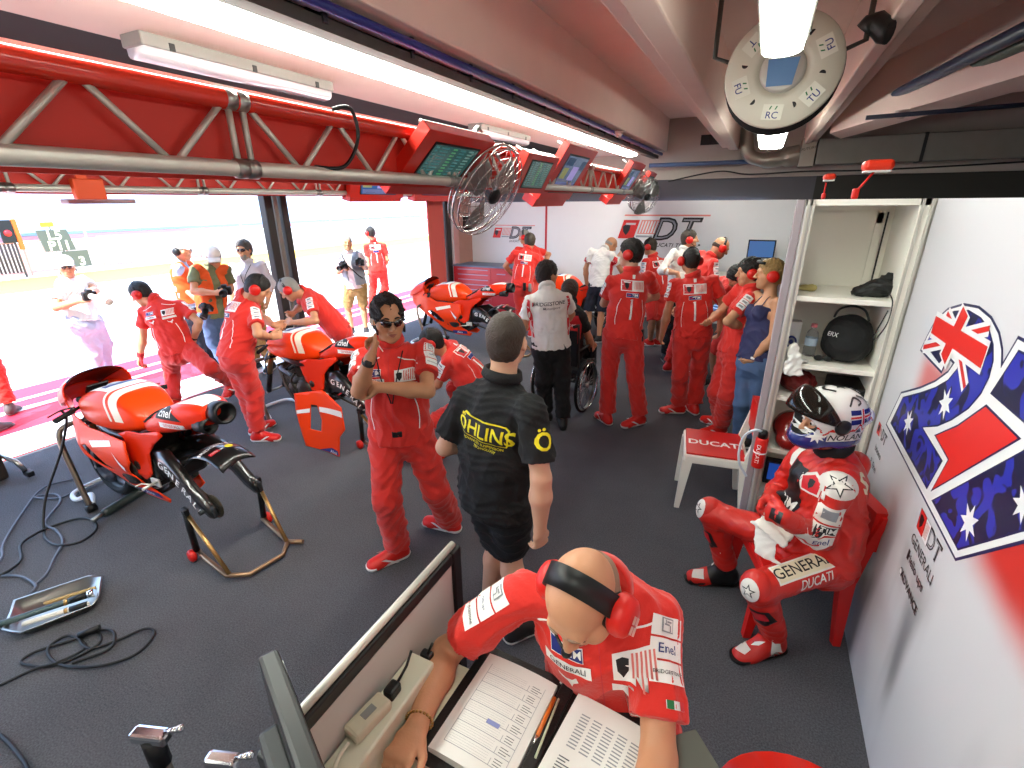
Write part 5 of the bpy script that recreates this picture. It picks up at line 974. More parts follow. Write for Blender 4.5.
wire('cable', [(-2.02, -.8, 2.39), (-2.02, .6, 2.41), (-2.02, 1.2, 2.44), (-2.02, 1.9, 2.39), (-2.02, 3., 2.40), (-2.02, 5., 2.39)], .008, mat('grey_cable', '#b9b2a4', .5), 'pale grey cable sagging along inside the near truss')
wire('cable', [(-2.06, -.8, 2.385), (-2.06, 1.0, 2.39), (-2.06, 1.5, 2.40), (-2.06, 2.2, 2.38), (-2.06, 4., 2.39)], .010, BLACK, 'black cable lying along inside the near truss')
wire('cable', [(-1.87, 1.92, 2.61), (-1.83, 2.0, 2.62), (-1.83, 2.03, 2.5), (-1.86, 1.95, 2.37), (-1.9, 1.8, 2.36)], .009, BLACK, 'black cable loop hanging off the top of the near truss by the first monitor')
wire('cable', [(-5.3, -.6, 2.39), (-5.3, 1.4, 2.42), (-5.3, 2.6, 2.39), (-5.3, 4.0, 2.43), (-5.3, 5.5, 2.39)], .008, mat('grey_cable', '#b9b2a4', .5), 'pale cable sagging along inside the far truss')
t = MB(); t.box((-5.1, 2.35, 2.33), (.07, .22, .16), bev=.01); t.box((-5.1, 2.32, 2.46), (.03, .08, .16), bev=.01); tag(t.build('truss_clamp', mat('orange_strap', '#e2501a', .5)), 'bright orange clamp on the far truss', 'clamp')
t = MB(); t.box((-5.3, 2.5, 2.235), (.14, .52, .04), bev=.01); tag(t.build('sun_blind_box', mat('dusty_pink_box', '#a58a90', .6)), 'slim dusty box hanging under the far truss beside the orange clamp', 'lamp')
# monitors on the trusses
SCR = {}
def screen_mat(kind):
    m = mat('screen_'+kind, '#20343a', .15, emit={'timing': '#2c5450', 'tv': '#5b6a86', 'blue': '#3a64b0', 'lap': '#4f78b8'}[kind], estr=.55); return m
def monitor(label, xt, zt, xb, zb, ya, yb, kind, low=True, group=None):
    t = thing('monitor', (xb, (ya+yb)/2, zb), label, 'monitor', group); n = nrm(V(zt-zb, 0, -(xt-xb))); u = V(0, 1, 0); v = V(xt-xb, 0, zt-zb); o = V(xb, ya, zb); W = yb-ya
    P = lambda a, b, d: o+u*(a*W)+v*b+n*d
    def slab(a0, a1, b0, b1, d0, d1, mm, name, par):
        m = MB(); vs = [P(a, b, d) for d in (d0, d1) for b in (b0, b1) for a in (a0, a1)]; m.add(vs, [(0, 2, 3, 1), (4, 5, 7, 6), (0, 1, 5, 4), (2, 6, 7, 3), (0, 4, 6, 2), (1, 3, 7, 5)]); return m.build(name, mm, par, bevel=.004 if name == 'housing' else 0)
    h = slab(0, 1, 0, 1, -.075, 0, mat('red_housing', '#c8200f', .35, coat=.3), 'housing', t); slab(.16, .84, .14, .86, 0, .004, BLACK, 'bezel', h); slab(.18, .82, .17, .83, .004, .006, screen_mat(kind), 'display', t)
    pm = MB()
    if kind == 'timing':
        for r in range(12):
            for cix, cw in ((.2, .05), (.27, .14), (.44, .08), (.55, .1), (.68, .1)):
                b = .80-.05*r; pm.cur = (r*3+int(cix*10)) % 3
                vs = [P(a, bb, .0068) for a, bb in ((cix, b-.016), (cix+cw*.8, b-.016), (cix+cw*.8, b+.008), (cix, b+.008))]; pm.add(vs, [(0, 1, 2, 3)])
    else:
        for (a0, a1, b0, b1, k) in ((.2, .42, .66, .8, 3), (.2, .36, .42, .62, 4), (.46, .66, .40, .66, 5), (.66, .8, .6, .78, 3), (.2, .8, .18, .36, 6), (.26, .42, .22, .25, 7)):
            pm.cur = k; pm.add([P(a, b, .0068) for a, b in ((a0, b0), (a1, b0), (a1, b1), (a0, b1))], [(0, 1, 2, 3)])
    E = lambda nme, c, e: mat(nme, c, .3, emit=c, estr=e)
    pm.build('screen_print', [E('scr_grey', '#5d7f78', .5), E('scr_green', '#4c8a5e', .5), E('scr_teal', '#38696a', .5), E('scr_navy', '#24405c', .5), E('scr_olive', '#7d8350', .5), E('scr_lilac', '#8a80b8', .6), E('scr_slate', '#525c84', .6), E('scr_dark', '#101828', .2)], t, fix=False)
    if low: slab(.02, .98, -.16, -.01, -.16, -.02, mat('red_housing', '#c8200f', .35), 'cable_box', t)
    for a in (.25, .75): m = MB(); m.tube([P(a, .9, -.07), P(a, .9, -.07)+V(-.12, 0, .06)], .014, 8); m.build('mounting_arm', STEEL, t)
    return t
monitor('first red-framed timing monitor on the near truss, left of the cage fan', -1.70, 2.575, -2.05, 2.25, 2.46, 3.22, 'timing', False); monitor('red-framed timing monitor on the near truss just right of the cage fan', -1.70, 2.56, -1.86, 2.27, 3.79, 4.45, 'timing', False)
monitor('large red-framed television monitor with a box below, on the near truss', -1.70, 2.70, -2.02, 2.22, 4.70, 5.60, 'tv'); monitor('red-framed television monitor far along the near truss before the small fan', -1.70, 2.70, -2.0, 2.22, 7.3, 8.1, 'tv'); monitor('last small red-framed monitor on the near truss by the far wall', -1.70, 2.62, -1.9, 2.32, 8.55, 9.05, 'timing', False)
monitor('red-boxed blue screen monitor hanging from the far truss, the nearer one', -5.0, 2.60, -5.08, 2.27, 5.35, 6.5, 'blue'); monitor('red-boxed blue screen monitor hanging from the far truss, the farther one', -5.0, 2.60, -5.08, 2.27, 6.8, 7.9, 'blue')
def cage_fan(label, c, n, R=.34, nr=9, ns=26):
    t = thing('cage_fan', c, label, 'fan'); c = V(*c); n = nrm(n); u = nrm(np.cross(n, V(0, 0, 1))); v = np.cross(u, n); m = MB()
    ring = lambda r, d: [c+n*d+(u*math.cos(a)+v*math.sin(a))*r for a in np.linspace(0, 2*PI, 49)[:-1]]
    m.tube(ring(R, 0), .009, 8, closed=True); m.tube(ring(R*.98, .05), .005, 6, closed=True); m.tube(ring(R*.98, -.05), .005, 6, closed=True)
    for s, bulge in ((1, .09), (-1, .10)):
        for k in range(ns if s > 0 else 22):
            a = 2*PI*k/(ns if s > 0 else 22); rr = [(.06, bulge), (.16, bulge), (.26, bulge*.85), (R*.98, .05)]; tw = .35 if s < 0 else .55
            m.tube([c+n*s*d+(u*math.cos(a+tw*(r/R))+v*math.sin(a+tw*(r/R)))*r for r, d in rr], .0022, 4, cap=False)
        for r, d in ((.16, bulge), (.26, bulge*.85)): m.tube(ring(r, s*d), .0025, 4, closed=True)
    m.build('cage_mesh', CHROME, t); m = MB(); m.lathe([(0, .105), (.05, .10), (.06, .085), (.06, .075)], c, n, 24); m.build('hub_cap', BLACK, t); m = MB(); m.lathe([(.0, -.24), (.06, -.23), (.075, -.2), (.075, -.06), (0, -.06)], c, n, 24); m.build('motor', GREY, t)
    for k in range(3):
        m = MB(); a0 = 2*PI*k/3; m.loft([[c+(u*math.cos(a0+w)+v*math.sin(a0+w))*r+n*(.03*w/.9-.01) for w in np.linspace(0, 1.15*(1-.25*abs(r-.18)/.18), 8)] for r in np.linspace(.06, .30, 7)], closed=False); b = m.build('blade', mat('fan_blade', '#8d8b86', .35, .5), t); md = b.modifiers.new('s', 'SOLIDIFY'); md.thickness = .003
    m = MB(); m.tube([c+u*R*1.02, c+u*R*1.05+V(0, 0, .1), c+V(-.05, 0, R+.08), c-u*R*1.05+V(0, 0, .1), c-u*R*1.02], .012, 8); m.tube([c+V(-.05, 0, R+.08), c+V(-.12, 0, R+.02)], .02, 8); m.build('yoke', STEEL, t); return t
cage_fan('large chrome cage fan hanging on the near truss between two red monitors', (-1.86, 3.36, 2.28), (.85, -.1, -.5)); cage_fan('smaller chrome cage fan at the far end of the near truss', (-1.75, 8.35, 2.28), (.75, -.5, -.3), .27)
t = MB(); t.box((-1.75, 9.2, 2.36), (.12, .14, .16), bev=.01); tag(t.build('junction_box', PRED), 'small red box hanging at the far end of the near truss', 'box')
# small lamps on the cabinet top
def desk_lamp(label, x, y, s, head_w, tilt):
    t = thing('clip_lamp', (x, y, 2.2), label, 'lamp'); m = MB(); m.box((x, y, 2.2+.035*s), (.04*s, .04, .07*s), bev=.008); m.build('clamp', PRED, t); m = MB(); top = V(x+tilt, y, 2.21+.16*s); m.tube([(x, y, 2.21+.03*s), top], .008*s, 8); m.build('arm', PRED, t); m = MB(); m.box(top+V(.01, 0, .03), (head_w, .12, .07*s), bev=.02); h = m.build('lamp_head', mat('red_lamp_shade', '#e0341a', .4), t); m = MB(); m.box(top+V(.01, 0, .03-.037*s), (head_w*.85, .09, .008)); m.build('tube', WHITE, h); return t
desk_lamp('red clip lamp with a wide head on top of the cabinet', .42, 3.25, .75, .13, .06); desk_lamp('small red lamp with a round head behind the cabinet top', .30, 3.5, .5, .06, .0)
wire('cable', [(-1.6, 9.6, 2.52), (-.8, 9.6, 2.66), (-.3, 9.6, 2.60), (.5, 9.6, 2.62), (1.5, 9.3, 2.6), (3.5, 9.3, 2.66)], .012, BLACK, 'black cable strung across under the far air duct')
# ------------------------------------------------------------ things on the floor, desk, shelves
CREAM = mat('cream_laminate', '#dcd8c0', .45, var=.03); LWHITE = mat('white_laminate', '#f3efe4', .4)
def solo(mb, name, m, label, cat, group=None, **k): return tag(mb.build(name, m, **k), label, cat, group)
# --- motorcycles, stands, fairing on the floor
def park(b, x, y, lift, a=PI): b.location = (x, y, lift+.005); b.rotation_euler = (0, lift/1.44, a); return b
b = make_bike('red racing motorcycle without a rear wheel on stands at the front left'); park(b, -2.90, 1.64, .065); place(rear_stand('bronze and steel rear paddock stand under the nearest motorcycle'), -2.96, 1.62, PI-.18); place(front_stand('steel front stand lifting the nose of the nearest motorcycle'), -3.03, 1.66, PI)
b = make_bike('red racing motorcycle stripped of fairing and wheels between the two working mechanics', fairing=False, front_wheel=False); park(b, -3.06, 3.30, .065); place(rear_stand('rear paddock stand under the stripped middle motorcycle'), -3.08, 3.30, PI-.1); place(front_stand('front stand under the stripped middle motorcycle'), -3.12, 3.33, PI)
b = make_bike('fully faired red racing motorcycle before the red tool cabinet at the far left', front_wheel=False); park(b, -3.3, 6.45, .065); place(rear_stand('rear paddock stand under the faired motorcycle by the tool cabinet'), -3.3, 6.45, PI); place(front_stand('front stand under the faired motorcycle by the tool cabinet'), -3.3, 6.45, PI)
b = make_bike('red motorcycle mostly hidden behind the person in the wheelchair', rear_wheel=True); place(b, -2.1, 8.17, PI, .0)
t = thing('loose_fairing', (-3.4, 2.86, 0), 'loose red side fairing panel with white stripe standing on the floor by the middle motorcycle', 'fairing')
pw_ = lambda x, z: (x, 2.80+.10*z+.05*math.cos((x+3.4)*4.2), z+.004)
p, sf = plate('panel', [(-3.699, .533), (-3.364, .605), (-3.114, .492), (-3.078, .297), (-3.166, .2), (-3.189, .002), (-3.46, .011), (-3.613, .019), (-3.656, .177), (-3.694, .354)], pw_, .006, PAINTO, t, [[(-3.52, .446), (-3.445, .45), (-3.399, .311), (-3.417, .196), (-3.548, .199)]], .04)
c0 = V(-3.4, 2.9, .3); sh = [('poly', [(x+3.4, z-.3) for x, z in L], k) for L, k in (([(-3.694, .374), (-3.53, .412), (-3.535, .372), (-3.698, .337)], 0), ([(-3.42, .445), (-3.107, .464), (-3.10, .409), (-3.415, .396)], 0), ([(-3.46, .013), (-3.19, .004), (-3.2, .055), (-3.28, .07)], 4))]+[('text', 'Alice', .14, -.268, .045, .008, 0)]
decal(sf, c0, (0, -1, 0), (0, 0, 1), sh, .006).build('panel_print', BM, p, fix=False)
T = SDF(.008); T.ell((-2.62, 3.02, .10), (-2.28, 3.16, .09), (-.4, .9, 0), (0, 0, 1), (.10, .06), (.07, .05), .02); P_, Q_ = T.mesh(); P_[:, 2] = np.maximum(P_[:, 2], .002); o = tag(np_mesh('belly_pan', P_, Q_, PAINT), 'red belly fairing lying on the carpet behind the legs of the person in sunglasses', 'fairing')
# --- floor gear
t = thing('tool_tray', (-3.36, .78, 0), 'shallow steel tray holding torque tools on the carpet at the left', 'tray'); O = [(-3.483, .628), (-3.579, .678), (-3.42, .97), (-3.336, 1.005), (-3.17, .913), (-3.124, .859), (-3.25, .585), (-3.367, .553)]; cx, cy = -3.35, .78
ring = lambda k, z: [(cx+(x-cx)*k, cy+(y-cy)*k, z) for x, y in O]
m = MB(); m.loft([ring(.80, .004), ring(.96, .055), ring(1.02, .058), ring(1.02, .052), ring(.98, .05), ring(.84, .010)]); m.build('tray_body', STEEL, t)
def stick(name, a, b, r, m, label, cat='tool', parts=()):
    a, b = V(*a), V(*b); t = thing(name, a, label, cat); mb = MB(); mb.tube([a, a+(b-a)*.05, a+(b-a)*.95, b], [r*.8, r, r, r*.8], 12); mb.build('shaft', m, t)
    for nm, f0, f1, rr, mm in parts: mb = MB(); mb.tube([a+(b-a)*f0, a+(b-a)*f1], rr, 12); mb.build(nm, mm, t)
    return t
stick('torque_wrench', (-3.44, .52, .062), (-3.22, .90, .062), .017, mat('slate_tool', '#4a5a5c', .4, .5), 'slate grey torque wrench lying across the steel tray', 'tool', (('collar', .72, .76, .019, GOLD), ('grip', .78, .95, .019, BLACK), ('head', .96, 1.03, .024, CHROME)))
stick('torque_wrench', (-3.33, .62, .045), (-3.17, .86, .045), .014, mat('white_tool', '#d5d2c8', .4), 'pale torque wrench with a dark grip inside the steel tray', 'tool', (('grip', .7, .98, .016, BLACK), ('band', .62, .67, .016, GOLD)))
stick('cleaning_brush', (-3.43, .75, .03), (-3.30, .95, .03), .011, mat('wood_stick', '#b0935f', .6), 'light wooden stick along the far side of the steel tray', 'tool')
stick('air_starter', (-4.10, 1.37, .04), (-4.235, 1.95, .045), .034, mat('dark_green_tool', '#26302f', .45), 'dark electric tool with a red end lying under the nearest motorcycle', 'tool', (('end_cap', .92, 1.0, .038, PRED), ('nose', -.14, .02, .016, STEEL)))
t = thing('engine_starter', (-5.5, 1.25, 0), 'dark boxy engine starter with a handle at the left edge of the carpet', 'tool'); m = MB(); m.box((-5.62, 1.20, .14), (.3, .26, .26), bev=.03); m.build('body', mat('brown_black_metal', '#3a2f28', .5, .4), t); m = MB(); m.tube([(-5.55, 1.3, .26), (-5.42, 1.38, .16), (-5.36, 1.4, .08)], .018, 10); m.build('handle', STEEL, t); m = MB(); m.box((-5.35, 1.41, .05), (.1, .05, .05), bev=.01); m.build('foot', BLACK, t)
fl = lambda L, z=.011: [(x, y, z+.004*((i*7) % 3)) for i, (x, y) in enumerate(L)]
CAB = mat('black_cable', '#161617', .5); CABG = mat('grey_blue_cable', '#4d5260', .5)
wire('cable', fl([(-3.007, .405), (-2.958, .527), (-2.896, .591), (-2.885, .705), (-3.05, .702), (-3.046, .614), (-2.926, .589), (-2.78, .619), (-2.647, .7), (-2.594, .808), (-2.638, .913), (-2.715, .909), (-2.778, .806), (-2.845, .711), (-2.966, .716), (-3.0, .765), (-2.909, .783), (-2.832, .73), (-2.9, .578), (-3.06, .511), (-3.08, .568), (-3.0, .70), (-2.927, .8), (-2.836, .818), (-2.758, .754), (-2.828, .624)]), .0075, CAB, 'tangled black cable coil on the carpet below the steel tray')
m = MB(); m.tube([(-2.98, .72, .03), (-2.93, .80, .035)], .018, 10); solo(m, 'cable_plug', BLACK, 'black plug at the end of the tangled cable coil', 'plug')
wire('cable', fl([(-3.98, .58), (-4.08, .70), (-4.19, .822), (-4.394, .902), (-4.716, 1.119), (-5.007, 1.366), (-4.949, 1.58)]), .008, CABG, 'grey cable sweeping toward the front stand, outermost of the floor cables')
wire('cable', fl([(-3.80, .62), (-3.98, .70), (-4.0, .80), (-4.075, .877), (-4.26, .946), (-4.312, 1.05), (-4.323, 1.16), (-4.256, 1.276), (-4.14, 1.311)])+fl([(-3.993, 1.27), (-3.921, 1.15), (-4.001, 1.059), (-4.166, 1.054), (-4.343, 1.104)], .012)+[(-4.42, 1.2, .2), (-4.43, 1.38, .5), (-4.40, 1.46, .72), (-4.36, 1.44, .80)], .009, CAB, 'black cable looping on the carpet and hanging from the handlebar of the nearest motorcycle')
wire('cable', fl([(-3.70, .80), (-3.74, .88), (-3.871, .975), (-4.043, 1.091), (-4.232, 1.133), (-4.411, 1.141), (-4.657, 1.331), (-4.824, 1.365), (-4.907, 1.268), (-4.72, 1.357), (-4.747, 1.504)]), .008, CABG, 'thin grey cable curling between the front stand and the steel tray')
wire('cable', fl([(-2.694, .298), (-2.551, .297), (-2.368, .278), (-2.2, .2)]), .008, CAB, 'short piece of black cable on the carpet at the bottom left corner'); wire('cable', fl([(-3.998, .747), (-3.862, .804), (-3.669, .802), (-3.631, .75)]), .008, CABG, 'grey cable end bending beside the far corner of the steel tray')
# --- chairs
def chair(label, frame_m, seat_m, text=False, group=None):
    t = thing('wooden_chair', (0, 0, 0), label, 'chair', group); m = MB(); m.box((0, 0, .43), (.44, .44, .07), bev=.012); m.build('seat', frame_m, t); m = MB(); m.box((.005, 0, .4725), (.40 if text else .43, .43, .015), bev=.006); sp = m.build('seat_pad', seat_m, t)
    if text: vs, fs = text_mesh('DUCATI', .105, .022); m = MB(); m.add([(-a, -b+.02, .4808) for a, b in vs], fs); m.build('lettering', WHITE, sp, fix=False)
    for sx, sy in ((1, 1), (1, -1), (-1, 1), (-1, -1)):
        m = MB(); k = .025; top = (sx*.19, sy*.195, .42); bot = (sx*.225, sy*.20, 0); m.loft([[(bot[0]+a*.018, bot[1]+b*.018, 0) for a, b in ((-1, -1), (1, -1), (1, 1), (-1, 1))], [(top[0]+a*.036, top[1]+b*k, .42) for a, b in ((-1, -1), (1, -1), (1, 1), (-1, 1))]]); lg = m.build('leg', frame_m, t); lg.data.polygons.foreach_set('use_smooth', [False]*len(lg.data.polygons))
    for sy in (1, -1): m = MB(); m.loft([[(-.20+a*.03, sy*.20+b*.018, .42) for a, b in ((-1, -1), (1, -1), (1, 1), (-1, 1))], [(-.275+a*.014, sy*.20+b*.016, .80) for a, b in ((-1, -1), (1, -1), (1, 1), (-1, 1))]]); q = m.build('back_post', frame_m, t); q.data.polygons.foreach_set('use_smooth', [False]*len(q.data.polygons))
    m = MB(); m.loft([[(-.235-.04*k, y, z) for y, z in ((-.20, .60+.0), (.20, .60), (.20, .82), (-.20, .82))] for k in (0,)]+[[(-.26-.04, y, z) for y, z in ((-.20, .60), (.20, .60), (.20, .82), (-.20, .82))]]); q = m.build('backrest', seat_m, t); q.data.polygons.foreach_set('use_smooth', [False]*len(q.data.polygons)); return t
place(chair('white wooden chair with a red lettered seat, empty, beside the cabinet', mat('white_chair_paint', '#e8e3d6', .4), mat('red_chair_paint', '#c81c18', .35), True), -.07, 3.60, math.radians(188)); place(chair('red wooden chair the racing rider sits on', mat('red_chair_paint', '#c81c18', .35), mat('red_chair_paint', '#c81c18', .35)), .40, 2.57, math.radians(199))
t = thing('tub_chair', (.33, .92, 0), 'glossy red plastic tub chair at the bottom edge right of the engineer', 'chair'); m = MB(); rows = []
for k in range(9):
    a = k/8; r = .08+.14*a**.6; z = .46+.31*a**2; rows.append([(.33+r*1.05*math.cos(w), .92+r*math.sin(w)*.95, z*(1 if math.sin(w+.2) > -.3 else 1)-(.14*a*max(0, -math.sin(w)))) for w in np.linspace(0, 2*PI, 33)[:-1]])
m.loft(rows); o = m.build('shell', mat('red_tub_plastic', '#d8261a', .2, coat=.4), t); md = o.modifiers.new('s', 'SOLIDIFY'); md.thickness = .016
m = MB(); m.tube([(.33, .92, .05), (.33, .92, .47)], .025, 12); m.lathe([(0, 0), (.22, 0), (.21, .02), (.04, .04), (0, .05)], (.33, .92, 0.001), (0, 0, 1), 28); m.build('pedestal', CHROME, t)
# --- desk
t = thing('desk', (-.37, .2, 0), 'cream desk under the open ring binder', 'desk'); m = MB(); m.box((-.345, .16, .915), (.70, 1.40, .03), bev=.004); m.build('desk_top', CREAM, t)
for x, y in ((-.66, .78), (-.07, .78), (-.66, -.48), (-.07, -.48)): m = MB(); m.tube([(x, y, 0), (x, y, .9)], .025, 12); m.build('leg', STEEL, t)
t = thing('desk_partition', (-.735, .7, 0), 'low grey partition panel with black frame and silver top rail along the desk', 'partition'); m = MB(); m.box((-.715, .68, .80), (.025, .64, .74)); m.build('panel', mat('grey_panel', '#b3b0ab', .5), t)
m = MB(); m.box((-.715, 1.01, .60), (.045, .045, 1.20), bev=.006); m.build('post', BLACK, t); m = MB(); m.box((-.715, .365, .595), (.05, .05, 1.19), bev=.006); m.build('post', DKGREY, t); m = MB(); m.box((-.715, .69, 1.175), (.035, .62, .04), bev=.006); m.build('top_bar', BLACK, t); m = MB(); m.tube([(-.715, .37, 1.205), (-.715, 1.02, 1.205)], .011, 12); m.build('top_rail', ALU, t)
m = MB(); m.box((-.662, .49, .979), (.075, .56, .096), bev=.006); solo(m, 'cable_trunking', mat('cream_trunking', '#cbc8b4', .45), 'cream cable trunking box on the desk against the grey partition', 'trunking')
m = MB(); m.box((-.672, .565, 1.044), (.05, .11, .032), rotm('Z', -.15), bev=.008); o = solo(m, 'power_adaptor', mat('beige_plastic', '#b8b09a', .5), 'beige power adaptor lying on the cream trunking', 'adaptor'); m = MB(); m.box((-.672, .568, 1.0605), (.02, .035, .001), rotm('Z', -.15)); m.build('rating_plate', GREY, o)
wire('cable', [(-.675, .50, 1.042), (-.67, .46, 1.040), (-.645, .42, 1.036), (-.61, .38, 1.0), (-.585, .3, .937)], .005, mat('white_cable', '#c9c4b2', .5), 'white cable running from the beige adaptor over the desk'); m = MB(); m.box((-.665, .645, 1.044), (.03, .04, .03), bev=.006); m.tube([(-.665, .66, 1.045), (-.66, .70, 1.07), (-.665, .73, 1.09)], .004, 6); solo(m, 'mains_plug', BLACK, 'black plug with a lead at the end of the beige adaptor', 'plug')
m = MB(); m.box((-.665, .79, 1.0), (.035, .025, .04), bev=.006); m.tube([(-.66, .79, 1.02), (-.65, .80, 1.05)], .004, 6); solo(m, 'mains_plug', BLACK, 'black plug at the far end of the cream trunking by the engineer\'s arm', 'plug')
wire('cable', [(-.60, .27, .945), (-.565, .32, .945), (-.52, .335, .945), (-.47, .30, .945), (-.46, .22, .945), (-.5, .15, .945)], .008, mat('red_cable', '#d02a22', .4), 'red cable loop on the desk below the monitor')
m = MB(); m.box((-.535, .62, .9315), (.18, .40, .003)); solo(m, 'paper_sheet', mat('cream_paper', '#e2dec4', .6), 'cream paper sheet lying under the engineer\'s forearm', 'paper')
# binder
t = thing('ring_binder', (-.3, .75, .93), 'open black ring binder with printed pages on the desk', 'binder'); LTH = mat('black_leatherette', '#161414', .45, bump=.2, bscale=150)
m = MB(); m.box((-.435, .765, .936), (.27, .36, .008), rotm('Z', -.03), bev=.003); m.build('cover', LTH, t); m = MB(); m.box((-.165, .775, .936), (.27, .36, .008), rotm('Z', -.10), bev=.003); m.build('cover', LTH, t); m = MB(); m.box((-.298, .775, .945), (.035, .33, .018), rotm('Z', -.06), bev=.006); m.build('spine', LTH, t)
def pages(c, w, h, a, th):
    R = rotm('Z', a); m = MB(); rows = []
    for i in range(13):
        u = i/12; z = th*(.75+.35*math.sin(u*PI)**.7); rows.append([tuple(R @ Vector((w*(u-.5), s*h/2, 0))+Vector(c)+Vector((0, 0, zz))) for s, zz in ((-1, 0), (-1, z), (1, z), (1, 0))])
    m.loft(rows); p = m.build('page_block', mat('paper', '#dcdad6', .7), t); p.data.polygons.foreach_set('use_smooth', [False]*len(p.data.polygons))
    return lambda u, v: R @ Vector((w*(u-.5), h*(v-.5), 0))+Vector(c)+Vector((0, 0, th*(.75+.35*math.sin(max(0, min(1, u))*PI)**.7)+.0012)), p
INK = mat('grey_ink', '#8b8d94', .7); INKD = mat('dark_ink', '#55575e', .7); INKB = mat('blue_ink', '#7f86b8', .7)
def stripq(m, F, u0, u1, v0, v1, k, n=6): m.cur = k; vs = [F(u0+(u1-u0)*i/n, v) for v in (v0, v1) for i in range(n+1)]; m.add(vs, [(i, i+1, n+2+i, n+1+i) for i in range(n)])
F, p = pages((-.428, .758, .941), .215, .295, -.04, .022); m = MB()
for j in range(8):
    v = .10+.1*j; stripq(m, F, .12, .9, v, v+.005, 0); stripq(m, F, .12, .126, v, v+.1, 0, 1); stripq(m, F, .70, .706, v, v+.06, 0, 1); stripq(m, F, .895, .9, v, v+.1, 0, 1)
    for i in range(3): stripq(m, F, .74, .74+.1+.04*((i*j) % 2), v+.02+.022*i, v+.026+.022*i, 1, 2)
    for i in range(4): stripq(m, F, .15, .66, v+.018+.02*i, v+.0195+.02*i, 0, 4)
stripq(m, F, .45, .62, .38, .42, 2, 3); m.build('page_print', [INK, INKD, INKB], p, fix=False)
F, p = pages((-.168, .748, .941), .212, .295, -.12, .020); m = MB()
for c_ in range(5):
    for i in range(11): stripq(m, F, .16+.155*c_, .27+.155*c_, .52+.03*i, .532+.03*i, 0, 2)
for i in range(14): stripq(m, F, .14, .14+.1+.03*(i % 3), .08+.026*i, .09+.026*i, 1, 2); stripq(m, F, .5, .85, .08+.026*i, .088+.026*i, 0, 3)
stripq(m, F, .36, .44, .2, .26, 1, 2); m.build('page_print', [INK, INKD, INKB], p, fix=False)
t = thing('pen', (-.31, .75, .96), 'orange ballpoint pen lying in the fold of the binder', 'pen'); m = MB(); m.tube([(-.305, .855, .972), (-.308, .745, .972)], .0055, 10); m.build('barrel', mat('orange_pen', '#c9661e', .3), t); m = MB(); m.tube([(-.308, .745, .972), (-.309, .725, .971)], [.005, .0012], 10); m.build('tip', CHROME, t)
m = MB(); m.tube([(-.295, .86, .968), (-.293, .70, .968)], .003, 8); solo(m, 'refill', mat('pale_green_plastic', '#b9c2a8', .4), 'thin pale stick beside the orange pen', 'pen')
# monitor seen from its edge
t = thing('computer_monitor', (-.56, .28, .93), 'black computer monitor seen edge-on at the near corner of the desk', 'monitor'); wv, nv = nrm(V(-.90, .43, 0)), nrm(V(.43, .90, 0)); o = V(-.53, .308, 1.24)
def ob(c, d, par, nm, mm, bev=.004):
    m = MB(); R = Matrix((wv, nv, (0, 0, 1))).transposed(); m.box(c, d, R, bev=bev); return m.build(nm, mm, par)
ob(o, (.38, .035, .38), t, 'casing', mat('charcoal_casing', '#1b1c1b', .4), .008); ob(o+nv*.0185, (.35, .003, .33), t, 'glass', mat('dark_glass', '#1a1c1c', .1, coat=.6), 0); ob(o-nv*.03, (.22, .04, .22), t, 'rear_cover', DKGREY, .01); ob(o+V(0, 0, -.24)-nv*.03, (.06, .03, .14), t, 'neck', DKGREY); m = MB(); m.lathe([(0, 0), (.12, 0), (.11, .012), (0, .016)], o-nv*.02+V(0, 0, -.31), (0, 0, 1), 28); m.build('foot', DKGREY, t)
for i in range(4): ob(o+wv*(.0)+V(0, 0, .05-.03*i)-nv*.0+wv*-.1905, (.003, .012, .012), t, 'button', GREY, .001)
m = MB(); R = rotm('Z', .72); m.box((.035, .82, .9355), (.19, .20, .010), R, bev=.003); solo(m, 'folder', mat('slate_folder', '#55584f', .5), 'slate grey folder corner sticking over the desk edge beside the engineer', 'folder')
for k, (x, y, z, s) in enumerate(((-1.17, .33, .97, 1.), (-.965, .375, .955, .85))):
    t = thing('stand_handle', (x, y, 0), ('taller' if k == 0 else 'shorter')+' chrome-headed tool standing upright left of the desk monitor', 'tool'); m = MB(); m.tube([(x, y, .0), (x, y, z-.04)], .019, 12); m.build('shaft', mat('grey_steel_shaft', '#6b6661', .4, .8), t); m = MB(); m.tube([(x, y, z-.10), (x, y, z-.01)], .024, 12); m.build('collar', BLACK, t)
    m = MB(); m.box((x, y, z), (.095*s, .034, .032), rotm('Z', .35), bev=.008); m.build('head', CHROME, t); m = MB(); d = V(math.cos(.35), math.sin(.35), .45); m.tube([V(x, y, z)+d*.045*s, V(x, y, z)+d*.085*s], .007, 8); m.ball(V(x, y, z)+d*.09*s, .010, 8); m.build('pin', CHROME, t)
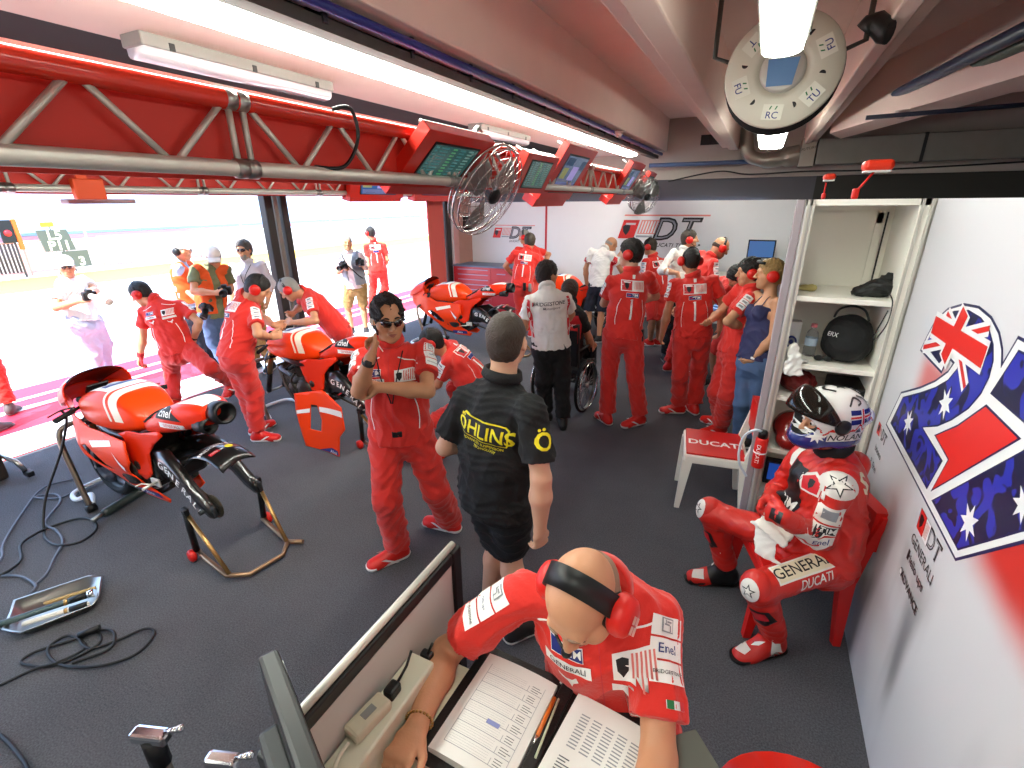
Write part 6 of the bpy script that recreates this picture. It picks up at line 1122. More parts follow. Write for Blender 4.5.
# --- cabinet on the right and what is in it
t = thing('shelf_cabinet', (.465, 3.34, 0), 'tall white open cabinet with shelves against the printed wall', 'cabinet'); xa, xb, ya, yb = .195, .728, 3.085, 3.60
def bx(nm, c, d, mm, par, bev=0): m = MB(); m.box(c, d, bev=bev); return m.build(nm, mm, par)
bx('side_panel', (xa+.02, (ya+yb)/2, 1.1), (.04, yb-ya, 2.2), mat('cabinet_grey', '#b9b4b4', .5), t); bx('side_panel', (xb-.03, (ya+yb)/2, 1.1), (.05, yb-ya, 2.2), LWHITE, t); bx('back_panel', ((xa+xb)/2, yb-.01, 1.1), (xb-xa-.04, .02, 2.2), LWHITE, t); bx('top_panel', ((xa+xb)/2, (ya+yb)/2, 2.185), (xb-xa, yb-ya, .03), LWHITE, t)
for z in (1.70, 1.315, 1.105, .755, .40, .06): bx('shelf', ((xa+xb)/2, (ya+yb)/2, z-.014), (xb-xa-.06, yb-ya-.03, .028), LWHITE, t, .002)
for x in (xa+.012, xa+.035, xb-.01, xb-.045): bx('edge_profile', (x, ya-.004, 1.1), (.012, .012, 2.2), ALU, t)
bx('rail', ((xa+xb)/2-.03, yb-.03, 2.10), (xb-xa-.15, .012, .06), LWHITE, t); bx('upright', (xb-.12, yb-.03, 1.9), (.03, .012, .45), LWHITE, t); bx('wire_slot', (xb-.085, yb-.024, 1.93), (.008, .006, .40), DKGREY, t)
b_ = MB(); b_.box((xa-.024, ya+.05, 1.1), (.04, .05, 2.2), bev=.006); solo(b_, 'cabinet_post', mat('red_grey_post', '#9a8f94', .5), 'slim grey post standing along the left side of the white cabinet', 'post')
S = SDF(.006); S.ball((.64, 3.24, 1.752), (.075, .06, .05), None, .02).ball((.59, 3.23, 1.735), (.08, .05, .032), None, .03).ball((.66, 3.26, 1.79), (.035, .035, .04), None, .03).ball((.54, 3.23, 1.727), (.04, .035, .022), None, .03); P_, Q_ = S.mesh(folds(.012, .06, 4)); P_[:, 2] = np.maximum(P_[:, 2], 1.702); tag(np_mesh('cloth_bag', P_, Q_, mat('black_nylon', '#0d0d0e', .5, bump=.3)), 'crumpled black nylon bag on the top shelf of the cabinet', 'bag')
wire('cord', [(.655, 3.17, 1.74), (.668, 3.09, 1.70), (.665, 3.065, 1.60), (.64, 3.065, 1.52), (.62, 3.065, 1.50), (.63, 3.065, 1.56), (.655, 3.07, 1.66)], .003, BLACK, 'thin black drawstring hanging from the nylon bag', 'cord')
S = SDF(.005); S.ball((.29, 3.3, 1.718), (.05, .03, .016), None, .02).ball((.32, 3.29, 1.722), (.02, .02, .02), None, .02); P_, Q_ = S.mesh(folds(.004, .04, 2)); P_[:, 2] = np.maximum(P_[:, 2], 1.702); tag(np_mesh('glove', P_, Q_, mat('beige_cloth', '#b5a468', .8)), 'small beige crumpled cloth at the left of the top shelf', 'cloth')
S = SDF(.006); S.ball((.545, 3.29, 1.455), (.12, .14, .13), None, .0).ball((.545, 3.27, 1.40), (.115, .12, .08), None, .05); P_, Q_ = S.mesh(folds(.006, .12, 8)); P_[:, 2] = np.maximum(P_[:, 2], 1.318); o = tag(np_mesh('helmet_bag', P_, Q_, mat('black_fleece', '#121213', .8, bump=.3)), 'big round black helmet bag on the second shelf', 'bag'); sf = Surf(P_, Q_); decal(sf, (.46, 3.2, 1.48), (-.6, -.8, .2), (0, 0, 1), [('text', 'ERX', 0, 0, .035, .004, 0)]).build('bag_print', BM, o, fix=False)
m = MB(); m.tube(spline([(.46, 3.30, 1.56), (.48, 3.3, 1.61), (.54, 3.3, 1.63), (.60, 3.3, 1.61), (.63, 3.3, 1.55)], 5), .006, 8); m.build('handle', DKGREY, o)
o = solo(MB().box((.275, 3.42, 1.408), (.085, .075, .178), bev=.003), 'carton', WHITE, 'white cardboard box with blue print on the second shelf', 'box'); m = MB(); m.cur = 0
for r, k in ((.032, 0), (.022, 1), (.012, 0)): m.cur = k; m.add([(.275+r*math.cos(a), 3.3815-.0005*(3-r*90), 1.37+r*1.2*math.sin(a)) for a in np.linspace(0, 2*PI, 19)[:-1]], [tuple(range(18))])
m.build('box_print', [BLUE, SILVERP], o, fix=False)
t = thing('water_bottle', (.372, 3.3, 1.315), 'clear water bottle with a pink cap on the second shelf', 'bottle'); GL = mat('clear_plastic', '#e8eef2', .08, trans=.9, ior=1.2); m = MB(); m.lathe([(0, 0), (.030, 0), (.033, .01), (.033, .05), (.030, .06), (.033, .07), (.033, .12), (.028, .145), (.013, .165), (.013, .178)], (.372, 3.3, 1.317), (0, 0, 1), 22); m.build('bottle_body', GL, t); m = MB(); m.lathe([(0, 0), (.017, 0), (.016, .02), (0, .021)], (.372, 3.3, 1.492), (0, 0, 1), 18); m.build('cap', mat('pink_cap', '#e08a90', .4), t); m = MB(); m.lathe([(.0338, .065), (.0338, .11)], (.372, 3.3, 1.317), (0, 0, 1), 22, cap=False); m.build('bottle_label', mat('pale_blue_label', '#b9cfe2', .5), t)
S = SDF(.005); S.ell((.27, 3.10, 1.42), (.29, 3.075, 1.26), (1, 0, 0), (0, 1, 0), (.03, .012), (.06, .014), .02).ball((.30, 3.12, 1.33), (.06, .03, .014), None, .02); P_, Q_ = S.mesh(folds(.01, .05, 3)); tag(np_mesh('paper_towel', P_, Q_, WCLOTH), 'white cloth hanging over the edge of the second shelf', 'cloth')
t = thing('sunglasses', (.43, 3.22, 1.32), 'dark sunglasses lying beside the water bottle', 'sunglasses'); m = MB(); m.ball((.415, 3.2, 1.335), (.024, .008, .017), 10); m.build('lens', BLACK, t); m = MB(); m.ball((.462, 3.2, 1.335), (.024, .008, .017), 10); m.build('lens', BLACK, t); m = MB(); m.tube([(.41, 3.2, 1.345), (.47, 3.2, 1.345)], .003, 6); m.tube([(.395, 3.2, 1.34), (.40, 3.29, 1.325)], .003, 6); m.tube([(.485, 3.2, 1.34), (.48, 3.29, 1.325)], .003, 6); m.build('frame', mat('brown_frame', '#3d1d16', .3), t)
S = SDF(.006); S.ball((.34, 3.25, 1.165), (.1, .11, .062), None, .0); P_, Q_ = S.mesh(folds(.01, .05, 6)); P_[:, 2] = np.maximum(P_[:, 2], 1.108); tag(np_mesh('patterned_bag', P_, Q_, mat('red_black_pattern', '#6b1512', .5, var=.9, vscale=22)), 'red and black patterned bundle on the third shelf', 'bag')
o = solo(MB().box((.60, 3.3, 1.145), (.19, .25, .075), bev=.01), 'tool_case', BLACK, 'flat black case with a yellow label on the third shelf', 'case'); m = MB(); m.box((.54, 3.174, 1.16), (.05, .003, .018)); m.build('case_label', YELLOW, o)
S = SDF(.006); S.ball((.36, 3.24, .86), (.105, .125, .105), None, 0).ball((.36, 3.13, .81), (.085, .06, .06), None, .04); P_, Q_ = S.mesh(); P_[:, 2] = np.maximum(P_[:, 2], .758); tag(np_mesh('spare_helmet', P_, Q_, mat('dark_red_shell', '#7d1713', .25, coat=.6)), 'dark red spare helmet on the fourth shelf behind the rider', 'helmet')
o = solo(MB().box((.36, 3.26, .52), (.20, .06, .17), bev=.005), 'small_screen', BLACK, 'small device with a blue screen in the lower cabinet compartment', 'screen'); m = MB(); m.box((.36, 3.228, .53), (.16, .003, .12)); m.build('display', mat('screen_small', '#1c3c80', .2, emit='#2a5ac0', estr=.35), o)
t = thing('drink_bottle', (.20, 3.035, .64), 'red lettered drink bottle with a pale tube clipped to the cabinet edge', 'bottle'); m = MB(); m.lathe([(0, 0), (.033, 0), (.036, .008), (.036, .19), (.03, .20), (0, .2)], (.20, 3.035, .645), (.0, 0, 1), 22); bb = m.build('bottle_body', PRED, t); m = MB(); m.lathe([(0, 0), (.028, 0), (.026, .035), (.02, .045), (0, .046)], (.20, 3.035, .846), (0, 0, 1), 20); m.build('cap', BLACK, t); vs, fs = text_mesh('DUCATI', .034, .006); m = MB(); m.add([(.20+.0375*math.sin(b/.037-.35), 3.035-.0375*math.cos(b/.037-.35), .745-a) for a, b in vs], fs); m.build('lettering', WHITE, bb, fix=False)
m = MB(); m.tube(spline([(.19, 3.03, .885), (.15, 3.0, .90), (.10, 3.0, .85), (.085, 3.0, .75), (.10, 3.0, .66), (.15, 3.0, .58)], 5), .008, 8); m.build('drink_tube', mat('pale_blue_tube', '#c6d2dc', .3), t); m = MB(); m.lathe([(.0365, 0), (.0385, .0), (.0385, .008), (.0365, .008)], (.20, 3.035, .745), (0, 0, 1), 20); m.build('clip_band', WHITE, t)
# --- far end furniture
t = thing('tool_cabinet', (-4.9, 9.3, 0), 'long red tool cabinet with drawers and a pale worktop against the far wall', 'cabinet'); RT = mat('red_cabinet', '#b3242c', .35, coat=.3); bx('body', (-4.86, 9.32, .46), (1.98, .6, .92), RT, t, .01); bx('worktop', (-4.86, 9.31, .935), (2.02, .64, .03), mat('blue_grey_top', '#5c6a80', .4), t, .004)
for i in range(8): d_ = bx('drawer', (-5.36, 9.015, .84-.105*i), (.86, .014, .095), RT, t, .004); bx('handle', (-5.36, 9.002, .865-.105*i), (.74, .02, .018), mat('lilac_handle', '#a08aa0', .4, .4), d_, .004)
for i in range(2): d_ = bx('door', (-4.60+.5*i+.08, 9.015, .46), (.46, .014, .84), RT, t, .004); bx('handle', (-4.76+.5*i+.08, 9.0, .80), (.2, .02, .02), mat('lilac_handle', '#a08aa0', .4, .4), d_, .004)
t = thing('work_table', (-.5, 9.4, 0), 'white work table along the far wall carrying the laptop screens', 'table'); bx('table_top', (-.45, 9.38, .97), (2.4, .62, .04), LWHITE, t, .005)
for x in (-1.6, .7): bx('table_leg', (x, 9.38, .475), (.05, .5, .95), LWHITE, t)
def laptop(label, x, y, z, w, h, rz=0.):
    t = thing('laptop', (x, y, z), label, 'laptop'); R = rotm('Z', rz); m = MB(); m.box((x, y, z+.011), (w, w*.66, .02), R, bev=.005); m.build('base', DKGREY, t); m = MB(); a = Vector((x, y, z+.02))+R @ Vector((0, w*.36, h/2)); m.box(a, (w, .014, h), R @ rotm('X', -.18), bev=.004); l = m.build('lid', BLACK, t); m = MB(); q = R @ rotm('X', -.18); F = lambda u, v: a+q @ Vector((u, -.0082, v)); m.flat([(-w*.46, -h*.43), (w*.46, -h*.43), (w*.46, h*.43), (-w*.46, h*.43)], F); m.build('display', screen_mat('lap'), l, fix=False)
    m = MB(); F2 = lambda u, v: a+q @ Vector((u, -.009, v))
    for i in range(4): m.flat([(-w*.4, -h*.3+i*h*.17), (w*(.1+.06*i), -h*.3+i*h*.17), (w*(.1+.06*i), -h*.25+i*h*.17), (-w*.4, -h*.25+i*h*.17)], F2)
    m.build('screen_print', mat('scr_pale', '#a9c2e6', .3, emit='#a9c2e6', estr=.5), l, fix=False); return t
laptop('laptop with a blue screen on the far work table beside the bending red mechanic', -.80, 9.30, .99, .34, .26)
t = thing('display_screen', (.06, 9.45, .99), 'screen on a stand at the right end of the far work table', 'monitor'); bx('screen_frame', (.06, 9.45, 1.42), (.42, .03, .30), BLACK, t, .005); bx('display', (.06, 9.432, 1.42), (.38, .004, .26), screen_mat('lap'), t); m = MB(); m.tube([(.06, 9.47, .99), (.06, 9.47, 1.35)], .02, 10); m.lathe([(0, 0), (.12, 0), (.1, .015), (0, .02)], (.06, 9.47, .99), (0, 0, 1), 22); m.build('stand', DKGREY, t)
t = thing('equipment_table', (-.45, 6.75, 0), 'low white table in the middle of the crowd of mechanics', 'table'); bx('table_top', (-.40, 6.75, .78), (.50, .34, .03), LWHITE, t, .004)
for x, y in ((-.6, 6.62), (-.2, 6.62), (-.6, 6.88), (-.2, 6.88)): m = MB(); m.tube([(x, y, 0), (x, y, .77)], .015, 8); m.build('leg', STEEL, t)
laptop('open laptop on the low table amid the mechanics', -.40, 6.75, .795, .32, .22, -.6)
# --- wheelchair
WC = thing('wheelchair', (0, 0, 0), 'black wheelchair with big spoked wheels pushed by the man in the white shirt', 'wheelchair'); fr = MB()
for s in (1, -1):
    fr.tube(spline([(-.24, s*.2, 1.0), (-.22, s*.2, .85), (-.18, s*.2, .45), (-.17, s*.2, .30)], 4), .012, 8); fr.tube([(-.2, s*.2, .50), (.26, s*.2, .50), (.40, s*.18, .16), (.50, s*.18, .12)], .012, 8); fr.tube([(-.17, s*.2, .30), (.28, s*.2, .30), (.28, s*.2, .5)], .012, 8); fr.tube([(-.2, s*.21, .72), (.12, s*.21, .72), (.16, s*.21, .5)], .012, 8)
fr.tube([(-.1, .2, .3), (.1, -.2, .5)], .010, 8); fr.tube([(-.1, -.2, .3), (.1, .2, .5)], .010, 8); fr.build('frame', DKGREY, WC)
m = MB(); m.box((.03, 0, .47), (.44, .40, .04), bev=.01); m.build('seat', BLACKC, WC); m = MB(); m.box((-.225, 0, .74), (.02, .38, .40), rotm('Y', -.08), bev=.008); m.build('backrest', BLACKC, WC)
for s in (1, -1):
    m = MB(); m.lathe([(.285, -.016), (.30, -.013), (.305, 0), (.30, .013), (.285, .016)], (-.10, s*.255, .305), (0, 1, 0), 44, cap=False); w = m.build('drive_wheel', RUBBER, WC); m = MB(); m.lathe([(.268, -.012), (.285, -.012), (.285, .012), (.268, .012)], (-.10, s*.255, .305), (0, 1, 0), 40, cap=False); m.lathe([(0, -.03), (.025, -.03), (.025, .03), (0, .03)], (-.10, s*.255, .305), (0, 1, 0), 14)
    for k in range(18): a = 2*PI*k/18; m.tube([(-.10+.02*math.cos(a+.5), s*.255+.02*(-1)**k, .305+.02*math.sin(a+.5)), (-.10+.27*math.cos(a), s*.255, .305+.27*math.sin(a))], .0022, 4, cap=False)
    m.build('spoke_rim', STEEL, w); m = MB(); m.tube([(-.10+.26*math.cos(a), s*.29, .305+.26*math.sin(a)) for a in np.linspace(0, 2*PI, 37)[:-1]], .008, 6, closed=True); m.build('hand_rim', CHROME, w)
    m = MB(); m.lathe([(0, -.015), (.055, -.015), (.065, 0), (.055, .015), (0, .015)], (.34, s*.2, .066), (0, 1, 0), 20); m.build('castor_wheel', RUBBER, WC); m = MB(); m.box((.50, s*.09, .12), (.14, .14, .012), rotm('Y', -.3), bev=.004); m.build('footplate', BLACK, WC)
    m = MB(); m.tube([(-.24, s*.2, 1.0), (-.36, s*.2, 1.01)], .016, 10); m.build('push_handle', RUBBER, WC)
place(WC, -1.72, 4.93, math.radians(86))
# --- held things
def photo_camera(label, p, d, s=1., lens=.12, lm=BLACK):
    p = V(*p); d = nrm(d); t = thing('photo_camera', p, label, 'camera'); u = nrm(np.cross(d, V(0, 0, 1))); v = np.cross(u, d); R = Matrix((tuple(u), tuple(d), tuple(v))).transposed(); m = MB(); m.box(p, (.14*s, .06*s, .10*s), R, bev=.012); m.box(p+v*.06*s, (.06*s, .06*s, .035*s), R, bev=.01); m.build('camera_body', BLACK, t); m = MB(); m.lathe([(.0, 0), (.034*s, 0), (.034*s, lens*.5), (.042*s, lens*.55), (.042*s, lens), (.036*s, lens), (.034*s, lens-.01), (0, lens-.015)], p+d*.028*s, d, 20); m.build('lens', lm, t); return t
J_ = lambda k, n: np.array(JOINTS[k][JT_I[n]])
photo_camera('black camera held by the photographer in the orange vest', (J_('por', 'hdR')+J_('por', 'hdL'))/2+V(.05, -.02, .02), (.7, -.7, -.1)); photo_camera('second black camera hanging at the side of the orange-vested photographer', J_('por', 'P')+V(.16, -.16, .12), (.3, -.6, -.7)); photo_camera('black camera in the right hand of the photographer in the grey vest', J_('pgr', 'hdR')+V(0, -.05, .03), (.2, -.9, -.2)); photo_camera('black camera in the left hand of the photographer in the grey vest', J_('pgr', 'hdL')+V(.03, -.05, .03), (.5, -.8, .2))
photo_camera('camera with a long pale telephoto lens held by the sunlit photographer at the far left', (J_('pwh', 'hdR')+J_('pwh', 'hdL'))/2+V(.04, 0, .02), (.95, .05, -.12), 1., .34, mat('pale_lens', '#d6d2c8', .4))
t = thing('clipboard', J_('oh', 'hdL'), 'white clipboard of papers held at the left side of the man in black', 'clipboard'); h = J_('oh', 'hdL'); R = rotm('Z', 2.1); m = MB(); m.box(h+V(-.02, .01, .0), (.22, .012, .31), R, bev=.003); m.build('board', mat('grey_board', '#9b9da0', .4, .3), t); m = MB(); m.box(h+V(-.02, .01, .0)-V(math.cos(2.1+PI/2), math.sin(2.1+PI/2), 0)*.009, (.21, .004, .29), R); m.build('paper_sheet', mat('paper', '#dcdad6', .7), t)
t = thing('high_stool', (-.16, 1.06, 0), 'black stool under the engineer behind the desk', 'stool'); m = MB(); m.lathe([(0, 0), (.15, 0), (.16, .02), (.15, .05), (0, .055)], (-.16, 1.10, .585), (0, 0, 1), 26); m.build('seat', LTH, t); m = MB(); m.tube([(-.16, 1.10, .03), (-.16, 1.10, .59)], .025, 12); m.lathe([(0, 0), (.2, 0), (.19, .02), (.03, .035), (0, .04)], (-.16, 1.10, .001), (0, 0, 1), 26); m.tube([(-.16+.15*math.cos(a), 1.10+.15*math.sin(a), .26) for a in np.linspace(0, 2*PI, 25)[:-1]], .010, 6, closed=True); m.build('pedestal', CHROME, t)
# --- pit wall gear, washed out by the sun
PX = -21.6
t = thing('pit_board', (PX, 9.0, 0), 'pit board stand with lap letters by the pit wall', 'board'); BG = mat('board_grey', '#565d58', .6); PALE = mat('pale_green_letters', '#dfe6c8', .5); bd = MB()
bd.add([(PX, y, z) for y, z in ((8.2, .75), (9.05, .75), (8.95, 1.45), (8.1, 1.45))]+[(PX-.05, y, z) for y, z in ((8.2, .75), (9.05, .75), (8.95, 1.45), (8.1, 1.45))], [(0, 1, 2, 3), (7, 6, 5, 4), (0, 4, 5, 1), (1, 5, 6, 2), (2, 6, 7, 3), (3, 7, 4, 0)]); bd.build('board_panel', BG, t)
bd = MB(); bd.box((PX-.02, 9.0, .45), (.05, .75, .55)); bd.build('board_panel', BG, t)
bd = MB()
for tx, y, z, s in (('L5', 8.56, 1.26, .42), ('P11', 8.62, .92, .42), ('3', 9.12, .35, .42)): vs, fs = text_mesh(tx, s, .03); bd.add([(PX+.012, y+a, z+b) for a, b in vs], fs)
bd.build('lettering', PALE, t, fix=False); bd = MB(); bd.box((PX, 8.45, 1.62), (.04, .36, .16)); bd.build('sponsor_plate', mat('board_yellow', '#b89a2a', .6), t); bd = MB(); bd.tube([(PX-.06, 8.9, 0), (PX-.06, 8.5, 1.6)], .02, 8); bd.build('pole', DKGREY, t)
def fence(label, ya, yb, z0, z1, dark):
    t = thing('pit_fence', (PX-.3, ya, 0), label, 'fence'); fm = mat('fence_frame', '#c98f86', .6); m = MB()
    for a, b in (((ya, z0), (yb, z0)), ((ya, z1), (yb, z1)), ((ya, 0), (ya, z1)), ((yb, 0), (yb, z1))): m.tube([(PX-.3, a[0], a[1]), (PX-.3, b[0], b[1])], .03, 8)
    m.build('frame', fm, t); m = MB()
    for y in np.linspace(ya, yb, int((yb-ya)/.09))[1:-1]: m.tube([(PX-.3, y, z0), (PX-.3, y, z1)], .012 if not dark else .03, 6)
    m.build('bar_lattice', mat('fence_dark', '#3a2f2f', .6) if dark else fm, t)
fence('dark barred fence panel at the left edge of the pit wall', 6.2, 7.6, .12, 1.08, True); fence('pale fence panel behind the lap board', 7.75, 8.9, .12, 1.1, False); fence('wide pale fence panel right of the lap board', 9.9, 13.6, .1, 1.12, False)
for y in (9.68, 15.9, 18.6, 21.5, 24.6): m = MB(); m.tube([(PX-.5, y, 0), (PX-.5, y, 1.5)], .03, 8); tag(m.build('fence_post', mat('pale_pole', '#cfc8c4', .6)), 'pale upright pole along the pit wall', 'pole', 'poles along the pit wall')
t = thing('marshal_sign', (PX, 7.4, 0), 'orange framed dark marker with a red light at the left edge by the pit wall', 'sign'); m = MB(); m.box((PX, 7.38, 1.45), (.08, .34, .7), bev=.02); m.build('panel', BLACK, t); m = MB(); m.box((PX+.01, 7.62, 1.35), (.1, .12, .95), bev=.02); m.build('side_board', mat('marker_orange', '#d8641e', .5), t); m = MB(); m.lathe([(0, 0), (.1, 0), (.08, .04), (0, .05)], (PX+.05, 7.38, 1.4), (1, 0, 0), 18); m.build('lens', REDP, t); m = MB(); m.tube([(PX-.05, 7.5, 0), (PX-.05, 7.5, 1.2)], .03, 8); m.build('pole', DKGREY, t)
# big white stand across the track keeps the horizon pale
m = MB(); m.box((-60, 25, 4), (2, 170, 8)); struct(m.build('wall_grandstand', mat('bleached_stand', '#dedede', .8)))
# ------------------------------------------------------------ everybody
HS = {}; GREYV = mat('grey_vest_cloth', '#8a8f98', .85, bump=.3, bscale=80); KHAKI = mat('khaki_cloth', '#a5814f', .85, bump=.3, bscale=80); ORV = mat('orange_vest', '#d8541a', .8, bump=.25, bscale=80); OLIVE = mat('olive_cloth', '#6d6f50', .85, bump=.3, bscale=80); SKY = mat('sky_blue_cloth', '#9bb8d8', .85); CAPW = mat('pale_cap', '#d9d2cc', .8); PINKW = mat('pink_white_cloth', '#dcc6c6', .85, bump=.3)
STRIPEC = mat('striped_shirt', '#c9c4cc', .85, bump=.2); DSHOE = mat('dark_shoe', '#23201f', .6); BLUEC = mat('navy_camisole', '#2a2b52', .75, bump=.25, bscale=80); WSHOE = mat('white_shoe', '#d0ccc6', .5)
TM = dict(shoe_white=True)
def vest(R, m, front_open=.05, name='vest'):
    """sleeveless open vest over the shirt"""
    J = R['J']; T = SDF(.009); P, N, U, Cc, up = R['P'], R['N'], R['U'], R['Cc'], R['up']; W = P+up*.2
    T.ell(P+up*.02, W, R['rP'], R['fP'], (.195, .15), (.18, .143), .04, fa=True).ell(W, Cc, R['rS'], R['fS'], (.18, .143), (.183, .143), .04).ell(Cc, U+up*.02, R['rS'], R['fS'], (.183, .143), (.145, .1), .04, fb=True)
    for e, k in ((1, 'shR'), (-1, 'shL')): T.cap(U+R['rS']*e*.05, J[k]-R['rS']*e*.03-up*.0, .075, .066, .03)
    T.ell(P-up*.1+R['fP']*.14, N+up*.05+R['fS']*.14, R['rS'], R['fS'], (front_open, .12), (front_open, .12), .006, 's'); T.cap(N-up*.04, N+up*.1, .07, .08, .01, 's')
    Pv, Q = T.mesh(folds(.006, .1, 3)); o = np_mesh(name, Pv, Q, m, R['body']); R['vest'] = o; R['sfV'] = Surf(Pv, Q); return o
def man(key, label, az, **k): R = make_person(key, label, az, **k); return R
# ---- front: red man in sunglasses
R = man('rf', 'person in red shirt and sunglasses with one hand at the ear, at the centre', -38, pitch=8, res=.0065, detail=True, skin=SKINT, hair='receding', glasses=True, curlL=.5, curlR=1.1, flare=.015, palmR=(-.3, .3, .6), **TM); team_front(R); R['slf'] = .8; sleeve_patches(R, 'L', ('square', 'riello', 'BRIDGESTONE')); sleeve_patches(R, 'R', ('', '', ''))
J = R['J']; w = J['wrR']+(J['elR']-J['wrR'])*.12; m = MB(); d = nrm(J['wrR']-J['elR']); m.lathe([(.031, -.011), (.034, -.008), (.034, .008), (.031, .011)], w, d, 22, cap=False); wt = m.build('wristwatch', BLACK, R['body']); m = MB(); m.lathe([(0, 0), (.019, 0), (.02, .008), (.016, .012), (0, .012)], w+nrm(V(.6, -.8, .1))*.028, (.6, -.8, .1), 20); m.build('watch_case', DKGREY, wt)
m = MB(); hp = R['hp']; m.ball(hp(.084, -.01, -.005), (.016, .02, .028), 10); m.tube(spline([hp(.085, -.02, -.03), hp(.09, -.03, -.09), hp(.05, .05, -.17)], 4), .003, 6); m.build('earpiece', WHITE, R['body'])
m = MB(); U, rS, fS, up = R['U'], R['rS'], R['fS'], R['up']
for e in (1, -1): m.tube([R['sf'].put(U+up*(.06-.28*t)+rS*e*(.07*(1-t)+.004), fS, .006, .16) for t in np.linspace(0, 1, 9)], .0035, 6)
m.build('lanyard', BLACKC, R['shirt'])
m = MB(); m.box(R['P']+up*.05+R['fP']*.128, (.06, .03, .04), rotm('Z', math.atan2(R['rP'][1], R['rP'][0])), bev=.006); m.build('belt_buckle', BLACK, R['tr'])
for s_ in (1, -1): m = MB(); m.tube([hp(s_*.072, .035+.02*t, -.02-.05*t) for t in (0, .5, 1)], [.008, .009, .006], 8); m.build('sideburn', HAIRD, R['body'])
# ---- man in black
R = man('oh', 'person in black lettered polo shirt and black shorts seen from behind, near the centre', 98, pitch=2, res=.0065, fit=1.08, shirt=BLACKC, sleeve=.7, trousers=BLACKC, legs='short', shoes=DSHOE, hair='crop', hairm=HAIRB, skin=SKINP, hem=-.03, curlR=.5, curlL=.9, seed=11)
c = R['U']-up*0; sf = R['sf']; n = -R['fS']; upv = R['up']; c = R['U']-upv*.105+R['rS']*.012; k_ = .86
S = [('poly', [(-.135, -.05), (.135, -.05), (.145, -.03), (.145, .045), (.125, .062), (-.125, .062), (-.145, .045), (-.145, -.03)], 6), ('poly', [(-.130, -.044), (.130, -.044), (.138, -.028), (.138, .042), (.122, .055), (-.122, .055), (-.138, .042), (-.138, -.028)], 2), ('text', 'ÖHLINS', 0, .0, .096, .018, 6), ('text', 'ADVANCED SUSPENSION', 0, -.068, .021, .004, 6), ('text', 'TECHNOLOGY', .02, -.09, .019, .003, 6)]
S = [(q[0], [(a*k_, b*k_) for a, b in q[1]], q[2]) if q[0] == 'poly' else (q[0], q[1], q[2]*k_, q[3]*k_, q[4]*k_, q[5]*k_, q[6]) for q in S]; decal(sf, c, n, upv, S, .003, .17).build('back_print', PM, R['shirt'], fix=False)
sh, el = R['J']['shR'], R['J']['elR']; d = nrm(el-sh); o = nrm(R['rS']*.9-R['fS']*.35); o = nrm(o-d*(o@d)); decal(sf, sh+(el-sh)*.45, o, -d, [('text', 'Ö', 0, 0, .10, .02, 6)]).build('sleeve_print', PM, R['shirt'], fix=False)
# ---- engineer at the desk
R = man('en', 'bald person in red team shirt with headset reading the open binder at the desk', -100, pitch=42, roll=4, shut=True, res=.0055, fit=1.06, detail=True, skin=SKIN, hair='ring', hairm=mat('stubble', '#8a6f5c', .8), headset={'mic': 'R', 'w': .026, 'lift': .004}, palmR=(.1, .1, -1), palmL=(-.1, .1, -1), curlR=.55, curlL=.4, seed=21, sleeve=.72, base=V(-.16, 1.06, 0))
team_front(R, True); R['slf'] = 1.1; R['slr'] = .35; sleeve_patches(R, 'L', ('square', 'Enel', 'BRIDGESTONE'), 1.2); R['slf'] = .3; R['slr'] = .8; sleeve_patches(R, 'R', ('square', 'riello ups', 'BRIDGESTONE'), 1.15)
m = MB(); hp = R['hp']
for a in (-.011, .011):
    for b in (-.011, .011): m.add([hp(-.1275-.0, a+.006+x, b-.012+y) for x, y in ((-.009, -.009), (.009, -.009), (.009, .009), (-.009, .009))], [(0, 1, 2, 3)])
m.build('ear_cup_print', mat('pale_sticker', '#e2b7a8', .5), R['body'], fix=False)
J = R['J']; m = MB(); d = nrm(J['wrR']-J['elR']); u = nrm(np.cross(d, V(0, 0, 1))); v = np.cross(u, d)
for k in range(22): a = 2*PI*k/22; m.ball(J['wrR']-d*.02+u*.034*math.cos(a)+v*.030*math.sin(a), .0045, 6)
m.build('chain_bracelet', GOLD, R['body'])
sh, el = J['shL'], J['elL']; d = nrm(el-sh); o = nrm(R['rS']*-.5+R['fS']*.5+R['up']*.6); o = nrm(o-d*(o@d)); decal(R['sf'], sh+(el-sh)*.66, o, -d, [('rect', 0, 0, .05, .018, 0), ('rect', -.016, 0, .016, .018, 1), ('rect', .016, 0, .016, .018, 2)]).build('flag_print', [WHITE, GREENP, REDP], R['shirt'], fix=False)
# ---- mechanics at the motorcycles
R = man('mle', 'mechanic in red leaning over with a hand on the nose of the nearest motorcycle', 215, pitch=28, headset={}, curlR=.5, curlL=1.2, seed=3, **TM); team_front(R); sleeve_patches(R, 'L')
m = MB(); T = SDF(.006); T.cap(R['J']['wrR']-nrm(R['J']['wrR']-R['J']['elR'])*.01, R['J']['wrR']-nrm(R['J']['wrR']-R['J']['elR'])*.05, .036, .038, .01, fb=True); hand(T, R['J']['wrR'], R['J']['hdR'], V(.2, .2, -.3), -1, .5, 1., .004); Pv, Q = T.mesh(); np_mesh('glove', Pv, Q, mat('red_glove', '#a8232a', .8), R['body'])
m = MB(); d = nrm(R['J']['wrL']-R['J']['elL']); m.lathe([(.033, -.012), (.036, 0), (.033, .012)], R['J']['wrL']-d*.03, d, 18, cap=False); m.build('wristwatch', BLACK, R['body'])
R = man('mlf', 'mechanic in red seen from behind working on the bars of the stripped middle motorcycle', 42, pitch=35, headset={}, seed=4, curlR=.7, curlL=.7, **TM); team_back(R); R['slf'] = -.2; sleeve_patches(R, 'R')
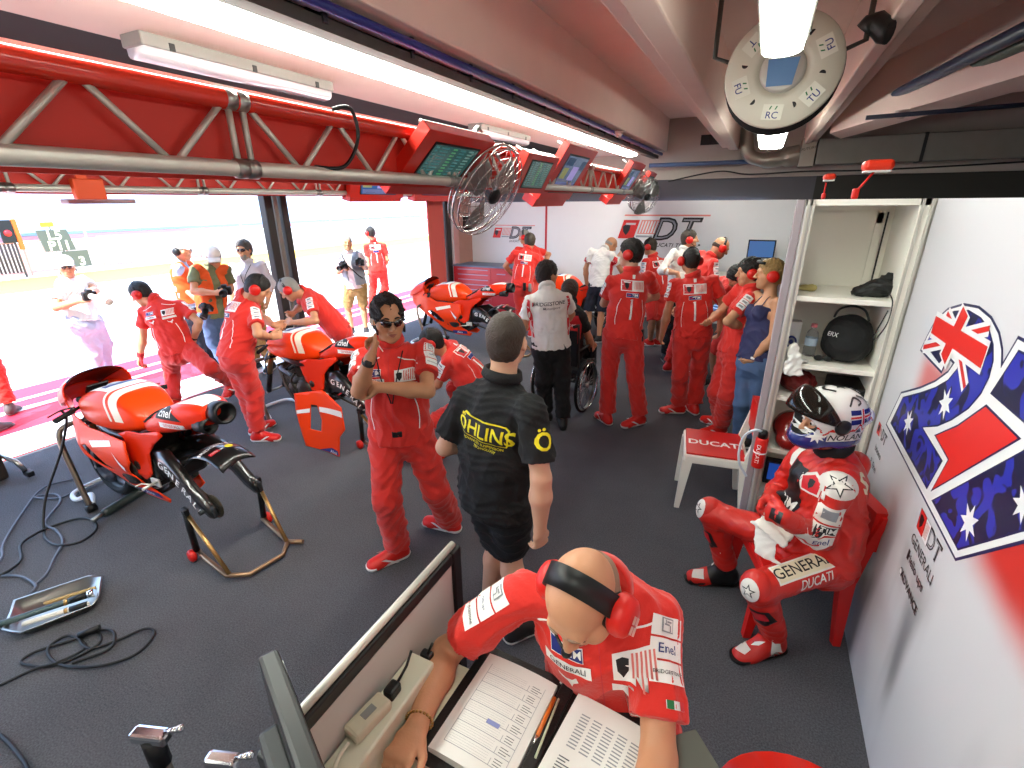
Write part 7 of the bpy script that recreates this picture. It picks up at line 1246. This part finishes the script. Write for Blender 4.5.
R = man('mbe', 'mechanic in red bending over the tank of the middle motorcycle from behind', 215, pitch=40, hair='short', hairm=HAIRG, headset={}, seed=5, curlR=.7, curlL=.7, **TM); sleeve_patches(R, 'L')
R = man('mcr', 'mechanic in red crouching behind the person with sunglasses', 205, pitch=20, hair='short', headset={}, seed=6, curlR=.7, curlL=.7, **TM); team_back(R, False); sleeve_patches(R, 'L')
# ---- pit lane people
R = man('pwh', 'sunlit photographer in white shirt and cap with a telephoto lens at the far left', -20, pitch=5, hair='short', hairm=HAIRG, cap=CAPW, shirt=WCLOTH, trousers=mat('pale_jeans', '#a9b2cc', .85), shoes=WSHOE, curlR=.8, curlL=.8, glasses=True, seed=7)
R = man('pbl', 'person in light blue shirt, orange vest, cap and headphones standing behind the photographers', 15, hair='short', hairm=HAIRG, cap=CAPW, shirt=SKY, trousers=NAVY, shoes=DSHOE, headset={'cup': BLACK}, seed=8); vest(R, ORV)
R = man('por', 'photographer in olive shirt, orange vest and pale cap looking down at a camera', -32, pitch=28, hair='short', hairm=HAIRG, cap=CAPW, shirt=OLIVE, trousers=JEANS, shoes=DSHOE, glasses=True, curlR=.9, curlL=.9, seed=9); vest(R, ORV, .045)
R = man('pws', 'person in striped pale shirt and sunglasses standing before the dark door post', -62, hair='thick', hairm=mat('greying_hair', '#4a4440', .6, bump=.8, bscale=140), shirt=STRIPEC, trousers=KHAKI, shoes=DSHOE, glasses=True, beard=HAIRG, sleeve=1.5, seed=10)
m = MB()
for e in (1, -1): m.tube([R['sf'].put(R['U']+R['up']*(.06-.25*t)+R['rS']*e*(.06*(1-t)+.004), R['fS'], .006, .16) for t in np.linspace(0, 1, 8)], .004, 6)
m.build('lanyard', BLACKC, R['shirt'])
R = man('pgr', 'photographer in grey vest and khaki shorts holding two cameras in the pit lane', -40, hair='crop', hairm=HAIRG, skin=SKINT, shirt=PINKW, trousers=KHAKI, legs='short', shoes=DSHOE, curlR=.9, curlL=.9, seed=12); vest(R, GREYV, .05)
m = MB(); m.tube([R['sf'].put(R['U']+R['up']*(.07-.4*t)+R['rS']*(.10-.26*t), R['fS'], .025, .18) for t in np.linspace(0, 1, 9)], .009, 6); m.build('camera_strap', BLACKC, R['shirt'])
R = man('mou', 'mechanic in red standing in the pit lane seen from behind beside the grey-vested photographer', 175, hair='short', headset={}, seed=13, **TM); team_back(R, False)
R = man('leg', 'person in red trousers at the left edge, only a leg and shoes in view', -150, hair='short', shoes=mat('dark_grey_shoe', '#4a4648', .6), sole=mat('grey_sole', '#77727a', .6), seed=14)
# ---- far end
R = man('mba', 'mechanic in red with tools on the belt standing at the red tool cabinet', 110, pitch=15, hair='thick', hairm=HAIRB, seed=15, **TM); team_back(R)
for k, s in ((.0, BLACK), (.09, GREY)): m = MB(); m.box(R['P']+R['rP']*(.05+k)-R['fP']*.15-R['up']*.03, (.05, .04, .13), bev=.01); m.build('tool_pouch', s, R['body'])
R = man('mbb', 'mechanic in red at the tool cabinet behind the other one, head just showing', 190, pitch=15, hair='crop', hairm=HAIRG, seed=16, headset={}, **TM)
R = man('brs', 'person in white lettered shirt and black trousers pushing the wheelchair', 60, res=.007, hair='thick', shirt=WCLOTH, trousers=BLACKC, shoes=DSHOE, sole=BLACK, seed=17, fit=1.04); n = -R['fS']; c = R['U']-R['up']*.06
decal(R['sf'], c, n, R['up'], [('text', 'BRIDGESTONE', 0, .03, .046, .012, .2, 2), ('text', 'Motorsport', .02, -.012, .034, .002, .3, 2), ('poly', [(-.155, .05), (-.145, .05), (-.15, .01), (-.158, .012)], 7)]).build('back_print', PM, R['shirt'], fix=False)
for e in (1, -1): sh, el = R['J']['shR' if e > 0 else 'shL'], R['J']['elR' if e > 0 else 'elL']; decal(R['sf'], R['U']-R['up']*.1+R['rS']*e*.14, -R['fS']+R['rS']*e*.6, R['up'], [('line', [(0, .12), (.01*e, .02), (.0, -.1), (-.01*e, -.26)], .028, 7)]).build('side_stripe', PM, R['shirt'], fix=False)
decal(R['sfT'], R['P']+R['rP']*.08-R['up']*.0, -R['fP'], R['up'], [('rect', 0, -.02, .07, .012, 4)]).build('pocket_print', PM, R['tr'], fix=False)
R = man('whe', 'person with dark hair in a black and red shirt seated in the wheelchair', 100, hair='thick', hairm=HAIRB, shirt=BLACKC, trousers=BLACKC, shoes=DSHOE, curlR=1.0, curlL=1.0, seed=18, base=V(-1.73, 4.93, 0)); n = -R['fS']; decal(R['sf'], R['U']-R['up']*.17+R['rS']*.03, n+R['rS']*.3, R['up'], [('poly', [(-.14, -.16), (.13, -.16), (.14, .05), (.10, .14), (-.12, .14)], 7), ('text', 'OPEN', .06, .03, .04, .004, 0)]).build('back_print', PM, R['shirt'], fix=False)
R = man('shw', 'balding person in white shirt with red sides and dark shorts leaning over a motorcycle', 45, pitch=35, hair='ring', hairm=HAIRG, shirt=WCLOTH, trousers=NAVY, legs='short', shoes=DSHOE, sole=WHITE, seed=19)
for e in (1, -1): decal(R['sf'], R['U']-R['up']*.15+R['rS']*e*.13, R['rS']*e-R['fS']*.4, R['up'], [('poly', [(-.03, -.18), (.03, -.18), (.045, .1), (-.02, .12)], 7)]).build('side_panel_print', PM, R['shirt'], fix=False)
R = man('rb1', 'tall mechanic in red with arms folded seen from behind, right of the wheelchair', 178, res=.007, hair='thick', headset={}, seed=22, flare=.01, skin=SKINP, **TM); team_back(R); R['slf'] = -.3; sleeve_patches(R, 'L')
m = MB(); m.box(R['P']+R['rP']*.17-R['up']*.0-R['fP']*.03, (.05, .05, .12), bev=.01); m.build('radio_pouch', BLACK, R['body'])
R = man('rsh', 'mechanic in red shirt and red shorts before the wall logo, seen from behind', 170, pitch=10, hair='crop', hairm=HAIRB, headset={}, legs='short', seed=23, **TM); team_back(R, False); R['slf'] = -.3; sleeve_patches(R, 'L')
R = man('whs', 'person in white shirt with red headset and microphone before the wall logo', 10, hair='short', hairm=HAIRB, shirt=WCLOTH, sleeve=1.55, trousers=BLACKC, shoes=DSHOE, headset={'mic': 'R'}, seed=24)
R = man('rb2', 'mechanic in red with arms hanging seen from behind, left of the woman', 120, res=.007, hair='crop', hairm=HAIRD, headset={}, seed=25, flare=.01, **TM); team_back(R); R['slf'] = -.3; sleeve_patches(R, 'L')
for e in (1, -1): m = MB(); m.box(R['P']+R['rP']*.165*e-R['up']*.02, (.05, .05, .13), bev=.01); m.build('radio_pouch', BLACK, R['body'])
R = man('rba', 'bald mechanic in red bending toward the laptop at the far end', 25, pitch=30, hair='ring', hairm=HAIRB, headset={}, seed=26, **TM); sleeve_patches(R, 'R')
R = man('rmi', 'dark-haired mechanic in red and shorts bending in the middle of the crowd', 200, pitch=40, hair='thick', headset={}, legs='short', seed=27, shoes=DSHOE)
R = man('rz', 'mechanic in red with arms folded leaning beside the blonde woman', 195, pitch=6, res=.007, hair='thick', headset={}, seed=28, flare=.01, **TM); R['slf'] = .1; sleeve_patches(R, 'L')
R = man('wo', 'blonde woman in navy camisole and jeans with red ear defenders beside the cabinet', 195, res=.0065, female=True, skin=SKINT, hair='bun', hairm=HAIRY, shirt=BLUEC, trousers=JEANS, legs='slim', shoes=DSHOE, headset={'band': DKGREY}, top='camisole', curlR=.6, curlL=.8, hem=.02, seed=29)
m = MB()
for e in (1, -1): m.tube([R['sfB'].put(R['U']+R['up']*(-.06+.12*t)+R['rS']*e*(.075-.02*t), R['fS'], .004, .16) for t in np.linspace(0, 1, 7)]+[R['sfB'].put(R['U']+R['up']*(.05-.12*t)+R['rS']*e*.055, -R['fS'], .004, .16) for t in np.linspace(0, 1, 6)], .004, 6)
m.build('shoulder_strap', BLUEC, R['shirt']); hp = R['hp']; m = MB()
m.tube([hp(-.07, .07, .095), hp(-.03, .098, .098), hp(.03, .098, .098), hp(.07, .07, .095)], .012, 8); m.build('sunglasses', BLACK, R['body'])
d = nrm(R['J']['wrL']-R['J']['elL']); m = MB(); m.lathe([(.028, -.011), (.031, 0), (.028, .011)], R['J']['wrL']-d*.02, d, 18, cap=False); m.build('wristwatch', WHITE, R['body']); d = nrm(R['J']['wrR']-R['J']['elR']); m = MB()
for k in range(3): m.lathe([(.028, -.003), (.031, 0), (.028, .003)], R['J']['wrR']-d*(.01+.014*k), d, 18, cap=False)
m.build('bracelets', STEEL, R['body'])
# ---- the rider
LEATH = mat('red_leather', '#c22218', .42, coat=.15, bump=.15, bscale=60, var=.06, vscale=10); LEATHW = mat('white_leather', '#dcd8d0', .45); BOOTB = mat('black_boot', '#151414', .4); RM = [LEATHW, BLACKP, REDP, LEATH, BLUE, SILVERP, mat('cream_patch', '#d9cdb0', .5), BOOTB]
R = man('ri', 'racing rider in red leathers and a painted helmet seated on the red chair', 208, pitch=4, res=.0065, fit=1.04, shirt=LEATH, sleeve=1.9, trousers=LEATH, legs='slim', shoes=None, hair=None, curlR=1.0, curlL=1.1, seed=31, base=V(.475, 2.62, 0), palmR=(.3, -.9, .1), palmL=(.2, .9, -.3)); J = R['J']; sf, sT = R['sf'], R['sfT']; up, rS, fS, U = R['up'], R['rS'], R['fS'], R['U']
for sd in 'RL':
    T = SDF(.006); d = nrm(J['wr'+sd]-J['el'+sd]); T.cap(J['wr'+sd]-d*.07, J['wr'+sd]+d*.02, .048, .04, .01, fa=True); n = V(.3, -.9, .1) if sd == 'R' else V(.2, .9, -.3); hand(T, J['wr'+sd], J['hd'+sd], n, -1 if sd == 'R' else 1, 1.0, 1.05, .004); Pv, Q = T.mesh(); g = np_mesh('glove', Pv, Q, LEATH if sd == 'R' else LEATH, R['body']); sg = Surf(Pv, Q)
    mid = J['wr'+sd]*.35+J['hd'+sd]*.65; decal(sg, mid, -n+V(0, -.4, .3), nrm(J['hd'+sd]-J['wr'+sd]), [('rect', 0, -.01, .05, .05, 7), ('rect', -.02, .05, .012, .02, 0), ('rect', .0, .05, .012, .02, 0), ('rect', .02, .05, .012, .02, 0)]).build('glove_print', RM, g, fix=False)
# boots
for sd in 'RL':
    an, to, kn = J['an'+sd], J['to'+sd], J['kn'+sd]; d = nrm(V(*(to-an)[:2], 0)); s_ = nrm(np.cross(d, V(0, 0, 1))); up_ = nrm(kn-an); z0 = .004; T = SDF(.006); T.cap(an-V(0, 0, .02), an+up_*.20, .050, .062, .02, fb=True).ell(an-d*.03-V(0, 0, .06), to+d*.05, s_, (0, 0, 1), (.042, .055), (.046, .04), .03).ell(an+d*.02, to, s_, (0, 0, 1), (.045, .05), (.044, .035), .03); Pv, Q = T.mesh(); Pv[:, 2] = np.maximum(Pv[:, 2], z0)
    bo = np_mesh('boot', Pv, Q, LEATH if sd == 'L' else BOOTB, R['body']); sb = Surf(Pv, Q); o = -s_ if (-s_)[1] < 0 else s_; mid = (an+to)/2
    decal(sb, an+up_*.15, V(-.45, -.85, .1), up_, [('rect', 0, .015, .13, .07, 0), ('text', 'M', .0, .015, .05, .012, 2)]).build('boot_cuff_print', RM, bo, fix=False)
    if sd == 'R': decal(sb, to+V(0, 0, .0), V(-.3, -.5, .8), d, [('poly', [(-.05, -.05), (.05, -.05), (.055, .06), (.0, .085), (-.055, .06)], 3), ('poly', [(-.03, -.02), (.03, -.03), (.035, .03), (-.02, .045)], 0)]).build('boot_toe_print', RM, bo, fix=False); decal(sb, an+up_*.08+d*.02, d+V(0, 0, .3), up_, [('rect', -.02, .0, .035, .16, 0)]).build('boot_shin_print', RM, bo, fix=False)
    else: decal(sb, mid, V(-.35, -.75, .55), up_, [('poly', [(-.10, -.05), (-.05, -.06), (-.03, -.03), (-.075, .0)], 0), ('poly', [(-.035, -.01), (.0, .0), (.03, .03), (.0, .02), (-.02, .01)], 0), ('poly', [(.04, -.05), (.075, -.06), (.09, .06), (.06, .05)], 0), ('rect', .0, .075, .05, .04, 7)]).build('boot_side_print', RM, bo, fix=False)
    T = SDF(.006); T.ell(an-d*.035-V(0, 0, .07), to+d*.055, s_, (0, 0, 1), (.047, .06), (.05, .05), .02); Pv, Q = T.mesh(); Pv[:, 2] = np.clip(Pv[:, 2], .001, .02); np_mesh('sole', Pv, Q, BOOTB, bo)
    T = SDF(.006); q = kn+nrm(kn-(J['hip'+sd]+an)/2)*.02; T.ball(q+nrm(q-an)*.0, (.072, .072, .085), None, 0); Pv, Q = T.mesh(); kp_ = np_mesh('knee_cup', Pv, Q, LEATH, R['tr']); kf = Surf(Pv, Q); o = nrm(nrm(kn-J['hip'+sd])*.7+V(0, -.55, .3)); decal(kf, q, o, up_, [('poly', ngon(20, .056, 0, .8), 0), ('poly', star(5, .034, .42), 1), ('poly', star(5, .024, .4), 0)]).build('knee_print', RM, kp_, fix=False)
    decal(sT, kn*.55+an*.45, o, up_, [('poly', [(-.04, .03), (.05, .05), (.06, -.02), (.02, -.06), (-.03, -.05)], 7), ('poly', [(-.03, .02), (.035, .035), (.04, -.015), (-.02, -.035)], 2)]).build('shin_panel', RM, R['tr'], fix=False)
hipL, knL = J['hipL'], J['knL']; dT = nrm(knL-hipL); o = nrm(V(-.25, -.75, .62)); o = nrm(o-dT*(o@dT)); upT = nrm(np.cross(o, -dT)) if np.cross(o, -dT)[2] > 0 else nrm(np.cross(-dT, o)); upT = np.cross(o, -dT*-1.) if False else upT
xdir = np.cross(nrm(upT-o*(upT@o)), o); flip = 1 if xdir @ (-dT) > 0 else -1
decal(sT, hipL+(knL-hipL)*.50, o, upT, [('rect', 0, .012, .30, .088, 0), ('rect', 0, .012, .285, .072, 6), ('text', 'GENERALI', 0, .012, .068, .008, 1), ('text', 'DUCATI', .03*flip, -.058, .045, .012, .2, 0)]).build('thigh_print', RM, R['tr'], fix=False)
sh, el = J['shL'], J['elL']; dA = nrm(el-sh); o = nrm(V(-.1, -1, .25)); o = nrm(o-dA*(o@dA)); S = [('poly', ngon(24, .062, 0, 1.25), 0), ('poly', star(5, .055, .42, 0), 1), ('poly', star(5, .042, .4, 0), 0)]; decal(sf, sh+dA*.01+up*.01, o+up*.5, -dA, S).build('shoulder_print', RM, R['shirt'], fix=False)
decal(sf, sh+dA*.155, o, -dA, [('rect', 0, .025, .105, .085, 0), ('rect', 0, .03, .06, .05, 5), ('rect', .0, -.052, .10, .05, 0), ('rect', .0, -.052, .09, .04, 1), ('text', 'TIM', .014, -.052, .042, .01, 0), ('poly', [(-.035, -.06), (-.02, -.06), (-.02, -.045), (-.035, -.045)], 2), ('rect', 0, -.105, .10, .042, 0), ('text', 'Enel', 0, -.105, .038, .004, 4)]).build('sleeve_print', RM, R['shirt'], fix=False)
fe, fw_ = J['elL'], J['wrL']; dF = nrm(fw_-fe); o2 = nrm(V(-.2, -.8, -.4)); o2 = nrm(o2-dF*(o2@dF)); decal(sf, fe+dF*.10, o2, -dF, [('poly', [(-.045, -.07), (.045, -.09), (.05, .08), (-.05, .09)], 0), ('line', [(-.03, .05), (0, .02), (.0, -.03), (.03, -.06)], .012, 2)]).build('forearm_print', RM, R['shirt'], fix=False)
decal(sf, U-up*.06-rS*.035, fS*.9-rS*.35, up, [('poly', [(-.05, -.045), (.05, -.045), (.06, .03), (.0, .06), (-.06, .03)], 0), ('poly', [(-.04, -.035), (.04, -.035), (.047, .022), (.0, .045), (-.047, .022)], 2), ('poly', shield(0, 0, 1.), 1), ('rect', .085, .0, .03, .08, 0)], .003, .16).build('chest_print', RM, R['shirt'], fix=False)
decal(sf, U-up*.02, fS*.9+rS*.2, up, [('rect', .0, -.14, .14, .30, 7), ('text', 'TIM', .0, -.20, .075, .015, 0), ('rect', -.10, .02, .04, .12, 0), ('text', 'riello', -.02, .085, .03, .006, 0)]).build('front_panel_print', RM, R['shirt'], fix=False)
decal(sf, U+up*.0-rS*.03, -fS+V(0, -.5, .3), up, [('text', 'S', -.06, -.05, .13, .03, 6)]).build('back_print', RM, R['shirt'], fix=False)
T = SDF(.006); T.ell(U-fS*.09+up*.02, U-fS*.10-up*.16, rS, fS, (.06, .05), (.075, .045), .03).ball(U-fS*.10+up*.02, (.05, .05, .05), None, .03); Pv, Q = T.mesh(); np_mesh('aero_hump', Pv, Q, LEATH, R['shirt'])
m = MB(); nk = nrm(R['hp'](0, -.02, -.08)-R['N']); m.lathe([(.078, -.02), (.09, .0), (.082, .04), (.074, .045)], R['N']+nk*.02, nk, 26, cap=False); o_ = m.build('neck_band', BLACKC, R['shirt'])
# helmet
hp, AX = R['hp'], R['AX']; HW = mat('helmet_white', '#e0dedb', .18, coat=.8); T = SDF(.005); T.ball(hp(0, -.012, .032), (.128, .158, .132), AX, .0).ball(hp(0, .055, -.075), (.095, .105, .06), AX, .05).ball(hp(0, -.05, -.07), (.105, .095, .06), AX, .05).ball(hp(0, -.15, .015), (.06, .06, .045), AX, .03); T.ball(hp(0, .165, .008), (.112, .10, .052), AX, .008, 's').cap(hp(0, .02, -.2), hp(0, .03, -.10), .11, .085, .02, 's'); Pv, Q = T.mesh()
hl = np_mesh('helmet', Pv, Q, [HW, BLACKC], R['body']); q_ = (Pv-hp(0, .165, .008)) @ R['AX'].T; ins_ = (((q_/np.array([.112, .10, .052]))**2).sum(1) < 1.08)[Q].all(1); hl.data.materials.append(mat('helmet_navy', '#20286e', .2, coat=.8)); hl.data.materials.append(mat('helmet_red', '#cf2a22', .2, coat=.8)); lc = ((Pv-hp(0, 0, 0)) @ R['AX'].T)[Q].mean(1); zz = -.012+.012*np.sin(lc[:, 1]*70)+.008*np.sin(lc[:, 1]*151)+.05*np.clip(lc[:, 1]-.02, -.1, .1)*-1; ix = np.where(lc[:, 2] < zz-.004, 2, np.where(lc[:, 2] < zz+.008, 0, np.where((lc[:, 2] < zz+.02) | ((lc[:, 2] > .08) & (lc[:, 1] > .075)), 3, 0))); ix[ins_] = 1; hl.data.polygons.foreach_set('material_index', ix.astype(np.int32)); sh_ = Surf(Pv, Q); rH, fH, uH = R['rH'], R['fH'], R['uH']; HM = [HW, mat('helmet_navy', '#20286e', .2, coat=.8), mat('helmet_red', '#cf2a22', .2, coat=.8), mat('helmet_black', '#121216', .3, coat=.5), mat('helmet_grey', '#8a8c94', .3)]
fr_ = lambda e: (-1 if e < 0 else 1)
for e in (1, -1):
    x = lambda u: u*-e   # +u toward the back of the helmet when seen from its own side
    zig = [(-.185, .0), (-.15, .012), (-.12, -.002), (-.09, .014), (-.05, .0), (-.02, .02), (.0, .008), (.03, .03), (.05, .016), (.09, .03), (.12, .02), (.155, .028)]
    lo = [(.155, -.04), (.09, -.062), (.0, -.072), (-.1, -.075), (-.175, -.055)]
    q = -1 if e < 0 else 1
    L = lambda P: [(p[0]*(1 if e < 0 else -1), p[1]) for p in P]
    S = []
    S += [('poly', L([(.0, .02), (.12, .02), (.13, .075), (.0, .085)]), 1), ('poly', L([(-.005, .044), (.125, .04), (.125, .058), (-.005, .064)]), 0), ('poly', L([(-.005, .049), (.125, .045), (.125, .054), (-.005, .058)]), 2), ('poly', L([(.045, .02), (.062, .02), (.062, .085), (.045, .085)]), 0), ('poly', L([(.05, .02), (.058, .02), (.058, .085), (.05, .085)]), 2)]
    S += [('poly', L(star(9, .036, .5, 0, (-.115, -.035))), 0), ('rect', -.005*(1 if e < 0 else -1), -.04, .15, .040, 0), ('text', 'NOLAN', -.005*(1 if e < 0 else -1), -.041, .042, .014, .15, 3)]
    S += [('line', L([(.0, .10), (.03, .13), (.06, .11), (.04, .10)]), .008, 3), ('line', L([(.05, .135), (.08, .12), (.10, .10)]), .007, 3), ('line', L([(.08, .145), (.10, .13)]), .006, 4), ('poly', L(star(5, .02, .45, 1, (.11, .09))), 4)]
    ctr_ = hp(e*.03, 0, .0); decal(sh_, hp(e*.03, -.02, .0), rH*e+uH*.12, uH, S, .003).build('helmet_print', HM, hl, fix=False)
decal(sh_, hp(0, .0, .06), uH+fH*.25, fH, [('poly', [(-.05, .04), (.05, .04), (.03, .12), (-.03, .12)], 2), ('line', [(-.04, -.02), (0, .01), (.04, -.03)], .012, 3), ('poly', star(5, .03, .45, 1, (0, -.06)), 3)]).build('helmet_crown_print', HM, hl, fix=False)
m = MB(); rows = []
for i in range(9):
    v = i/8; an_ = math.radians(18+46*v); rows.append([hp(.140*math.sin(w), .015+(.02+.150*math.cos(w))*math.cos(an_), .025+(.02+.150*math.cos(w))*math.sin(an_)) for w in np.linspace(-1.5, 1.5, 25)])
m.loft(rows, closed=False); vo = m.build('visor', mat('smoke_visor', '#2a2420', .1, trans=.55, ior=1.1, coat=.5), hl); md = vo.modifiers.new('s', 'SOLIDIFY'); md.thickness = .003
for e in (1, -1): m = MB(); m.lathe([(0, 0), (.034, 0), (.036, .008), (.02, .014), (0, .014)], hp(e*.128, .015, .025), rH*e, 20); m.build('visor_pivot', BLACK, hl)
for e in (1, -1): ey = MB(); ey.ball(hp(.033*e, .079, .007), .0135, 12); eo = ey.build('eye', EYEW, R['body']); ey = MB(); ey.lathe([(.0065, 0), (.005, .0015), (0, .002)], hp(.033*e, .0915, .006), fH, 12); ey.build('iris', IRIS, eo)
# rider's paper on the lap
pt = (J['hipL']+J['hipR'])/2*.45+(J['knL']+J['knR'])/2*.55; t = thing('towel', pt, 'white towel lying across the rider\'s lap under the gloves', 'towel'); S = SDF(.007); c = (J['hdL']+J['hdR'])/2; q = V(J['knL'][0], J['knL'][1], J['knL'][2])*.3+c*.7
S.ell(c+V(.0, .03, -.06), c+V(.12, .0, -.10), nrm(V(.3, .95, 0)), (0, 0, 1), (.08, .015), (.12, .015), .02).ell(c+V(.02, -.02, -.075), c+V(.03, -.06, -.20), nrm(V(.9, -.4, 0)), nrm(V(.4, .9, 0)), (.08, .014), (.08, .012), .02); Pv, Q = S.mesh(folds(.006, .08, 2)); np_mesh('towel_cloth', Pv, Q, WCLOTH, t)
# ------------------------------------------------------------ daylight
w = bpy.data.worlds.new('sky'); bpy.context.scene.world = w; w.use_nodes = True; nt = w.node_tree; bg = nt.nodes['Background']
sk = nt.nodes.new('ShaderNodeTexSky'); sk.sky_type = 'HOSEK_WILKIE'; sk.turbidity = 4; sk.ground_albedo = .5; sk.sun_direction = nrm(V(-.04, -.55, .83))
mx = nt.nodes.new('ShaderNodeMix'); mx.data_type = 'RGBA'; mx.inputs[0].default_value = .75; nt.links.new(sk.outputs[0], mx.inputs[6]); mx.inputs[7].default_value = (.54, .78, 1.18, 1); nt.links.new(mx.outputs[2], bg.inputs[0]); bg.inputs[1].default_value = 4.8
l = bpy.data.lights.new('sun', 'SUN'); l.energy = 15; l.angle = .01; l.color = (1, .96, .9); lo = bpy.data.objects.new('sun', l); C.objects.link(lo); lo.rotation_euler = Vector((-.04, -.55, .83)).to_track_quat('Z', 'Y').to_euler()
# ------------------------------------------------------------ camera
cam = bpy.data.cameras.new('camera'); co = bpy.data.objects.new('camera', cam); C.objects.link(co)
p_, y_, r_ = [math.radians(a) for a in (20.65, 26.3, .5)]
fw = V(-math.sin(y_)*math.cos(p_), math.cos(y_)*math.cos(p_), -math.sin(p_)); rt = V(math.cos(y_), math.sin(y_), 0); dn = np.cross(fw, rt)
r2 = rt*math.cos(r_)+dn*math.sin(r_); d2 = dn*math.cos(r_)-rt*math.sin(r_)
co.matrix_world = Matrix((( r2[0], -d2[0], -fw[0], 0), (r2[1], -d2[1], -fw[1], 0), (r2[2], -d2[2], -fw[2], 2.2), (0, 0, 0, 1)))
cam.sensor_fit = 'HORIZONTAL'; cam.sensor_width = 36; cam.lens = 482.66/1024*36; cam.clip_start = .05; cam.clip_end = 300
sc = bpy.context.scene; sc.camera = co
sc.view_settings.view_transform = 'Standard'; sc.view_settings.look = 'None'; sc.view_settings.gamma = 1; sc.view_settings.use_curve_mapping = False
sc.view_settings.exposure = .35
sc.cycles.use_denoising = True; sc.cycles.max_bounces = 8; sc.cycles.diffuse_bounces = 5; sc.cycles.glossy_bounces = 4; sc.cycles.transparent_max_bounces = 8; sc.cycles.sample_clamp_indirect = 6
